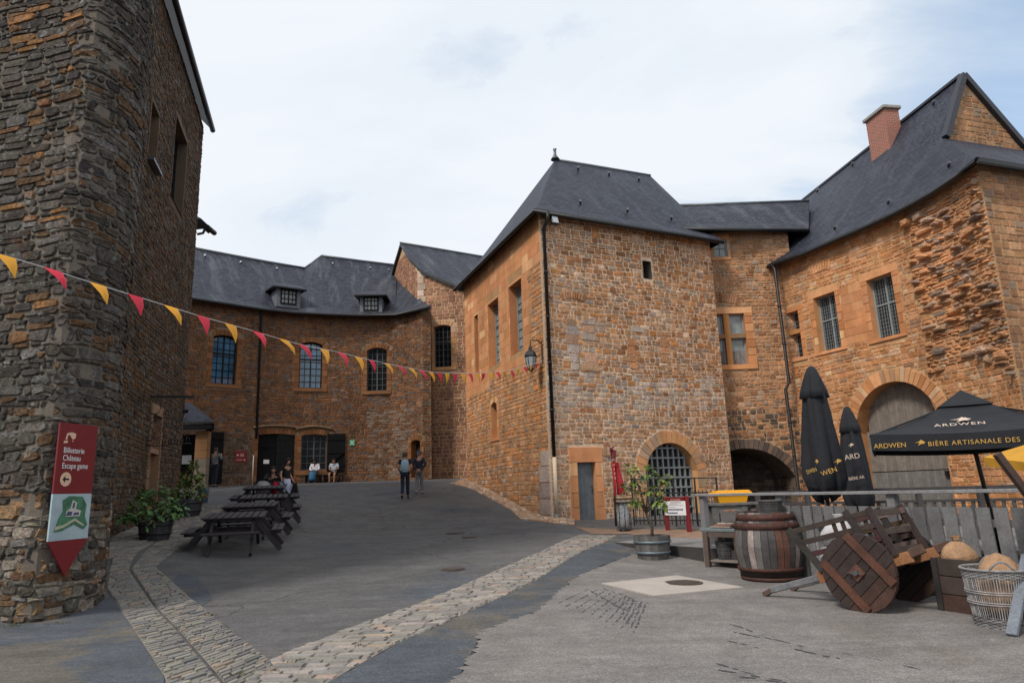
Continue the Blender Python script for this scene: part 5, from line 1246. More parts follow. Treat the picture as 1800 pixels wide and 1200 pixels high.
# ------------------------------------------------------------------ notices on the back wing
def plaque(W, r, m, name, lab, cat, off=.05, th=.03):
    a, b, c, d = W.rect(*r); o = W.pt((a + b) / 2, c, off); mb = MB(); wbox(mb, W, a, b, c, d, off - th, off)
    e = empty(name, (o.x, o.y, c), 0, lab, cat); mb.build('panel', m, e); X = (W.pt(b, c) - W.pt(a, c)).normalized(); return e, W.pt(a, c, off + .004), X, b - a, d - c
e_, O_, X2, ww, hh = plaque(WC, (412, 792, 433.5, 812), M['red'], 'sign', 'square red toilet sign on dark stones left of the black door', 'sign')
flat(e_, 'pictogram', O_, X2, (0, 0, 1), [[(ww * (x + a * .05), hh * (.62 + b * .12)) for a, b in ((-.6, -1), (.6, -1), (.8, .4), (0, 1.6), (-.8, .4))] for x in (.5, .66)] + [[(ww * (.24 + .08 * math.cos(t)), hh * (.62 + .09 * math.sin(t))) for t in np.linspace(0, 6.28, 13)[:-1]], [(ww * .15, hh * .18), (ww * .62, hh * .18), (ww * .62, hh * .22), (ww * .15, hh * .22)], [(ww * (.8 + .06 * math.cos(t)), hh * (.2 + .07 * math.sin(t))) for t in np.linspace(0, 6.28, 13)[:-1]]], M['beige'])
e_, O_, X2, ww, hh = plaque(WC, (614.5, 772.5, 623.5, 783), mat('green_sign', (.03, .3, .14), .5), 'sign', 'small round green sign with white cross on the stone wall', 'sign')
flat(e_, 'pictogram', O_, X2, (0, 0, 1), [[(ww * (.5 + s * .38 - .07), hh * .14), (ww * (.5 + s * .38 + .07), hh * .14), (ww * (.5 - s * .38 + .07), hh * .86), (ww * (.5 - s * .38 - .07), hh * .86)] for s in (-1, 1)], M['white'])
if 1: e_, O_, X2, ww, hh = plaque(WC, (463.5, 807.5, 473.5, 814.5), M['white'], 'notice', 'white paper notice on the boarded black door', 'notice', off=-.04, th=.01)
p0, p1 = at_y(322, 800, YP + 1.5), at_y(333.5, 815, YP + 1.5); mb = MB(); mb.box(((p0.x + p1.x) / 2, YP + 1.52, (p0.z + p1.z) / 2), (abs(p1.x - p0.x) + .1, .02, abs(p0.z - p1.z))); o = mb.build('notice', M['white'], None); tag(o, 'white paper notice on the dark door inside the porch', 'notice')
# ------------------------------------------------------------------ lantern and floodlight on the tower house
tL = Vector((K[0] - L[0], K[1] - L[1], 0)).normalized(); nL = Vector((tL.y, -tL.x, 0)); nL = nL if nL.x < 0 else -nL
u0_, v0_ = WL.hit(950, 622); base = WL.pt(WL.L - .12, v0_, .03)
ln = empty('wall_lantern', base, 0, 'black iron lantern on a bracket at the tower house corner', 'lantern')
c = base + nL * .42 + Vector((0, 0, -.15)); mb = MB()
mb.box(base + Vector((0, 0, .02)), (.05, .05, .75)); mb.tube([base + Vector((0, 0, .3)), base + nL * .15 + Vector((0, 0, .42)), base + nL * .4 + Vector((0, 0, .4)), c + Vector((0, 0, .34))], .02, 6); mb.build('bracket', M['iron'], ln)
mb = MB(); mb.lathe([(.2, .0), (.21, .03), (.15, .16), (.06, .24), (.05, .32), (.02, .36)], c, 6, smooth=False); mb.build('lantern_roof', M['iron'], ln)
mb = MB(); mb.lathe([(.1, -.4), (.18, -.01)], c, 6, smooth=False, cap=False); mb.build('glass', mat('lantern_glass', (.35, .38, .4), .1, spec=.7), ln)
mb = MB()
for k in range(6):
    a = k * math.pi / 3; mb.tube([c + Vector((.105 * math.cos(a), .105 * math.sin(a), -.41)), c + Vector((.185 * math.cos(a), .185 * math.sin(a), 0))], .012, 5)
mb.lathe([(.02, -.5), (.06, -.46), (.11, -.42), (.11, -.39)], c, 6, smooth=False); mb.build('frame', M['iron'], ln)
fp = WR.pt(.42, WR.hit(966, 388)[1] - .12, .34); fl = empty('floodlight', fp, 0, 'square grey floodlight high under the tower house eave', 'floodlight')
rot = Matrix((tB, -nB, Vector((0, 0, 1)))).transposed() @ Matrix.Rotation(R_(-18), 3, 'X'); mb = MB(); mb.box(fp, (.26, .12, .34), rot, 0, (1, 1, 1), .02); mb.build('housing', M['iron'], fl)
mb = MB(); mb.box(fp + nB * .075, (.21, .02, .26), rot); mb.build('lens', mat('lamp_lens', (.4, .42, .45), .3), fl)
# ------------------------------------------------------------------ bunting
bt0, bt1 = Vector((-7.6, 6.4, 0)), Vector((1.0, 21.7, 0))
tabl = []
for (x, y) in ((-60, 430), (0, 447), (78, 470), (155, 495), (227, 517), (343, 553), (443, 581), (525, 605), (592, 618), (648, 632), (700, 643), (755, 653), (800, 656), (850, 655), (900, 650), (953, 634)):
    r = ray(x, y); r = r / r.y; d = bt1 - bt0; t = (r.x * bt0.y - bt0.x) / (d.x - r.x * d.y); tabl.append((t, EYE + r.z * (bt0.y + d.y * t)))
def bpt(t): 
    p = bt0.lerp(bt1, t); p.z = float(np.interp(t, [a for a, b in tabl], [b for a, b in tabl])); return p
bn = empty('bunting', bpt(0), 0, 'string of red and yellow pennants crossing to the tower house corner', 'bunting')
mb = MB(); mb.tube([bpt(t) for t in np.linspace(tabl[0][0], 1, 60)], .006, 5); mb.build('string', mat('white_string', (.6, .6, .6), .8), bn)
MR = mat('red_pennant', (.62, .015, .045), .55); MY = mat('yellow_pennant', (.8, .36, .02), .55)
xs_ = [10, 93, 172, 238, 300, 357, 405, 453, 498, 532, 570, 600, 630, 653, 680, 703, 722, 740, 757, 771, 786, 800, 813, 826, 838, 850, 862, 874, 887, 899, 911, 922, 933, 943]
dline = (bt1 - bt0).normalized()
for i, x in enumerate(xs_):
    r = ray(x, 600); r = r / r.y; d = bt1 - bt0
    t = 0
    for _ in range(4):
        p = bpt(max(0, t)); y = 600
        for __ in range(3):
            r = ray(x, y); r = r / r.y; t = (r.x * bt0.y - bt0.x) / (d.x - r.x * d.y); p = bpt(t); q = ROT.transposed() @ (p - Vector((0, 0, EYE))); y = 600 + FPX * q.y / q.z
    p = bpt(t); wd = .24 if x < 650 else .2; ht = .34 if x < 650 else .29; sw = random.uniform(-.12, .12) if x > 745 else random.uniform(.1, .3)
    a = p - dline * wd / 2; b = p + dline * wd / 2; a.z = bpt(t - .012).z if t > .02 else a.z; tip = p + Vector((sw * .7, random.uniform(-.05, .1), -ht + abs(sw) * .2)); side = Vector((dline.y, -dline.x, 0)) * (.05 + abs(sw) * .3)
    mb = MB(); m1 = a.lerp(tip, .5) + side * .35; m2 = b.lerp(tip, .5) + side * .45; m0 = (a + b) / 2 + side * .3 - Vector((0, 0, .01)); mc = (m1 + m2) / 2 + side * .25
    mb.mesh([a, m0, b, m1, mc, m2, tip], [(0, 3, 4, 1), (1, 4, 5, 2), (3, 6, 4), (4, 6, 5)], smooth=True)
    mb.build('pennant', MR if i % 2 else MY, bn)
# ------------------------------------------------------------------ wrought iron hanging sign on the tall range
iu, iv = Wa.hit(262, 697); ib = Wa.pt(iu, iv, .02); isn = empty('hanging_sign', ib, 0, 'wrought iron hanging sign of curled figures above the tall range doorway', 'sign')
Xs = nA; bar_e = ib + Xs * 1.15; mb = MB(); mb.bar(ib, bar_e, .04, .06); mb.build('bracket', M['iron'], isn)
def curl(mb, P, r=.011): mb.tube([ib + Xs * a + Vector((0, 0, b)) for a, b in P], r, 5)
mb = MB()
circ = lambda cx, cy, r_, a0=0, a1=6.3, n=12: [(cx + r_ * math.cos(t), cy + r_ * math.sin(t)) for t in np.linspace(a0, a1, n)]
for cx, cy, r_ in ((.15, -.35, .14), (.28, -.55, .1), (.5, -.5, .12), (.18, -.8, .12), (.42, -.85, .1), (.75, -.4, .09), (.62, -.75, .13), (.9, -.55, .1), (.85, -.9, .1), (.08, -1.15, .09), (1.0, -.75, .07)):
    a0 = random.uniform(0, 3); curl(mb, circ(cx, cy, r_, a0, a0 + random.uniform(3.2, 5.4)))
for k in range(9): x = random.uniform(.05, .95); y = random.uniform(-1.0, -.3); curl(mb, [(x, y), (x + random.uniform(-.12, .12), y - .12), (x + random.uniform(-.2, .2), y - .22), (x + random.uniform(-.1, .1), y - .32)])
curl(mb, [(.0, -1.36), (.3, -1.38), (.7, -1.33), (1.15, -1.32)], .014)
for k in range(7):
    x = .12 + k * .15; curl(mb, [(x, -1.35), (x, -1.12)]); curl(mb, [(x, -1.12 - .1 * (k % 2)), (x + .09, -1.2), (x + .05, -1.33)])
curl(mb, [(.3, 0), (.3, -.35)]); curl(mb, [(.9, 0), (.9, -.35)]); curl(mb, circ(.05, -1.42, .06, .5, 5)); mb.box(ib + Xs * .95 + Vector((0, 0, -.42)), (.16, .03, .1)); mb.build('figure', M['iron'], isn)
# ------------------------------------------------------------------ picnic tables
def picnic(root_lab):
    e = empty('picnic_table', (0, 0, 0), 0, root_lab, 'picnic table', 'picnic tables in a row beside the path')
    mb = MB(); n = 9; W_ = 1.3
    for i in range(n):
        x = -W_ / 2 + W_ * (i + .5) / n; mb.box((x, 0, .74), (W_ / n - .026, W_, .036), None, 0, (1, 1, 1), .006)
    for y in (-.45, .45): mb.box((0, y, .695), (W_ - .1, .07, .05))
    mb.build('tabletop', M['table_wood'], e)
    for k in range(4):
        R4 = Matrix.Rotation(k * math.pi / 2, 3, 'Z'); mb = MB()
        for j in (0, 1): mb.box(R4 @ Vector((0, -.86 - j * .125, .445)), (1.18, .115, .034), R4, 0, (1, 1, 1), .006)
        mb.build('bench', M['table_wood'], e)
        for sx in (-.42, .42):
            mb = MB(); mb.bar(R4 @ Vector((sx, -.45, .70)), R4 @ Vector((sx, -1.0, .0)), .06, .11); mb.build('leg', M['table_wood'], e)
    mb = MB()
    for k in range(2):
        R4 = Matrix.Rotation(k * math.pi / 2, 3, 'Z')
        for sx in (-.42, .42): mb.box(R4 @ Vector((sx + (.047 if k else 0), 0, .395 + k * .002)), (.045, 2.0, .09), R4)
    mb.build('frame', M['table_wood'], e); return e
pt1 = picnic('dark picnic table nearest the camera, plain close-boarded top')
pos = [(414, 15.95, 13), (440, 18.25, 11), (463, 20.4, 14), (464, 22.6, 12)]
labs = ['dark picnic table nearest the camera', 'second picnic table from the camera', 'middle picnic table of the row of five', 'picnic table where the people with bags sit', 'farthest picnic table, behind the seated person']
for i, (px, Y, a) in enumerate(pos[:4]):
    e = pt1 if i == 0 else copy_tree(pt1); x = at_y(px, 930, Y).x; e.location = (x, Y, ground(x, Y) + .01); e.rotation_euler = (0, 0, R_(a + 3)); e['label'] = labs[i].replace('middle picnic table of the row of five', 'third picnic table from the camera')
    sl_ = math.atan((ground(x, Y + .7) - ground(x, Y - .7)) / 1.4); e.rotation_euler = (max(sl_, .07), 0, R_(a + 3))
p4x = at_y(455, 872, 22.5); o = MB(); o.box((p4x.x, 20.2, ground(p4x.x, 20.2) + .785), (.3, .2, .006), Matrix.Rotation(.4, 3, 'Z')); tag(o.build('paper', M['white'], None), 'sheet of white paper lying on the third picnic table', 'paper')
# ------------------------------------------------------------------ plants in half barrels
def half_barrel(e, c, r, h, colr, hoops=(.3, .78), hoopm=None):
    mb = MB(); n = 26
    mb.lathe([(r * .8, 0), (r * .9, h * .35), (r * .97, h * .75), (r, h), (r * .93, h), (r * .9, h * .86)], c, n, 0, lambda k: tuple(x * (.75 + .5 * ((k * 7) % 5) / 5) for x in colr), smooth=False)
    mb.build('half_barrel', M['grey_wood'], e)
    mb = MB(); mb.lathe([(0.01, h * .88), (r * .9, h * .86)], c, n, cap=False); mb.build('soil', M['soil'], e)
    for f in hoops:
        mb = MB(); rr = r * (.8 + .2 * f ** .6) + .008; mb.lathe([(rr, h * f - .022), (rr + .012, h * f - .02), (rr + .014, h * f + .02), (rr + .004, h * f + .022)], c, n, cap=False); mb.build('hoop', hoopm or M['zinc'], e)
def foliage(e, name, clumps, leaf, cols, n, droop=.3):
    """lobed leaves clustered round twig ends"""
    mb = MB()
    for _ in range(n):
        cx, cy, cz, cr = random.choice(clumps); d = Vector((random.gauss(0, 1), random.gauss(0, 1), random.gauss(0, .8))).normalized() * cr * random.uniform(.35, 1.05); p = Vector((cx, cy, cz)) + d
        s = leaf * random.uniform(.55, 1.15); out = (d.normalized() + Vector((random.uniform(-.5, .5), random.uniform(-.5, .5), random.uniform(-.6, .2) - droop))).normalized(); nrm = Vector((random.uniform(-.7, .7), random.uniform(-.7, .7), 1)); sd = out.cross(nrm).normalized(); up = sd.cross(out)
        P = [(0, 0, 0), (-.38, .1, .04), (-.5, .45, -.02), (-.22, .42, .06), (-.28, .85, -.04), (0, 1.1, -.12), (.28, .85, -.04), (.22, .42, .06), (.5, .45, -.02), (.38, .1, .04)]
        V = [p + sd * a * s + out * b * s + up * c_ * s for a, b, c_ in P]; c = pick(cols)
        mb.mesh(V, [(0, 1, 2, 3), (0, 3, 5), (3, 4, 5), (0, 5, 7), (5, 6, 7), (0, 7, 8, 9)], 0, c)
    return mb.build(name, M['leaf'], e)
P_LF = [(3, (.11, .17, .03)), (2, (.17, .22, .045)), (1.5, (.045, .085, .02)), (.6, (.22, .23, .04)), (.3, (.28, .14, .03))]
P_LD = [(3, (.08, .17, .05)), (2, (.13, .24, .07)), (1.5, (.035, .08, .03)), (.3, (.2, .2, .05))]
g0 = gp(1150, 986); c = Vector((g0.x + .05, g0.y + .33, ground(g0.x, g0.y + .33))); e = empty('fig_tree', c, 0, 'young leafy tree in a half barrel beside the wooden ramp', 'tree')
half_barrel(e, c, .37, .46, (.13, .12, .115), (.3, .74), mat('blue_grey_hoop', (.16, .2, .23), .5, metal=.4))
t0 = c + Vector((0, 0, .4)); mb = MB(); fk = t0 + Vector((-.08, 0, .5))
mb.tube([t0, t0 + Vector((.02, 0, .2)), fk], [.035, .03, .03], 8)
ends = [(-.42, .0, 1.0), (-.2, .1, 1.15), (.05, -.05, 1.3), (.25, .1, .95), (-.3, -.15, .75), (.2, -.15, .7), (-.32, .0, 1.4), (.35, 0, 1.15), (0, .1, .95)]
for a in ends: q = t0 + Vector(a); mb.tube([fk, fk.lerp(q, .5) + Vector((0, 0, .06)), q], [.022, .014, .007], 6)
mb.build('trunk', M['bark'], e)
foliage(e, 'crown', [(t0.x + a, t0.y + b, t0.z + z, .14) for a, b, z in ends], .10, P_LF, 300)
g0 = gp(260, 953); c = Vector((g0.x - .05, g0.y + .38, ground(g0.x, g0.y + .38))); e = empty('potted_fig', c, 0, 'bushy broad-leaved plant in the nearer dark half barrel by the left wall', 'plant')
half_barrel(e, c, .37, .42, (.045, .045, .05), (.35, .8), M['iron']); mb = MB()
ends = [(-.5, 0, .35), (-.25, -.1, .55), (.1, .1, .5), (.35, -.1, .35), (-.1, -.2, .3), (.5, 0, .25), (-.45, -.2, .1), (.0, .1, .85), (.25, 0, .1), (-.35, .1, .75), (.1, -.25, .05), (-.75, 0, .15)]
for a in ends: q = c + Vector((0, 0, .38)) + Vector(a); mb.tube([c + Vector((0, 0, .36)), c + Vector((a[0] * .4, a[1] * .4, .38 + a[2] * .7)), q], [.02, .013, .006], 6)
mb.build('stems', M['bark'], e); foliage(e, 'leaves', [(c.x + a, c.y + b, c.z + .44 + z * .8, .17) for a, b, z in ends], .13, P_LD, 400)
g0 = gp(321, 911); c = Vector((g0.x - .12, g0.y + .42, ground(g0.x - .12, g0.y + .42))); e = empty('potted_shrub', c, 0, 'smaller yellow-green shrub in the farther dark half barrel', 'plant')
half_barrel(e, c, .45, .5, (.04, .04, .045), (.35, .8), M['iron']); mb = MB()
ends = [(-.35, 0, .3), (0, -.1, .8), (.3, .1, .45), (-.1, 0, .55), (.15, -.2, .25), (.4, 0, .2), (.1, .1, 1.1), (-.25, -.1, .15), (.3, 0, .75)]
for a in ends: q = c + Vector((0, 0, .45)) + Vector(a); mb.tube([c + Vector((0, 0, .43)), c + Vector((a[0] * .4, a[1] * .4, .45 + a[2] * .6)), q], [.018, .012, .005], 6)
mb.build('stems', M['bark'], e); foliage(e, 'leaves', [(c.x + a, c.y + b, c.z + .48 + z * .9, .16) for a, b, z in ends], .10, P_LF, 520)
g0 = gp(353, 884); mb = MB(); c = Vector((g0.x, g0.y + .15, g0.z)); mb.lathe([(.15, 0), (.2, .5), (.21, .52), (.19, .52), (.14, .03)], c, 20); tag(mb.build('bucket', mat('blue_grey_plastic', (.13, .2, .27), .5, noise=(5, .85, 1.1)), None), 'tall blue-grey bucket at the foot of the porch pillar', 'bucket')
# ------------------------------------------------------------------ terrace, ramp and fence on the right
FA, FB = Vector((3.55, 13.6, 0)), Vector((6.15, 7.75, 0)); dF = (FB - FA).normalized(); nF = Vector((dF.y, -dF.x, 0)); nF = nF if nF.x < 0 else -nF   # nF points to the courtyard
DZ = .34
dk = empty('wooden_terrace', (FA.x, FA.y, 0), 0, 'grey wooden terrace deck with a ramp running up from the courtyard', 'terrace')
mb = MB(); pr = gp(1082, 955); R0 = Vector((pr.x, pr.y, ground(pr.x, pr.y) + .03)); P = [R0, Vector((FA.x, FA.y, DZ)), Vector((FA.x + 1.6, FA.y + 1.3, DZ)), Vector((R0.x + 1.2, R0.y + .9, R0.z + .02))]
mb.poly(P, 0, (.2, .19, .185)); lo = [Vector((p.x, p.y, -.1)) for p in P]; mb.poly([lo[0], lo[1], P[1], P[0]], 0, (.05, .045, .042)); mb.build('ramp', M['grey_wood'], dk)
mb = MB(); FE = FB + dF * 4; D2 = [Vector((FA.x, FA.y, DZ)), Vector((FE.x, FE.y, DZ)), Vector((FE.x + 7, FE.y + 6, DZ)), Vector((10.2, 17.5, DZ)), Vector((FA.x + 1.6, FA.y + 1.3, DZ))]
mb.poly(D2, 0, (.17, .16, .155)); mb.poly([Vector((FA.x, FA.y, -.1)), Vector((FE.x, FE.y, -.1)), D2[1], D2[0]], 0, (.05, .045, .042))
mb.build('decking', M['grey_wood'], dk)
fn = empty('plank_fence', (FA.x, FA.y, 0), 0, 'weathered grey plank fence with a long handrail behind the cart', 'fence')
LF = (FB - FA).length; s0 = 2.0; s = s0; random.seed(3)
bi = 0
while s < LF + .1:
    wd = random.uniform(.15, .18); b0 = FA + dF * s + nF * .02; lean = -.0; k = random.uniform(.75, 1.2); top = 1.14
    a = b0 + Vector((0, 0, .02)); t_ = b0 - dF * .03 + Vector((0, 0, top)); mb = MB()
    mb.bar(a, t_, wd, .022, 0, (.2 * k, .195 * k, .2 * k), up=tuple(nF), bev=.003) if False else mb.mesh([a - dF * wd / 2, a + dF * wd / 2, t_ + dF * wd / 2, t_ - dF * wd / 2] + [q - nF * .022 for q in (a - dF * wd / 2, a + dF * wd / 2, t_ + dF * wd / 2, t_ - dF * wd / 2)], [(0, 1, 2, 3), (7, 6, 5, 4), (0, 4, 5, 1), (1, 5, 6, 2), (2, 6, 7, 3), (3, 7, 4, 0)], 0, (.15 * k, .145 * k, .15 * k))
    mb.build('plank', M['grey_wood'], fn); s += .212; bi += 1
for z in (.25, .95):
    mb = MB(); mb.bar(FA + dF * (s0 - .1) - nF * .045 + Vector((0, 0, z)), FA + dF * (LF + .3) - nF * .045 + Vector((0, 0, z)), .04, .09, 0, (.13, .125, .13)); mb.build('rail', M['grey_wood'], fn)
mb = MB(); mb.bar(FA - dF * .1 + Vector((0, 0, 1.32)), FB + dF * .1 + Vector((0, 0, 1.34)), .11, .045, 0, (.24, .235, .24), bev=.005); mb.build('handrail', M['grey_wood'], fn)
for s in (0, 2.0, 4.1, LF + .02):
    q = FA + dF * s - nF * .06; mb = MB(); mb.box((q.x, q.y, .66), (.12, .12, 1.3), Matrix((dF, nF, Vector((0, 0, 1)))).transposed(), 0, (.19, .185, .19), .006); mb.build('post', M['grey_wood'], fn)
# rear balustrade of the terrace
GA, GB = Vector((5.2, 15.2, DZ)), Vector((10.5, 12.3, DZ)); dG = (GB - GA).normalized(); bf = empty('balustrade', GA, 0, 'dark rear balustrade of the terrace, in front of the arched gate', 'balustrade')
for z, w in ((.95, .07), (.72, .05)):
    mb = MB(); mb.bar(GA + Vector((0, 0, z)), GB + Vector((0, 0, z)), .05, w, 0, (.05, .045, .045)); mb.build('rail', M['grey_wood'], bf)
LG = (GB - GA).length
for i in range(7): q = GA + dG * (LG * i / 6); mb = MB(); mb.box(q + Vector((0, 0, .48)), (.09, .09, .95), None, 0, (.06, .055, .055)); mb.build('post', M['grey_wood'], bf)
mb = MB()
for i in range(38):
    q = GA + dG * (LG * (i + .5) / 38); mb.box(q + Vector((0, 0, .36)), (.07, .02, .7), None, 0, (.08, .075, .07))
mb.build('boards', M['grey_wood'], bf)
# ------------------------------------------------------------------ big barrel with a wicker bucket on top
bc = Vector((4.02, 11.5, 0)); e = empty('wooden_barrel', bc, 0, 'large weathered wine barrel with rusty hoops', 'barrel')
mb = MB(); n = 30; prof = [(.43, 0), (.475, .2), (.52, .42), (.53, .54), (.52, .66), (.475, .88), (.43, 1.06)]
scol = []
for k in range(n):
    t_ = random.random(); b = (.06, .055, .055) if t_ < .5 else (.12, .11, .105) if t_ < .72 else (.27, .22, .2) if t_ < .84 else (.10, .045, .03); scol.append(b)
for ang, cc_ in ((-.62, (.5, .43, .38)), (-.44, (.42, .37, .35)), (.0, (.1, .06, .05))): pass
for k in range(n):
    a0, a1 = 2 * math.pi * k / n + .006, 2 * math.pi * (k + 1) / n - .006
    for (r0, z0_), (r1, z1_) in zip(prof, prof[1:]):
        f = (z0_ + z1_) / 2; col = scol[k]
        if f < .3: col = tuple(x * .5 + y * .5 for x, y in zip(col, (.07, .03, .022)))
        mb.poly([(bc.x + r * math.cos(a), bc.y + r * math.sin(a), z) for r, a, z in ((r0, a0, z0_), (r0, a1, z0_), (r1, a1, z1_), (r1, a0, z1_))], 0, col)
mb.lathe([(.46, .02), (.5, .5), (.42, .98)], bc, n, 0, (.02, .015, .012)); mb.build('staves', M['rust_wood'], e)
mb = MB(); mb.lathe([(.01, 1.02), (.42, 1.02)], bc, n, 0, (.32, .25, .21), cap=False); mb.build('head', M['rust_wood'], e)
HM = mat('rusty_hoop', (.075, .03, .022), .75, metal=.25, noise=[(14, .5, 1.5)])
for z0_, z1_, r0 in ((.93, 1.03, .452), (.80, .90, .492), (.16, .215, .478), (.02, .075, .444)):
    mb = MB(); mb.lathe([(r0 - .0, z0_), (r0 + .014, z0_), (r0 + .014 + (-.02 if z0_ > .5 else .02) * .7, z1_), (r0 - .01, z1_)], bc, n, cap=False); mb.build('hoop', HM, e)
def basket(c, r0, r1, h, lab, cat, n=36, wcol=(.2, .195, .2), bands=((0, .14), (.86, 1.0)), open_=True, name='wicker_basket', group=None, mid=()):
    e = empty(name, c, 0, lab, cat, group); mb = MB()
    R = lambda f: r0 + (r1 - r0) * f ** .8
    for k in range(n * 2 if open_ else n):
        a = 2 * math.pi * k / (n * 2 if open_ else n); kk_ = random.uniform(.7, 1.4); col = tuple(x * kk_ for x in wcol)
        mb.tube([c + Vector((R(f) * math.cos(a), R(f) * math.sin(a), h * f)) for f in (0, .5, 1)], .0045, 5, 0, col, cap=False)
    mb.build('staves', M['wicker'], e); mb = MB()
    for f0, f1 in bands:
        z = f0 * h; j = 0
        while z < f1 * h:
            f = z / h; P = [c + Vector(((R(f) + .006 * (1 if (k + j) % 2 else -1)) * math.cos(2 * math.pi * k / n), (R(f) + .006 * (1 if (k + j) % 2 else -1)) * math.sin(2 * math.pi * k / n), z)) for k in range(n + 1)]
            kk_ = random.uniform(.25, .85); mb.tube(P, .007, 5, 0, tuple(x * kk_ for x in wcol), cap=False); z += .014; j += 1
    for f in mid:
        for q in (0, .02): P = [c + Vector(((R(f) + .012) * math.cos(2 * math.pi * k / n), (R(f) + .012) * math.sin(2 * math.pi * k / n), h * f + q)) for k in range(n + 1)]; mb.tube(P, .006, 5, 0, wcol, cap=False)
    P = [c + Vector((R(1) * 1.02 * math.cos(2 * math.pi * k / n), R(1) * 1.02 * math.sin(2 * math.pi * k / n), h)) for k in range(n + 1)]; mb.tube(P, .014, 6, 0, tuple(x * .8 for x in wcol), cap=False)
    mb.build('weave', M['wicker'], e); mb = MB(); mb.lathe([(R(0) * .95, .01), (R(0) * .98, .012)], c, n, 0, (.03, .028, .027)); mb.build('bottom', M['wicker'], e)
    return e
basket(bc + Vector((.13, .05, 1.025)), .15, .18, .2, 'small grey wicker bucket standing on the big barrel', 'basket', 24, (.1, .1, .1), ((0, 1),), False)
# ------------------------------------------------------------------ work table, baskets, stand and yellow box
TL, TR_ = Vector((3.42, 13.02, 0)), Vector((3.92, 12.5, 0)); dT = (TR_ - TL).normalized(); nT = Vector((-dT.y, dT.x, 0)); zt = .70
Q = lambda a, b, z=0: TL + dT * a + nT * b + Vector((0, 0, z))
e = empty('work_table', TL, 0, 'rough wooden work table with a shelf of baskets left of the barrel', 'table'); rT = Matrix((dT, nT, Vector((0, 0, 1)))).transposed()
mb = MB()
for j in range(4): mb.box(Q(.36, .08 + j * .16, zt), (.95, .15, .05), rT, 0, tuple(x * random.uniform(.8, 1.2) for x in (.17, .165, .165)), .006)
mb.build('tabletop', M['grey_wood'], e)
for a, b in ((.0, .03), (.72, .03), (.0, .55), (.72, .55)): mb = MB(); mb.box(Q(a, b, (zt - .03) / 2 + .02), (.09, .09, zt - .04), rT, 0, (.1, .07, .058), .005); mb.build('leg', M['grey_wood'], e)
mb = MB(); mb.box(Q(.36, .29, .16), (.66, .5, .03), rT, 0, (.2, .17, .15)); mb.build('shelf', M['grey_wood'], e)
mb = MB(); mb.box(Q(.36, .03, zt - .075), (.63, .03, .09), rT, 0, (.09, .065, .055)); mb.build('apron', M['grey_wood'], e)
basket(Q(.22, .3, .18), .13, .17, .3, 'grey basket on the left of the work table shelf', 'basket', 22, (.13, .125, .125), ((0, 1),), False)
basket(Q(.56, .28, .18), .09, .13, .26, 'narrow pale basket on the right of the work table shelf', 'basket', 20, (.26, .25, .24), ((0, 1),), False)
basket(Q(.93, .1, .02), .09, .1, .36, 'slim pale basket on the ground beside the barrel', 'basket', 18, (.3, .29, .28), ((0, 1),), False)
mb = MB()
for j in range(3): mb.box(Q(.22 + j * .02, .25 + j * .05, zt + .045 + j * .028), (.42 - j * .06, .18, .026), rT @ Matrix.Rotation(random.uniform(-.15, .15), 3, 'Z'), 0, [(.26, .2, .17), (.2, .1, .06), (.3, .25, .22)][j], .004)
tag(mb.build('plank_pile', M['rust_wood'], None), 'short offcut planks piled on the work table', 'planks')
mb = MB(); c = Q(.62, .3, zt + .03); mb.lathe([(.16, 0), (.2, .05), (.17, .06), (.02, .03)], c, 20); tag(mb.build('iron_pan', M['iron'], None), 'shallow black pan on the right of the work table', 'pan')
sc0 = Vector((at_y(1286, 900, 14.3).x, 14.3, DZ)); e = empty('wooden_stand', sc0, 0, 'grey wooden counter stand behind the handrail, carrying the yellow box', 'stand')
zs = at_y(1286, 883, 14.3).z
mb = MB(); mb.box((sc0.x, sc0.y, zs - .02), (.95, .5, .05), None, 0, (.14, .135, .13), .006); mb.build('counter', M['grey_wood'], e)
for a, b in ((-.38, -.18), (.2, -.18), (-.38, .18), (.38, .18)): mb = MB(); mb.box((sc0.x + a, sc0.y + b, (zs - .05 + DZ) / 2), (.12, .08, zs - .05 - DZ), None, 0, (.12, .115, .11)); mb.build('leg', M['grey_wood'], e)
mb = MB(); 
for i in range(9):
    t0, t1 = i / 9, (i + 1) / 9; f = lambda t: .07 + .08 * (2 * t - 1) ** 2
    x0, x1 = sc0.x - .32 + .46 * t0, sc0.x - .32 + .46 * t1; mb.mesh([(x0, sc0.y - .2, zs - .05), (x1, sc0.y - .2, zs - .05), (x1, sc0.y - .2, zs - .05 - f(t1)), (x0, sc0.y - .2, zs - .05 - f(t0)), (x0, sc0.y - .17, zs - .05), (x1, sc0.y - .17, zs - .05), (x1, sc0.y - .17, zs - .05 - f(t1)), (x0, sc0.y - .17, zs - .05 - f(t0))], [(0, 3, 2, 1), (3, 7, 6, 2), (4, 5, 6, 7)], 0, (.16, .155, .15))
mb.build('apron', M['grey_wood'], e)
mb = MB(); cpt = Vector((sc0.x - .02, sc0.y - .05, DZ + .02)); mb.lathe([(.17, 0), (.24, .12), (.25, .25), (.2, .36), (.15, .4)], cpt, 20); tag(mb.build('iron_pot', M['iron'], None), 'round black pot under the counter stand', 'pot')
yb = Vector((sc0.x + .0, sc0.y, zs + .006)); e = empty('storage_box', yb, 0, 'yellow plastic box with a lid on the counter stand', 'box')
mb = MB(); mb.mesh([(yb.x + sx * wx, yb.y + sy * wy, yb.z + z) for wx, wy, z in ((.27, .17, 0), (.31, .2, .15)) for sy in (-1, 1) for sx in (-1, 1)], [(0, 1, 5, 4), (1, 3, 7, 5), (3, 2, 6, 7), (2, 0, 4, 6), (0, 2, 3, 1)]); mb.build('body', M['yellow'], e)
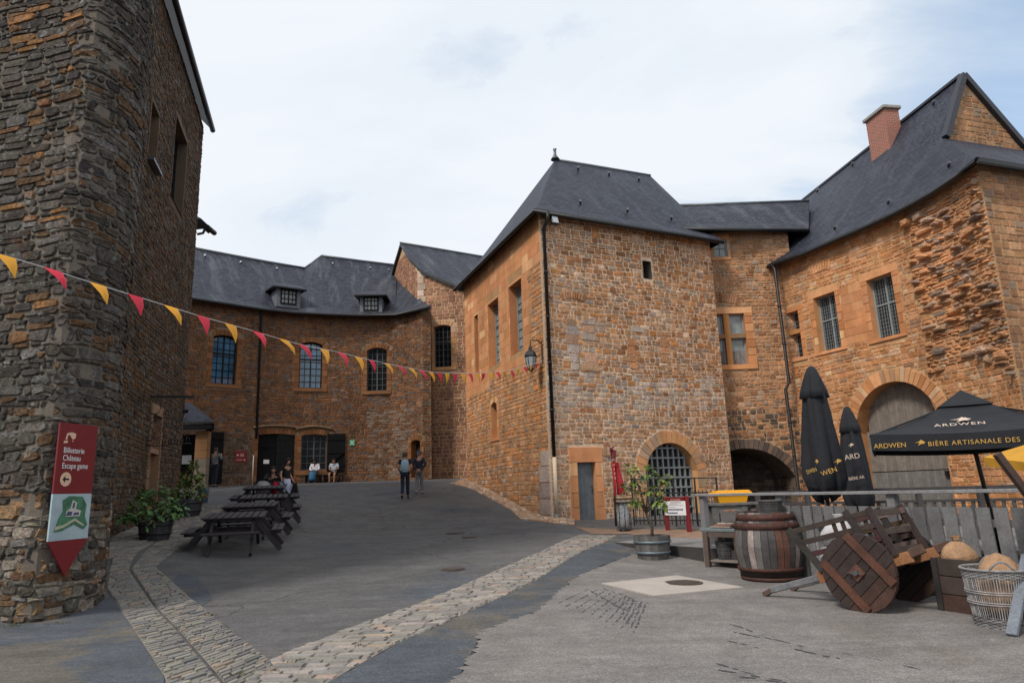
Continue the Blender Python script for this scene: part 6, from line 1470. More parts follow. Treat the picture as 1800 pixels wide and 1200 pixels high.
mb = MB(); mb.box((yb.x, yb.y, yb.z + .18), (.78, .46, .06), None, 0, (1, 1, 1), .02); mb.box((yb.x + .02, yb.y, yb.z + .22), (.68, .38, .04), None, 0, (1, 1, 1), .015); mb.build('lid', M['yellow'], e)
# ------------------------------------------------------------------ hand cart
dC = Vector((.58, -.815, 0)).normalized(); wc = Vector((3.98, 8.5, 0)); nC = Vector((dC.y, -dC.x, 0)); nC = nC if nC.y < 0 else -nC; Rw = .45
ax = wc + Vector((0, 0, Rw)) - nC * .12; tilt = math.atan2(Rw - .08, 1.5); dx = (dC * math.cos(tilt) + Vector((0, 0, math.sin(tilt)))); dz = dx.cross(nC); dz = dz if dz.z > 0 else -dz
Cc = lambda a, b, z: ax + dx * a - nC * b + dz * z        # a along (rear +), b across (away +), z up
ct = empty('hand_cart', ax, 0, 'old two-wheeled wooden handcart tipped forward on its shafts', 'cart')
RW = lambda: tuple(x * random.uniform(.7, 1.35) for x in (.046, .023, .018))
DWc = lambda: tuple(x * random.uniform(.8, 1.2) for x in (.034, .025, .022))
for wi, off in enumerate((.0, .95)):
    cw = ax - nC * off + nC * .06 * (1 if wi == 0 else -1) ; w_e = MB(); ex = dC * math.cos(.8) - Vector((0, 0, math.sin(.8))); ey = dC * math.sin(.8) + Vector((0, 0, math.cos(.8)))
    W3 = lambda a, b, c_: cw + ex * a + ey * b + nC * c_
    npl = 7
    for i in range(npl):
        a0, a1 = -Rw + 2 * Rw * i / npl + .004, -Rw + 2 * Rw * (i + 1) / npl - .004; P = []
        for a in np.linspace(a0, a1, 4): P.append((a, math.sqrt(max(0, Rw * Rw - a * a))))
        Q2 = P + [(a, -b) for a, b in P[::-1]]; k = random.uniform(.75, 1.3); far_shade = 1 if wi == 0 else .45; k *= far_shade; col = (.034 * k, .021 * k, .018 * k) if i < 5 else (.062 * k, .028 * k, .019 * k)  # far wheel's wood is darkened to paint in the shade behind the near one
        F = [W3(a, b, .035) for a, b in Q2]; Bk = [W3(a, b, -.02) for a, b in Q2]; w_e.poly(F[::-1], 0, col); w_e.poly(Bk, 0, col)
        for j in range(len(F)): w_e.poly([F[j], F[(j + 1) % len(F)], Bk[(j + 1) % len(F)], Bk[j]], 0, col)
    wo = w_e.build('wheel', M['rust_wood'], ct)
    if wi == 0:
        for b, ln_, in ((.235, .36), (-.235, .36)):
            mb = MB(); mb.bar(W3(-ln_, b, .052), W3(ln_, b, .052), .085, .034, 0, (.19, .075, .04), up=tuple(nC), bev=.004) if False else mb.mesh([W3(a, c_, z) for z in (.036, .068) for c_ in (b - .045, b + .045) for a in (-ln_, ln_)], [(0, 2, 3, 1), (4, 5, 7, 6), (0, 1, 5, 4), (2, 6, 7, 3), (0, 4, 6, 2), (1, 3, 7, 5)], 0, (.09, .034, .02)); mb.build('batten', M['rust_wood'], wo)
        mb = MB(); mb.mesh([W3(a, b, z) for z in (.036, .06) for b in (-.07, .07) for a in (-.07, .07)], [(0, 2, 3, 1), (4, 5, 7, 6), (0, 1, 5, 4), (2, 6, 7, 3), (0, 4, 6, 2), (1, 3, 7, 5)], 0, (.12, .05, .032)); mb.build('hub_plate', M['rust_wood'], wo)
        mb = MB(); mb.tube([W3(0, 0, .05), W3(0, 0, .1)], .03, 10); mb.bar(W3(0, 0, .09) - dC * .09, W3(0, 0, .09) + dC * .09, .012, .012); mb.build('axle_pin', M['zinc'], wo)
mb = MB(); mb.bar(Cc(0, -.02, 0), Cc(0, 1.0, 0), .07, .07, 0, (.05, .04, .035)); mb.build('axle', M['rust_wood'], ct)
for b in (.16, .8):
    mb = MB(); mb.bar(Cc(-1.56, b, -.05), Cc(-1.42, b, -.01), .075, .06, 0, (.1, .06, .045)); mb.bar(Cc(-1.43, b, -.01), Cc(-.62, b, .03), .07, .085, 0, (.15, .15, .155), bev=.01); mb.bar(Cc(-.66, b - .02, .03), Cc(-.1, b - .02, .04), .05, .14, 0, (.3, .11, .045), bev=.006)
    mb.bar(Cc(-.2, b, .05), Cc(.42, b, .05), .06, .1, 0, (.08, .04, .03)); mb.bar(Cc(.2, b - .03, .04), Cc(.58, b - .03, .06), .05, .13, 0, (.27, .12, .05), bev=.008); mb.bar(Cc(.56, b - .03, .09), Cc(.74, b - .03, .12), .05, .1, 0, (.09, .05, .035), bev=.01); mb.build('shaft', M['rust_wood'], ct)
for b in (.1, .86):
    mb = MB(); ps = [(-.62, -.84), (-.3, -.45), (.1, 0.05), (.5, .4)]
    for (a0, a1), (w_, h2) in (((-.55, -.85), (.085, .68)), ((.18, -.0), (.08, .72)), ((.42, .3), (.07, .69))): mb.bar(Cc(a0, b, .1), Cc(a1, b, h2), w_, .035, 0, DWc(), up=tuple(nC))
    for z, a0, a1 in ((.18, -.62, .42), (.32, -.68, .39), (.48, -.76, .36), (.64, -.9, .34)): mb.bar(Cc(a0, b + .02, z), Cc(a1, b + .02, z), .025, .065, 0, RW(), up=tuple(dz), bev=.003)
    for a, z0_, z1_ in ((-.22, .32, .64), (.0, .32, .48), (-.1, .48, .64), (.28, .2, .64)): mb.bar(Cc(a, b + .035, z0_), Cc(a, b + .035, z1_), .05, .02, 0, RW(), up=tuple(nC))
    mb.build('side_rack', M['rust_wood'], ct)
mb = MB()
for i in range(3): z = .16 + i * .23; mb.box(Cc(.4 - z * .18, .48, z), (.025, .74, .07), Matrix((dx, -nC, dz)).transposed(), 0, random.choice([(.12, .11, .105), (.07, .05, .04)]))
mb.build('tail_slats', M['rust_wood'], ct)
mb = MB()
for i in range(6): mb.box(Cc(-.1, .16 + i * .13, .1), (1.0, .12, .022), Matrix((dx, -nC, dz)).transposed(), 0, (.07, .05, .045))
mb.build('bed', M['rust_wood'], ct)
mb = MB()
for i in range(3): mb.box(Cc(.15, .84, .22 + i * .2), (.4, .02, .07), Matrix((dx, -nC, dz)).transposed(), 0, random.choice([(.25, .235, .22), (.12, .08, .07)]))
mb.build('back_slats', M['rust_wood'], ct)
def sack(c, rx, ry, h, m, lab, neck=True, nm='sack', fn=0):
    e = empty(nm, c, 0, lab, 'sack'); mb = MB(); n = 30; rs = random.Random(fn)
    ph = [rs.uniform(0, 6) for _ in range(4)]
    fn_ = lambda a, z: 1 + .06 * math.sin(a * 3 + ph[0] + z * 5) + .04 * math.sin(a * 5 + ph[1] - z * 9) + (.08 * math.sin(a * 9 + ph[2]) * max(0, z / h - .45))
    prof = [(.75, 0), (.95, .1), (1.0, .28), (.93, .5), (.72, .7), (.42, .86), (.2, .93)] if neck else [(.8, 0), (.98, .15), (1, .35), (.93, .58), (.75, .78), (.45, .93), (.05, 1.0)]
    mb.lathe([(r * rx, z * h) for r, z in prof], c, n, fn=fn_)
    for i in range(len(mb.v)): x, y, z = mb.v[i]; mb.v[i] = (x, c.y + (y - c.y) * ry / rx, z)
    mb.build('sack_body', m, e)
    if neck:
        mb = MB(); mb.lathe([(.2 * rx, .92 * h), (.14 * rx, .97 * h), (.26 * rx, 1.12 * h), (.3 * rx, 1.16 * h), (.1 * rx, 1.1 * h)], c, 20, fn=lambda a, z: 1 + .25 * math.sin(a * 4 + ph[3])); mb.build('sack_neck', m, e)
        mb = MB(); mb.lathe([(.17 * rx, .94 * h), (.19 * rx, .96 * h), (.17 * rx, .98 * h)], c, 14, cap=False); mb.build('tie', M['iron'], e)
    return e
M['linen'] = mat('white_linen', (.5, .49, .5), .9, noise=[(6, .8, 1.1)], bump=[(9, .7, .04)])
sack(Cc(-.42, .5, .36), .25, .22, .34, M['linen'], 'white sack tied with cord in the middle of the cart', True, fn=2)
sack(Cc(-.5, .48, .13), .3, .25, .28, M['linen'], 'white sack lying flat under the tied one in the cart', False, fn=3)
# ------------------------------------------------------------------ crate, sacks and tall basket
cr = Vector((5.22, 8.3, 0)); rC_ = Matrix((dF, nF, Vector((0, 0, 1)))).transposed(); e = empty('wooden_crate', cr, 0, 'dark wooden crate against the plank fence under the tied burlap sack', 'crate')
cl, cwd, ch = .62, .46, .6
for s, ax_ in ((1, 0), (-1, 0), (1, 1), (-1, 1)):
    mb = MB()
    for j in range(3):
        z = .1 + j * .2
        if ax_ == 0: mb.box(cr + rC_ @ Vector((0, s * cwd / 2, z)), (cl, .022, .19), rC_, 0, tuple(x * random.uniform(.7, 1.3) for x in (.05, .034, .028)), .003)
        else: mb.box(cr + rC_ @ Vector((s * (cl / 2 - .013), 0, z)), (.022, cwd - .03, .19), rC_, 0, tuple(x * random.uniform(.7, 1.3) for x in (.05, .034, .028)), .003)
    mb.build('side', M['grey_wood'], e)
for sx in (-1, 1):
    for sy in (-1, 1): mb = MB(); mb.box(cr + rC_ @ Vector((sx * (cl / 2 - .04), sy * (cwd / 2 + .022), .3)), (.07, .02, .6), rC_, 0, (.03, .026, .026)); mb.build('batten', M['grey_wood'], e)
mb = MB(); mb.box(cr + Vector((0, 0, .52)), (cl - .06, cwd - .06, .02), rC_, 0, (.03, .025, .022)); mb.build('lid', M['grey_wood'], e)
sack(cr - dF * .12 + nF * .02 + Vector((0, 0, .53)), .19, .17, .27, M['burlap'], 'tied brown burlap sack sitting on the dark crate', True, fn=5)
bk = Vector((4.98, 7.52, 0)); e = basket(bk, .255, .315, .58, 'tall open grey wicker basket holding a round burlap sack', 'basket', 40, (.33, .32, .32), ((0, .2), (.86, 1.0)), True, mid=(.42, .6))
for a in (-2.0, 1.1):
    mb = MB(); P = [bk + Vector((math.cos(a + t) * .32, math.sin(a + t) * .32, .58 + .09 * math.sin((t + .35) / .7 * math.pi))) for t in np.linspace(-.35, .35, 9)]; mb.tube(P, .012, 6, 0, (.22, .215, .22)); mb.build('handle', M['wicker'], e)
sack(bk + Vector((.03, .0, .12)), .235, .235, .61, M['burlap'], 'round brown burlap sack stuffed in the tall wicker basket', False, fn=8)
b0, b1 = gp(1779, 1120), at_y(1806, 975, 7.35); mb = MB(); mb.bar(b0 + Vector((0, 0, .02)), b0.lerp(b1, 1.0) + Vector((0, 0, 0)), .1, .045, 0, (.17, .19, .22), bev=.006); tag(mb.build('prop_plank', M['grey_wood'], None), 'grey plank leaning in front of the tall basket', 'plank')
# ------------------------------------------------------------------ parasols
def closed_parasol(base, px_top, h_top, rad, lab, seed, z_low):
    rs = random.Random(seed); e = empty('closed_parasol', base, 0, lab, 'parasol', None); lean = Vector((-.02, 0, 0)); n = 64
    mb = MB(); mb.tube([base, base + Vector((0, 0, h_top - .1))], .025, 10); mb.build('pole', M['iron'], e)
    mb = MB(); mb.lathe([(.22, 0), (.22, .06), (.05, .08)], base, 16); mb.build('base', M['iron'], e)
    mb = MB(); H = h_top - z_low; ph = rs.uniform(0, 6)
    fn_ = lambda a, z: 1 + (.10 + .14 * max(0, 1 - (z - z_low) / (H * .6))) * math.cos(a * 4 + ph + z * .5) + .16 * abs(math.cos(a * 3.5 + ph * 2 + z * .7)) - .13 + (.04 + .06 * max(0, 1 - (z - z_low) / (H * .35))) * math.sin(a * 11 + z * 5)
    mb.lathe([(rad * r, z_low + z * H) for r, z in ((.2, -.04), (.55, -.03), (.85, .02), (1.0, .10), (.98, .22), (.88, .42), (.76, .6), (.64, .74), (.4, .86))], base, n, fn=fn_)
    for q in range(4 * n): x, y, z = mb.v[q]; k_ = 1 - q // n / 4; a_ = q % n / n * 6.283; mb.v[q] = (x, y, z + k_ * (.09 * math.sin(a_ * 4 + ph) + .06 * math.sin(a_ * 9)))
    mb.build('canopy', M['cloth_black'], e)
    mb = MB(); f2 = lambda a, z: 1 + (.05 + .12 * max(0, (h_top - z) / H * 3)) * math.cos(a * 4 + ph) + .05 * math.cos(a * 9)
    mb.lathe([(rad * .60, h_top - .27 * H), (rad * .76, h_top - .265 * H), (rad * .68, h_top - .2 * H), (rad * .44, h_top - .09 * H), (rad * .24, h_top - .02 * H), (.02, h_top)], base, n, fn=f2); mb.build('vent_cap', M['cloth_black'], e)
    return e
pb = Vector((at_y(1440, 760, 11.2).x, 11.2, DZ)); th = at_y(1433, 643, 11.2).z; zl = at_y(1440, 862, 11.2).z
e = closed_parasol(pb, 0, th - DZ, .27, 'larger closed black parasol behind the fence', 1, zl - DZ)
def letter_on(e, s, px, py, Y, size, m, ang=0.0, sx=1.0):
    p = at_y(px, py, Y); v = Vector((p.x, p.y, 0)).normalized(); X = Vector((v.y, -v.x, 0)); Yv = Vector((0, 0, 1)); c, s_ = math.cos(ang), math.sin(ang); X2 = X * c + Yv * s_; Y2 = Yv * c - X * s_
    return text(s, size, e, p, X2, Y2, m, sx=sx, depth=.002), p, X2, Y2
_, p, X2, Y2 = letter_on(e, 'WEN', 1459, 832, 10.80, .105, M['gold'], .3); _, p, X2, Y2 = letter_on(e, 'DWEN', 1428, 830, 10.86, .085, M['gold'], .3, .6)
q = at_y(1473, 812, 10.80); flat(e, 'emblem', q, X2, Y2, scaled(BOAR, 0, 0, .1), M['gold']); q = at_y(1436, 812, 10.80); flat(e, 'emblem', q, X2, Y2, scaled(BOAR, 0, 0, .045, .1), M['gold'])
pb = Vector((at_y(1500, 800, 13.2).x, 13.2, DZ)); th = at_y(1490, 714, 13.2).z; zl = at_y(1505, 890, 13.2).z
e = closed_parasol(pb, 0, th - DZ, .25, 'smaller closed black parasol with pale lettering', 2, max(.1, zl - DZ))
letter_on(e, 'ARD', 1499, 806, 12.8, .13, M['tan_print'], .12); letter_on(e, 'BIÈRE AR', 1506, 842, 12.84, .075, M['tan_print'], .12, .9)
q = at_y(1496, 783, 12.84); flat(e, 'emblem', q, X2, Y2, scaled(BOAR, 0, 0, .09), M['tan_print'])
# open square parasol
pc_ = Vector((at_y(1742, 865, 10.2).x, 10.2, DZ)); apx = at_y(1689, 691, 10.0); tipL = at_y(1529, 766, 9.5); cz = tipL.z + .02
e = empty('open_parasol', pc_, 0, 'open square black parasol with gold lettering on its valance', 'parasol')
cv = Vector((apx.x, apx.y, cz)); c1_ = Vector((tipL.x, tipL.y, cz)) - cv; c2_ = Vector((-c1_.y, c1_.x, 0)); corners = [cv + c1_, cv + c2_, cv - c1_, cv - c2_]
if corners[1].y > cv.y: corners = [cv + c1_, cv - c2_, cv - c1_, cv + c2_]
mb = MB(); mb.tube([pc_, Vector((apx.x, apx.y, apx.z - .1))], .03, 10); mb.build('pole', M['iron'], e)
mb = MB(); mb.box(pc_ + Vector((0, 0, .05)), (.7, .7, .1)); mb.build('base', M['iron'], e)
VH = .22; mb = MB(); n = 10; top_in = .8
for i in range(4):
    a, b = corners[i], corners[(i + 1) % 4]
    for k in range(n):
        t0, t1 = k / n, (k + 1) / n; sag = lambda t: -.05 * math.sin(t * math.pi)
        def S(t, r): p = apx.lerp(a.lerp(b, t), r); return p + Vector((0, 0, sag(t) * r - .10 * math.sin(r * math.pi)))
        for r0, r1 in ((.22, .45), (.45, .7), (.7, 1.0)): mb.poly([S(t0, r1), S(t1, r1), S(t1, r0), S(t0, r0)], 0, (1, 1, 1), None, True)
        mb.poly([S(t0, 1) - Vector((0, 0, VH)), S(t1, 1) - Vector((0, 0, VH)), S(t1, 1), S(t0, 1)], 0)
mb.build('canopy', M['cloth_black'], e)
mb = MB()
for i in range(4):
    a, b = corners[i], corners[(i + 1) % 4]; up_ = Vector((0, 0, .035)); mb.poly([apx.lerp(a, .27) + up_ - Vector((0, 0, .08)), apx.lerp(b, .27) + up_ - Vector((0, 0, .08)), apx + Vector((0, 0, .05))])
mb.build('vent_cap', M['cloth_black'], e)
for c_ in corners: mb = MB(); mb.bar(apx - Vector((0, 0, .12)), c_ - Vector((0, 0, .03)), .02, .03); mb.build('rib', M['iron'], e)
a, b = corners[0], corners[1]; X3 = (b - a).normalized(); N3 = Vector((X3.y, -X3.x, 0)); N3 = N3 if N3.dot(a - cv) > 0 else -N3
if X3.cross(Vector((0, 0, 1))).dot(N3) < 0: X3 = -X3
Lr = (b - a).length; Zb = -VH * .72
P0 = a + N3 * .012
text('BIÈRE ARTISANALE DES ARDENNES', .085, e, P0 + X3 * Lr * .27 + Vector((0, 0, Zb - .04)), X3, (0, 0, 1), M['gold'], align='LEFT', spacing=1.15)
text('ARDWEN', .09, e, P0 + X3 * Lr * .17 + Vector((0, 0, Zb - .035)), X3, (0, 0, 1), M['gold'], align='RIGHT')
flat(e, 'emblem', P0 + X3 * Lr * .235 + Vector((0, 0, Zb)), X3, (0, 0, 1), scaled(BOAR, 0, 0, .1), M['gold'])
# face lettering lies on the canopy slope
mid_ = a.lerp(b, .5); Ys = (apx - mid_); Ys.normalize(); Zs = X3.cross(Ys).normalized(); Ps = lambda t, r: apx.lerp(a.lerp(b, t), r) + Vector((0, 0, -.05 * math.sin(t * math.pi) * r - .10 * math.sin(r * math.pi)))
text('ARDWEN', .125, e, Ps(.42, .80) + Zs * .05, X3, Ys, M['tan_print'], spacing=1.15); flat(e, 'emblem', Ps(.42, .62) + Zs * .05, X3, Ys, scaled(BOAR, 0, 0, .2, .22), M['tan_print'])
# yellow tilted parasol at the frame edge
yt = at_y(1744, 816, 6.6); yc = at_y(1880, 778, 6.9)
def _px(p): q = ROT.transposed() @ (p - Vector((0, 0, EYE))); return 900 - FPX * q.x / q.z, 600 + FPX * q.y / q.z
for _ in range(40):
    _dd = yt - yc; _s = Vector((0, 0, 1)).cross(_dd).normalized() * _dd.length
    if min(_px(yc + _dd * math.cos(t) + _s * math.sin(t))[0] for t in np.linspace(0, 2 * math.pi, 7)) > 1727: break
    yt = yt + Vector((.03, .0, 0)); yc = yc + Vector((.03, .0, 0))
e = empty('yellow_parasol', (yc.x + .3, yc.y, 0), 0, 'yellow parasol with a dark wooden pole, cut by the right edge', 'parasol')
dd_ = yt - yc; sd_ = Vector((0, 0, 1)).cross(dd_).normalized() * dd_.length; nup = dd_.cross(sd_).normalized(); nup = nup if nup.z > 0 else -nup
cs = [yc + dd_ * math.cos(t) + sd_ * math.sin(t) for t in np.linspace(0, 2 * math.pi, 7)[:-1]]; ap2 = yc + nup * .2; mb = MB()
for i in range(6):
    a, b = cs[i], cs[(i + 1) % 6]; mb.poly([a, b, ap2]); mb.poly([a - Vector((0, 0, .09)), b - Vector((0, 0, .09)), b, a])
mb.build('canopy', M['cloth_yellow'], e)
mb = MB()
for i in range(6): mb.bar(ap2 - nup * .12, cs[i] - nup * .05, .015, .02)
mb.build('ribs', M['iron'], e)
q0, q1 = at_y(1764, 826, 6.75), at_y(1850, 935, 6.75); dq = (q1 - q0); q2 = q0 + dq * ((q0.z - .02) / (q0.z - q1.z)); mb = MB(); mb.bar(q0 + Vector((0, .0, .1)) - dq * .1, q2, .06, .06); mb.build('pole', M['brown_wood'], e)
# ------------------------------------------------------------------ things by the gate: bin, banner, railing, information sign
g0 = gp(1098, 933); c = Vector((g0.x, g0.y, g0.z)); e = empty('litter_bin', c, 0, 'litter bin with a clear bag in a black ring frame', 'bin')
mb = MB(); 
for a in range(8): t_ = a * math.pi / 4; mb.tube([c + Vector((.2 * math.cos(t_), .2 * math.sin(t_), z)) for z in (.02, .75)], .008, 5)
mb.lathe([(.19, .74), (.23, .74), (.23, .78), (.19, .78)], c, 20, cap=False); mb.lathe([(.26, .84), (.26, .87)], c, 12, cap=False); mb.lathe([(.15, 0), (.15, .06)], c, 16); mb.tube([c + Vector((.2, 0, .75)), c + Vector((.26, 0, .87))], .01, 5); mb.tube([c + Vector((-.2, 0, .75)), c + Vector((-.26, 0, .87))], .01, 5); mb.build('frame', M['iron'], e)
bm_ = mat('clear_bag', (.42, .47, .5), .25, spec=.5, noise=[(8, .5, 1.2)], bump=[(14, .9, .05)]); bm_.node_tree.nodes['Principled BSDF'].inputs['Alpha'].default_value = .72
mb = MB(); mb.lathe([(.12, .08), (.18, .16), (.19, .35), (.16, .6), (.18, .78)], c, 22, fn=lambda a, z: 1 + .08 * math.sin(a * 5 + z * 9)); mb.build('bag', bm_, e)
mb = MB(); mb.lathe([(.05, .12), (.13, .2), (.11, .36), (.02, .44)], c, 12, fn=lambda a, z: 1 + .2 * math.sin(a * 3 + z * 20)); mb.build('rubbish', mat('rubbish', (.3, .09, .08), .7, noise=[(16, .3, 2.4)]), e)
g0 = gp(1083, 924); t1 = at_y(1077, 797, g0.y); e = empty('banner', g0, 0, 'narrow folded red banner on a dark pole by the grey door', 'banner')
mb = MB(); mb.tube([g0, t1], [.035, .025], 8); mb.build('pole', M['brown_wood'], e)
mb = MB(); mb.mesh([t1 + Vector(q) for q in ((-.08, 0, .12), (.12, 0, .1), (.1, .1, .1), (.06, 0, -.3), (-.03, .05, -.3), (-.05, -.03, .1))], [(0, 5, 3, 4), (0, 1, 3), (1, 2, 4, 3), (0, 4, 2), (0, 2, 1)]); mb.tube([t1 + Vector((0, 0, .08)), t1 + Vector((-.05, 0, .16)), t1 + Vector((.05, 0, .2))], [.03, .05, .01], 6); mb.build('finial', M['red'], e)
zb_ = at_y(1083, 848, g0.y).z; mb = MB(); N_r = 10
for i in range(N_r):
    f0, f1 = i / N_r, (i + 1) / N_r; zz_ = lambda f: t1.z - .25 + (zb_ - t1.z - .1) * f; xo = lambda f: .03 + .34 * f * (1 - .25 * f); yo = lambda f: .03 * math.sin(f * 7)
    for a0, a1, q in ((-.07, .03, 0), (.03, .12, 1)):
        mb.poly([(t1.x + a0 * (1 - .2 * f0) + .03 * f0, t1.y - .05 + yo(f0) + .05 * q, zz_(f0)), (t1.x + a1 + xo(f0) * .6 * q, t1.y - .08 + yo(f0), zz_(f0)), (t1.x + a1 + xo(f1) * .6 * q, t1.y - .08 + yo(f1), zz_(f1)), (t1.x + a0 * (1 - .2 * f1) + .03 * f1, t1.y - .05 + yo(f1) + .05 * q, zz_(f1))], 0, (1, 1, 1), None, True)
mb.build('cloth', mat('red_banner_cloth', (.34, .012, .02), .8, noise=[(5, .8, 1.15)]), e)
for i in range(5): p = Vector((t1.x - .02 + i * .008, t1.y - .14, zb_ + .1 + (4 - i) * .13)); text('MUSEE'[i], .1, e, p, (1, 0, 0), (0, 0, 1), M['beige'])
RA, RB = Vector((3.35, 20.37, 0)), Vector((5.6, 19.6, 0)); dR = (RB - RA).normalized(); LR = (RB - RA).length; e = empty('iron_railing', (RA.x, RA.y, ground(RA.x, RA.y)), 0, 'black iron railing in front of the barred arch', 'railing')
gz = lambda s: ground((RA + dR * s).x, (RA + dR * s).y)
for z, r_ in ((1.32, .016), (.92, .02), (.16, .02)): mb = MB(); mb.bar(RA + Vector((0, 0, gz(0) + z)), RB + Vector((0, 0, gz(LR) + z)), r_ * 1.3, r_ * 2); mb.build('rail', M['iron'], e)
for i in range(5): s = LR * i / 4; mb = MB(); q = RA + dR * s; mb.box((q.x, q.y, gz(s) + .67), (.04, .04, 1.34)); mb.build('post', M['iron'], e)
for i in range(21): s = LR * (i + .5) / 21; q = RA + dR * s; mb = MB(); mb.tube([(q.x, q.y, gz(s) + .05), (q.x, q.y, gz(s) + 1.0)], .011, 5); mb.build('bar', M['iron'], e)
i0, i1 = gp(1174, 932), gp(1212, 935); e = empty('information_sign', i0, 0, 'white opening-hours panel between two red posts', 'sign')
zt0 = at_y(1168, 872, i0.y).z
for q in (i0, i1): mb = MB(); mb.box((q.x, q.y, (q.z + zt0) / 2), (.11, .11, zt0 - q.z), None, 0, (1, 1, 1), .01); mb.build('post', M['red'], e)
Xi = (i1 - i0); Xi.z = 0; wi_ = Xi.length; Xi.normalize(); Ni = Vector((Xi.y, -Xi.x, 0)); Ni = Ni if Ni.y < 0 else -Ni
za, zb2, zc2 = at_y(1190, 905, i0.y - .3).z, at_y(1190, 880, i0.y - .3).z, at_y(1190, 873, i0.y - .3).z
ri = Matrix((Xi, -Ni, Vector((0, 0, 1)))).transposed(); m_ = (i0 + i1) / 2
mb = MB(); mb.box(Vector((m_.x, m_.y, (za + zb2) / 2)) + Ni * .06, (wi_ + .02, .02, zb2 - za), ri); mb.build('panel', M['white'], e)
mb = MB(); mb.box(Vector((m_.x, m_.y, (zb2 + zc2) / 2)) + Ni * .06, (wi_ - .08, .022, zc2 - zb2 - .004), ri); mb.build('header', M['red'], e)
OI = Vector((i0.x, i0.y, 0)) + Ni * .075; MB_ = mat('dark_blue_print', (.05, .06, .16), .6); MG_ = mat('grey_print', (.3, .2, .22), .6)
for f, a0, a1, m2, hh2 in ((.9, .3, .8, MG_, .02), (.8, .25, .6, MG_, .012), (.7, .15, .85, MG_, .01), (.58, .15, .5, MG_, .01), (.4, .12, .85, MB_, .035), (.16, .12, .6, MB_, .035)):
    z = za + (zb2 - za) * f; x = a0; P = []
    while x < a1: l = random.uniform(.03, .09); P.append([(x * wi_, z - hh2 / 2), ((x + l * .8) * wi_, z - hh2 / 2), ((x + l * .8) * wi_, z + hh2 / 2), (x * wi_, z + hh2 / 2)]); x += l
    flat(e, 'printed_line', OI, Xi, (0, 0, 1), P, m2)
text('LES HORAIRES', .05, e, OI + Xi * wi_ * .55 + Vector((0, 0, zb2 + .02)) + Ni * .004, Xi, (0, 0, 1), M['beige'])
# ------------------------------------------------------------------ people
SKIN = {'light': mat('light_skin', (.42, .22, .15), .55), 'mid': mat('tanned_skin', (.3, .15, .09), .55), 'dark': mat('brown_skin', (.11, .055, .035), .55)}
def cloth(name, c): return mat(name, c, .9, noise=[(7, .8, 1.15)], bump=[(12, .3, .01)])
def skinned(name, nodes, edges, parent, m, root, sub=1):
    ks = list(nodes); me = bpy.data.meshes.new(name); me.from_pydata([nodes[k][0] for k in ks], [(ks.index(a), ks.index(b)) for a, b in edges], [])
    o = bpy.data.objects.new(name, me); COL.objects.link(o); md = o.modifiers.new('Skin', 'SKIN'); md.use_smooth_shade = True
    if not me.skin_vertices: me.attributes  # layer is made with the modifier
    sv = me.skin_vertices[0].data
    for i, k in enumerate(ks):
        r = nodes[k][1]; sv[i].radius = (r, r) if not isinstance(r, tuple) else r; sv[i].use_root = (k == root)
    s = o.modifiers.new('Sub', 'SUBSURF'); s.levels = s.render_levels = sub; me.materials.append(m); o.parent = parent
    dg = bpy.context.evaluated_depsgraph_get(); dg.update(); ev = o.evaluated_get(dg); m2 = bpy.data.meshes.new_from_object(ev); m2.name = name
    for p in m2.polygons: p.use_smooth = True
    m2.materials.clear(); m2.materials.append(m); o.modifiers.clear(); o.data = m2; bpy.data.meshes.remove(me); return o
STAND = dict(hipL=(-.09, 0, .92), hipR=(.09, 0, .92), kneeL=(-.1, -.02, .5), kneeR=(.1, -.02, .5), ankL=(-.11, .02, .08), ankR=(.11, .02, .08), toeL=(-.13, -.15, .03), toeR=(.13, -.15, .03),
             pel=(0, 0, .96), sp=(0, .01, 1.12), ch=(0, .01, 1.33), nk=(0, .01, 1.47), hd=(0, -.01, 1.60), tp=(0, -.005, 1.70), shL=(-.18, .01, 1.41), shR=(.18, .01, 1.41), elL=(-.24, .02, 1.13), elR=(.24, .02, 1.13), wrL=(-.25, -.04, .88), wrR=(.25, -.04, .88))
SIT = dict(STAND); SIT.update(hipL=(-.1, 0, .5), hipR=(.1, 0, .5), pel=(0, .03, .53), sp=(0, .03, .7), ch=(0, -.0, .9), nk=(0, -.04, 1.04), hd=(0, -.1, 1.15), tp=(0, -.13, 1.25), shL=(-.18, -.01, .98), shR=(.18, -.01, .98), elL=(-.24, -.06, .74), elR=(.24, -.06, .74),
           wrL=(-.08, -.3, .68), wrR=(.08, -.3, .68), kneeL=(-.14, -.43, .5), kneeR=(.14, -.43, .5), ankL=(-.12, -.42, .08), ankR=(.12, -.42, .08), toeL=(-.13, -.58, .03), toeR=(.13, -.58, .03))
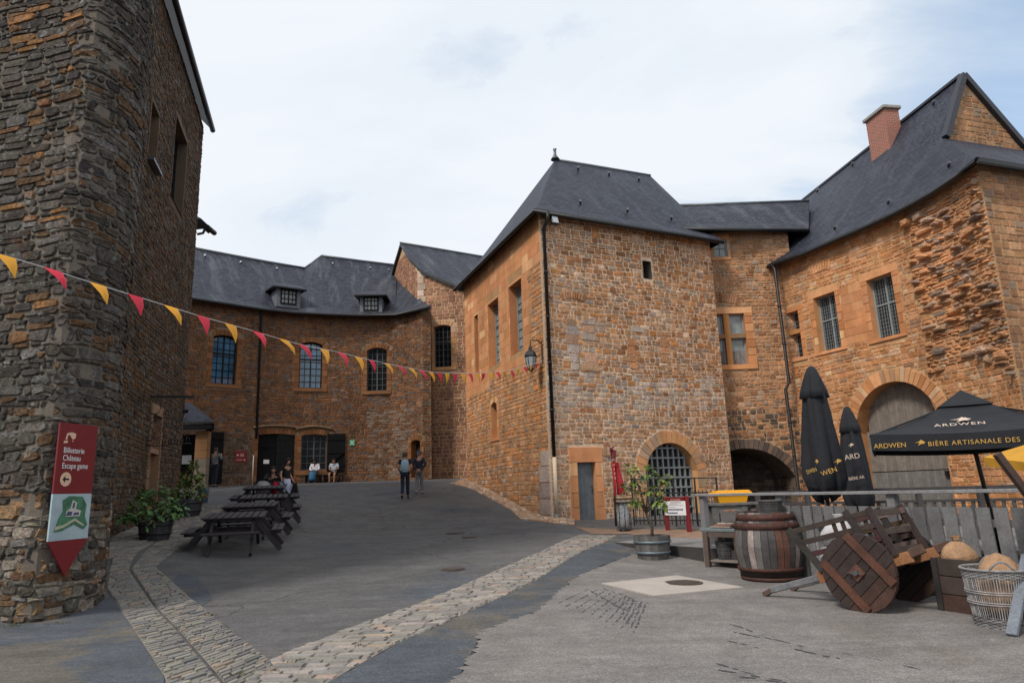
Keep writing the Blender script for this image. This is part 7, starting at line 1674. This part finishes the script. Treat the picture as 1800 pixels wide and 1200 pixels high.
def person(loc, rz, lab, pose, skin, hair, top, bottom, sleeves=1.0, shorts=False, skirt=None, shoes=(.03, .03, .035), scale=1.0, hair_len=0, hat=None, group='people in the courtyard'):
    e = empty('person', loc, rz, lab, 'person', group); e.scale = (scale,) * 3; J = {k: Vector(v) for k, v in pose.items()}
    wd = e.location.copy(); e.location = (0, 0, 0); e.rotation_euler = (0, 0, 0)
    nodes = {'pel': (J['pel'], (.135, .1)), 'sp': (J['sp'], (.125, .09)), 'ch': (J['ch'], (.15, .1)), 'nk': (J['nk'], .052), 'jaw': (J['nk'].lerp(J['hd'], .65), .07), 'hd': (J['hd'], (.083, .1)), 'tp': (J['tp'], (.06, .07))}
    E = [('pel', 'sp'), ('sp', 'ch'), ('ch', 'nk'), ('nk', 'jaw'), ('jaw', 'hd'), ('hd', 'tp')]
    up = (J['tp'] - J['nk']).normalized(); fw = Vector((0, -1, 0)); fw = (fw - fw.dot(up) * up).normalized()
    nodes['nose'] = (J['hd'] + fw * .105 - up * .03, .014); E.append(('hd', 'nose'))
    for s, q in (('L', -1), ('R', 1)):
        nodes['ear' + s] = (J['hd'] + Vector((q * .09, .01, -.02)), .018); E.append(('hd', 'ear' + s))
        for k, r in (('sh', .06), ('el', .042), ('wr', .028), ('hip', .085), ('knee', .058), ('ank', .038), ('toe', .03)): nodes[k + s] = (J[k + s], r)
        E += [('ch', 'sh' + s), ('sh' + s, 'el' + s), ('el' + s, 'wr' + s), ('pel', 'hip' + s), ('hip' + s, 'knee' + s), ('knee' + s, 'ank' + s), ('ank' + s, 'toe' + s)]
        d = (J['wr' + s] - J['el' + s]).normalized(); pm = J['wr' + s] + d * .06; nodes['palm' + s] = (pm, (.034, .018)); E.append(('wr' + s, 'palm' + s))
        sd = d.cross(Vector((0, 1, .01))).normalized()
        for f, ln in enumerate((.075, .085, .08, .062)):
            a = pm + sd * (f - 1.5) * .017 + d * .03; b = a + d * ln + Vector((0, -.02, 0)); nodes['f%d%s' % (f, s)] = (a, .0085); nodes['g%d%s' % (f, s)] = (b, .007); E += [('palm' + s, 'f%d%s' % (f, s)), ('f%d%s' % (f, s), 'g%d%s' % (f, s))]
        nodes['th' + s] = (pm - sd * .045 + d * .01 + Vector((0, -.02, 0)), .009); E.append(('palm' + s, 'th' + s))
    body = skinned('body', nodes, E, e, SKIN[skin], 'pel', 2)
    def grow(name, ks, ed, m, root, sub=2): return skinned(name, ks, ed, e, m, root, sub)
    T = {'pel': (J['pel'] + Vector((0, 0, -.02)), (.15, .118)), 'sp': (J['sp'], (.148, .112)), 'ch': (J['ch'], (.172, .122)), 'up': (J['ch'].lerp(J['nk'], .72), .07)}; TE = [('pel', 'sp'), ('sp', 'ch'), ('ch', 'up')]
    for s in 'LR':
        T['sh' + s] = (J['sh' + s], .076); T['el' + s] = (J['sh' + s].lerp(J['el' + s], min(1, sleeves * 2 if sleeves < .5 else 1)), .062); TE += [('ch', 'sh' + s), ('sh' + s, 'el' + s)]
        if sleeves > .6: T['wr' + s] = (J['wr' + s], .044); TE.append(('el' + s, 'wr' + s))
    grow('top', T, TE, top, 'ch')
    if skirt: 
        mb = MB(); n = 20; c = J['pel']; kz = (J['kneeL'] + J['kneeR']) / 2; az = (J['ankL'] + J['ankR']) / 2
        P = [(c + Vector((0, 0, .03)), .13), (c.lerp(kz, .5), .18), (kz + Vector((0, 0, -.03)), .17), (kz.lerp(az, .55), .185), (kz.lerp(az, .85), .19)]
        mb.tube([p for p, r in P], [r for p, r in P], n); o = mb.build('skirt', skirt, e, world=False)
    else:
        B = {'pel': (J['pel'] + Vector((0, 0, -.01)), (.148, .115))}; BE = []
        for s in 'LR':
            B['hip' + s] = (J['hip' + s], .1); B['knee' + s] = (J['knee' + s] if not shorts else J['hip' + s].lerp(J['knee' + s], .85), .075 if not shorts else .085); BE += [('pel', 'hip' + s), ('hip' + s, 'knee' + s)]
            if not shorts: B['ank' + s] = (J['ank' + s] + Vector((0, 0, .02)), .06); BE.append(('knee' + s, 'ank' + s))
        grow('shorts' if shorts else 'trousers', B, BE, bottom, 'pel')
    for s in 'LR':
        mb = MB(); a, t = J['ank' + s], J['toe' + s]; mb.tube([a + (a - t) * .25 + Vector((0, 0, -.02)), a + Vector((0, 0, -.025)), a.lerp(t, .6), t, t + (t - a) * .12], [.035, .045, .043, .036, .015], 10, ell=.75); mb.build('shoe', mat('shoe_leather', shoes, .6), e, world=False)
    hm = mat('hair', hair, .7, noise=[(40, .6, 1.4)]); mb = MB(); h0 = J['hd'] + up * .025 - fw * .02; n = 16
    V = []
    for i in range(9):
        th = i / 8 * 2.0
        for k in range(n):
            a = 2 * math.pi * k / n; front = max(0, -math.sin(a)) ; r = .112 * math.sin(min(th, 1.57)) if th < 1.57 else .112 - .01 * (th - 1.57); th2 = th * (1 - .38 * front)
            V.append(h0 + Vector((r * math.cos(a) * .92, r * math.sin(a), 0)) + up * (.112 * math.cos(th2)) + up * (0 if i < 8 else -hair_len * (1 - front)))
    mb.mesh(V, [(i * n + k, i * n + (k + 1) % n, (i + 1) * n + (k + 1) % n, (i + 1) * n + k) for i in range(8) for k in range(n)], smooth=True); mb.build('hair', hm, e, world=False)
    if hat: mb = MB(); mb.lathe([(.125, -.0), (.12, .03), (.11, .08), (.06, .12), (.01, .125)], J['hd'] + Vector((0, 0, .02)), 18); mb.box(J['hd'] + Vector((0, -.13, .03)), (.14, .09, .012)); mb.build('cap', hat, e, world=False)
    e.location = wd; e.rotation_euler = (0, 0, rz); return e
def on_ground(px, py, dy=0): p = gp(px, py); p.y += dy; p.z = ground(p.x, p.y) + .005; return p
WALK = dict(STAND); WALK.update(kneeL=(-.09, -.06, .5), ankL=(-.1, -.12, .1), toeL=(-.11, -.3, .04), kneeR=(.09, .0, .5), ankR=(.1, .16, .14), toeR=(.11, .04, .04))
# young man with a pale blue rucksack, seen from behind
PW = dict(WALK); PW.update(elL=(-.25, .05, 1.15), wrL=(-.2, -.12, 1.02), elR=(.25, .05, 1.15), wrR=(.2, -.12, 1.02))
e = person(on_ground(712, 877), math.pi + .1, 'person walking away in dark clothes with pale blue rucksack', PW, 'light', (.06, .03, .015), cloth('navy_tshirt', (.012, .013, .022)), cloth('navy_trousers', (.012, .02, .04)), .3, scale=1.02, hair_len=.02)
MRS = cloth('pale_blue_nylon', (.30, .42, .50)); mb = MB(); V = []
for z, w_, d in ((.98, .12, .08), (1.02, .16, .12), (1.2, .165, .14), (1.36, .14, .12), (1.43, .09, .07)):
    V += [Vector((a * w_, .1 + b * d, z)) for a, b in ((-1, 0), (-.8, .8), (0, 1), (.8, .8), (1, 0), (.7, -.1), (-.7, -.1))]
mb.mesh(V, [(i * 7 + k, i * 7 + (k + 1) % 7, (i + 1) * 7 + (k + 1) % 7, (i + 1) * 7 + k) for i in range(4) for k in range(7)] + [tuple(range(7)), tuple(range(28, 35))], smooth=True)
o = mb.build('rucksack', MRS, None); o.location = e.location; o.rotation_euler = e.rotation_euler; o.scale = e.scale; tag(o, 'pale blue rucksack on the back of the walking person', 'rucksack')
for s in (-1, 1): mb = MB(); mb.tube([(s * .1, .12, 1.42), (s * .12, .0, 1.49), (s * .12, -.12, 1.38), (s * .13, -.1, 1.15), (s * .13, .1, 1.05)], .014, 6); mb.build('strap', MRS, o, world=False)
PB = dict(WALK); PB.update(elL=(-.27, .1, 1.14), elR=(.27, .1, 1.14), wrL=(-.06, .17, .98), wrR=(.06, .17, .98))
person(on_ground(737, 868), math.pi, 'person in navy jacket and cap, hands clasped behind their back', PB, 'light', (.12, .1, .09), cloth('navy_jacket', (.014, .018, .035)), cloth('grey_trousers', (.17, .17, .18)), 1.0, shoes=(.35, .33, .3), scale=.96, hat=cloth('grey_cap', (.035, .04, .05)))
PG = dict(STAND); PG.update(elL=(-.22, -.12, 1.2), wrL=(-.1, -.26, 1.36), elR=(.22, -.12, 1.2), wrR=(.1, -.26, 1.36), kneeL=(-.06, -.02, .5), ankL=(-.06, .02, .08), toeL=(-.07, -.15, .03), kneeR=(.06, -.02, .5), ankR=(.06, .02, .08), toeR=(.07, -.15, .03))
g0 = on_ground(373, 856); person(Vector((at_y(376, 850, 31.2).x, 31.2, ground(-14, 31.2))), math.pi - .3, 'person in grey jacket standing beside the orange pillar, back turned', PG, 'light', (.03, .022, .018), cloth('grey_jacket', (.14, .15, .155)), cloth('dark_blue_jeans', (.015, .02, .03)), 1.0, scale=1.02)
# standing woman beside the tables
PV = dict(STAND); PV.update(elR=(.2, .08, 1.16), wrR=(.22, -.08, .95), elL=(-.25, .02, 1.15), wrL=(-.3, -.1, 1.0), hd=(0, -.04, 1.6), tp=(0, -.06, 1.7))
xw = at_y(503, 860, 23.6).x; e = person(Vector((xw, 23.6, ground(xw, 23.6))), 1.0, 'long-haired person in black top and pale skirt standing at the tables', PV, 'light', (.012, .009, .008), cloth('black_top', (.008, .008, .01)), None, .3, skirt=cloth('pale_blue_skirt', (.42, .46, .6)), scale=.94, hair_len=.2)
p = Vector((xw + .33, 23.5, ground(xw, 23.5) + .45)); mb = MB(); mb.mesh([p + Vector(q) for q in ((-.05, -.05, .35), (.05, -.05, .35), (.05, .05, .35), (-.05, .05, .35), (-.16, -.06, -.1), (.16, -.06, -.16), (.16, .06, -.16), (-.16, .06, -.1))], [(0, 1, 2, 3), (4, 7, 6, 5), (0, 4, 5, 1), (1, 5, 6, 2), (2, 6, 7, 3), (3, 7, 4, 0)]); mb.tube([p + Vector((-.04, 0, .35)), p + Vector((0, 0, .5)), p + Vector((.04, 0, .35))], .012, 6)
tag(mb.build('handbag', cloth('black_bag', (.008, .008, .009)), None), 'black bag hanging from the standing person', 'bag')
T4 = bpy.data.objects['picnic_table.003']; bl_ = T4.location
def seat_at(px, Y, up=0.0): x = at_y(px, 860, Y).x; return Vector((x, Y, ground(x, Y) + up))
PS = dict(SIT); PS.update(elL=(-.26, -.2, .84), elR=(.26, -.2, .84), wrL=(-.12, -.42, .86), wrR=(.1, -.42, .9))
person(seat_at(479, 23.62, .02), .35, 'person in black with sunglasses seated at the far picnic table', PS, 'light', (.012, .01, .008), cloth('black_jumper', (.008, .008, .010)), cloth('black_trousers', (.01, .01, .012)), 1.0, hair_len=.12)
def bag(px, Y, zup, rx, ry, h, m, lab, strap):
    c = seat_at(px, Y, zup); o = empty('bag', c, 0, lab, 'bag'); mb = MB(); mb.lathe([(.85, 0), (1, .2), (1, .5), (.85, .8), (.5, .97), (.02, 1.0)], (0, 0, 0), 20, fn=lambda a, z: 1 + .05 * math.sin(3 * a))
    mb.v = [(c.x + x * rx, c.y + y * ry, c.z + z * h) for x, y, z in mb.v]; mb.build('bag_body', m, o); mb = MB()
    mb.tube([c + Vector((rx * 1.04 * math.cos(t), -ry * .7, h * .62 + h * .4 * math.sin(t))) for t in np.linspace(.3, 2.9, 9)], .018, 6); mb.build('strap', strap, o)
bag(463, 22.9, .47, .26, .18, .42, cloth('pale_grey_bag', (.38, .37, .38)), 'rounded pale grey bag with dark strap on the far table bench', M['cloth_black'])
bag(485, 22.9, .5, .15, .14, .42, cloth('red_bag', (.42, .012, .03)), 'bright red bag between the seated person and the standing one', M['cloth_black'])
bag(494, 23.0, .5, .14, .14, .42, cloth('grey_blue_bag', (.2, .25, .33)), 'grey-blue bag right beside the bright red one', M['cloth_black'])
# stone bench under the window with two people
bu0, bv = WC.hit(532, 845); bu1, _ = WC.hit(604, 845); q0, q1 = WC.pt(bu0, 0, .3), WC.pt(bu1, 0, .3); gz_ = ground(q0.x, q0.y); e = empty('wall_bench', (q0.x, q0.y, gz_), 0, 'long dark bench under the ground-floor window of the wing', 'bench')
mb = MB(); mb.bar(Vector((q0.x, q0.y, gz_ + .44)), Vector((q1.x, q1.y, gz_ + .44)), .42, .05, bev=.006); mb.build('seat', M['brown_wood'], e)
for t in (.05, .5, .95): c = q0.lerp(q1, t); mb = MB(); mb.box((c.x, c.y, gz_ + .2), (.08, .36, .42)); mb.build('leg', M['brown_wood'], e)
s1, s2 = WC.hit(553, 830)[0], WC.hit(587, 830)[0]
for u_, kw in ((s1, dict(lab='seated person in white top and blue skirt reading on the bench', top=cloth('white_blouse', (.6, .57, .62)), bottom=None, skirt=cloth('blue_skirt', (.02, .10, .2)), hair=(.01, .008, .007), hair_len=.1, skin='dark', sleeves=1.0)),
               (s2, dict(lab='seated person in light blue shirt and dark shorts on the bench', top=cloth('light_blue_shirt', (.36, .44, .52)), bottom=cloth('dark_shorts', (.02, .014, .016)), shorts=True, hair=(.012, .01, .009), hair_len=0, skin='mid', sleeves=.4))):
    q = WC.pt(u_, 0, .36); lab = kw.pop('lab'); person(Vector((q.x, q.y, ground(q.x, q.y) - .02)), 0, lab, SIT, kw.pop('skin'), kw.pop('hair'), kw.pop('top'), kw.pop('bottom'), **kw)
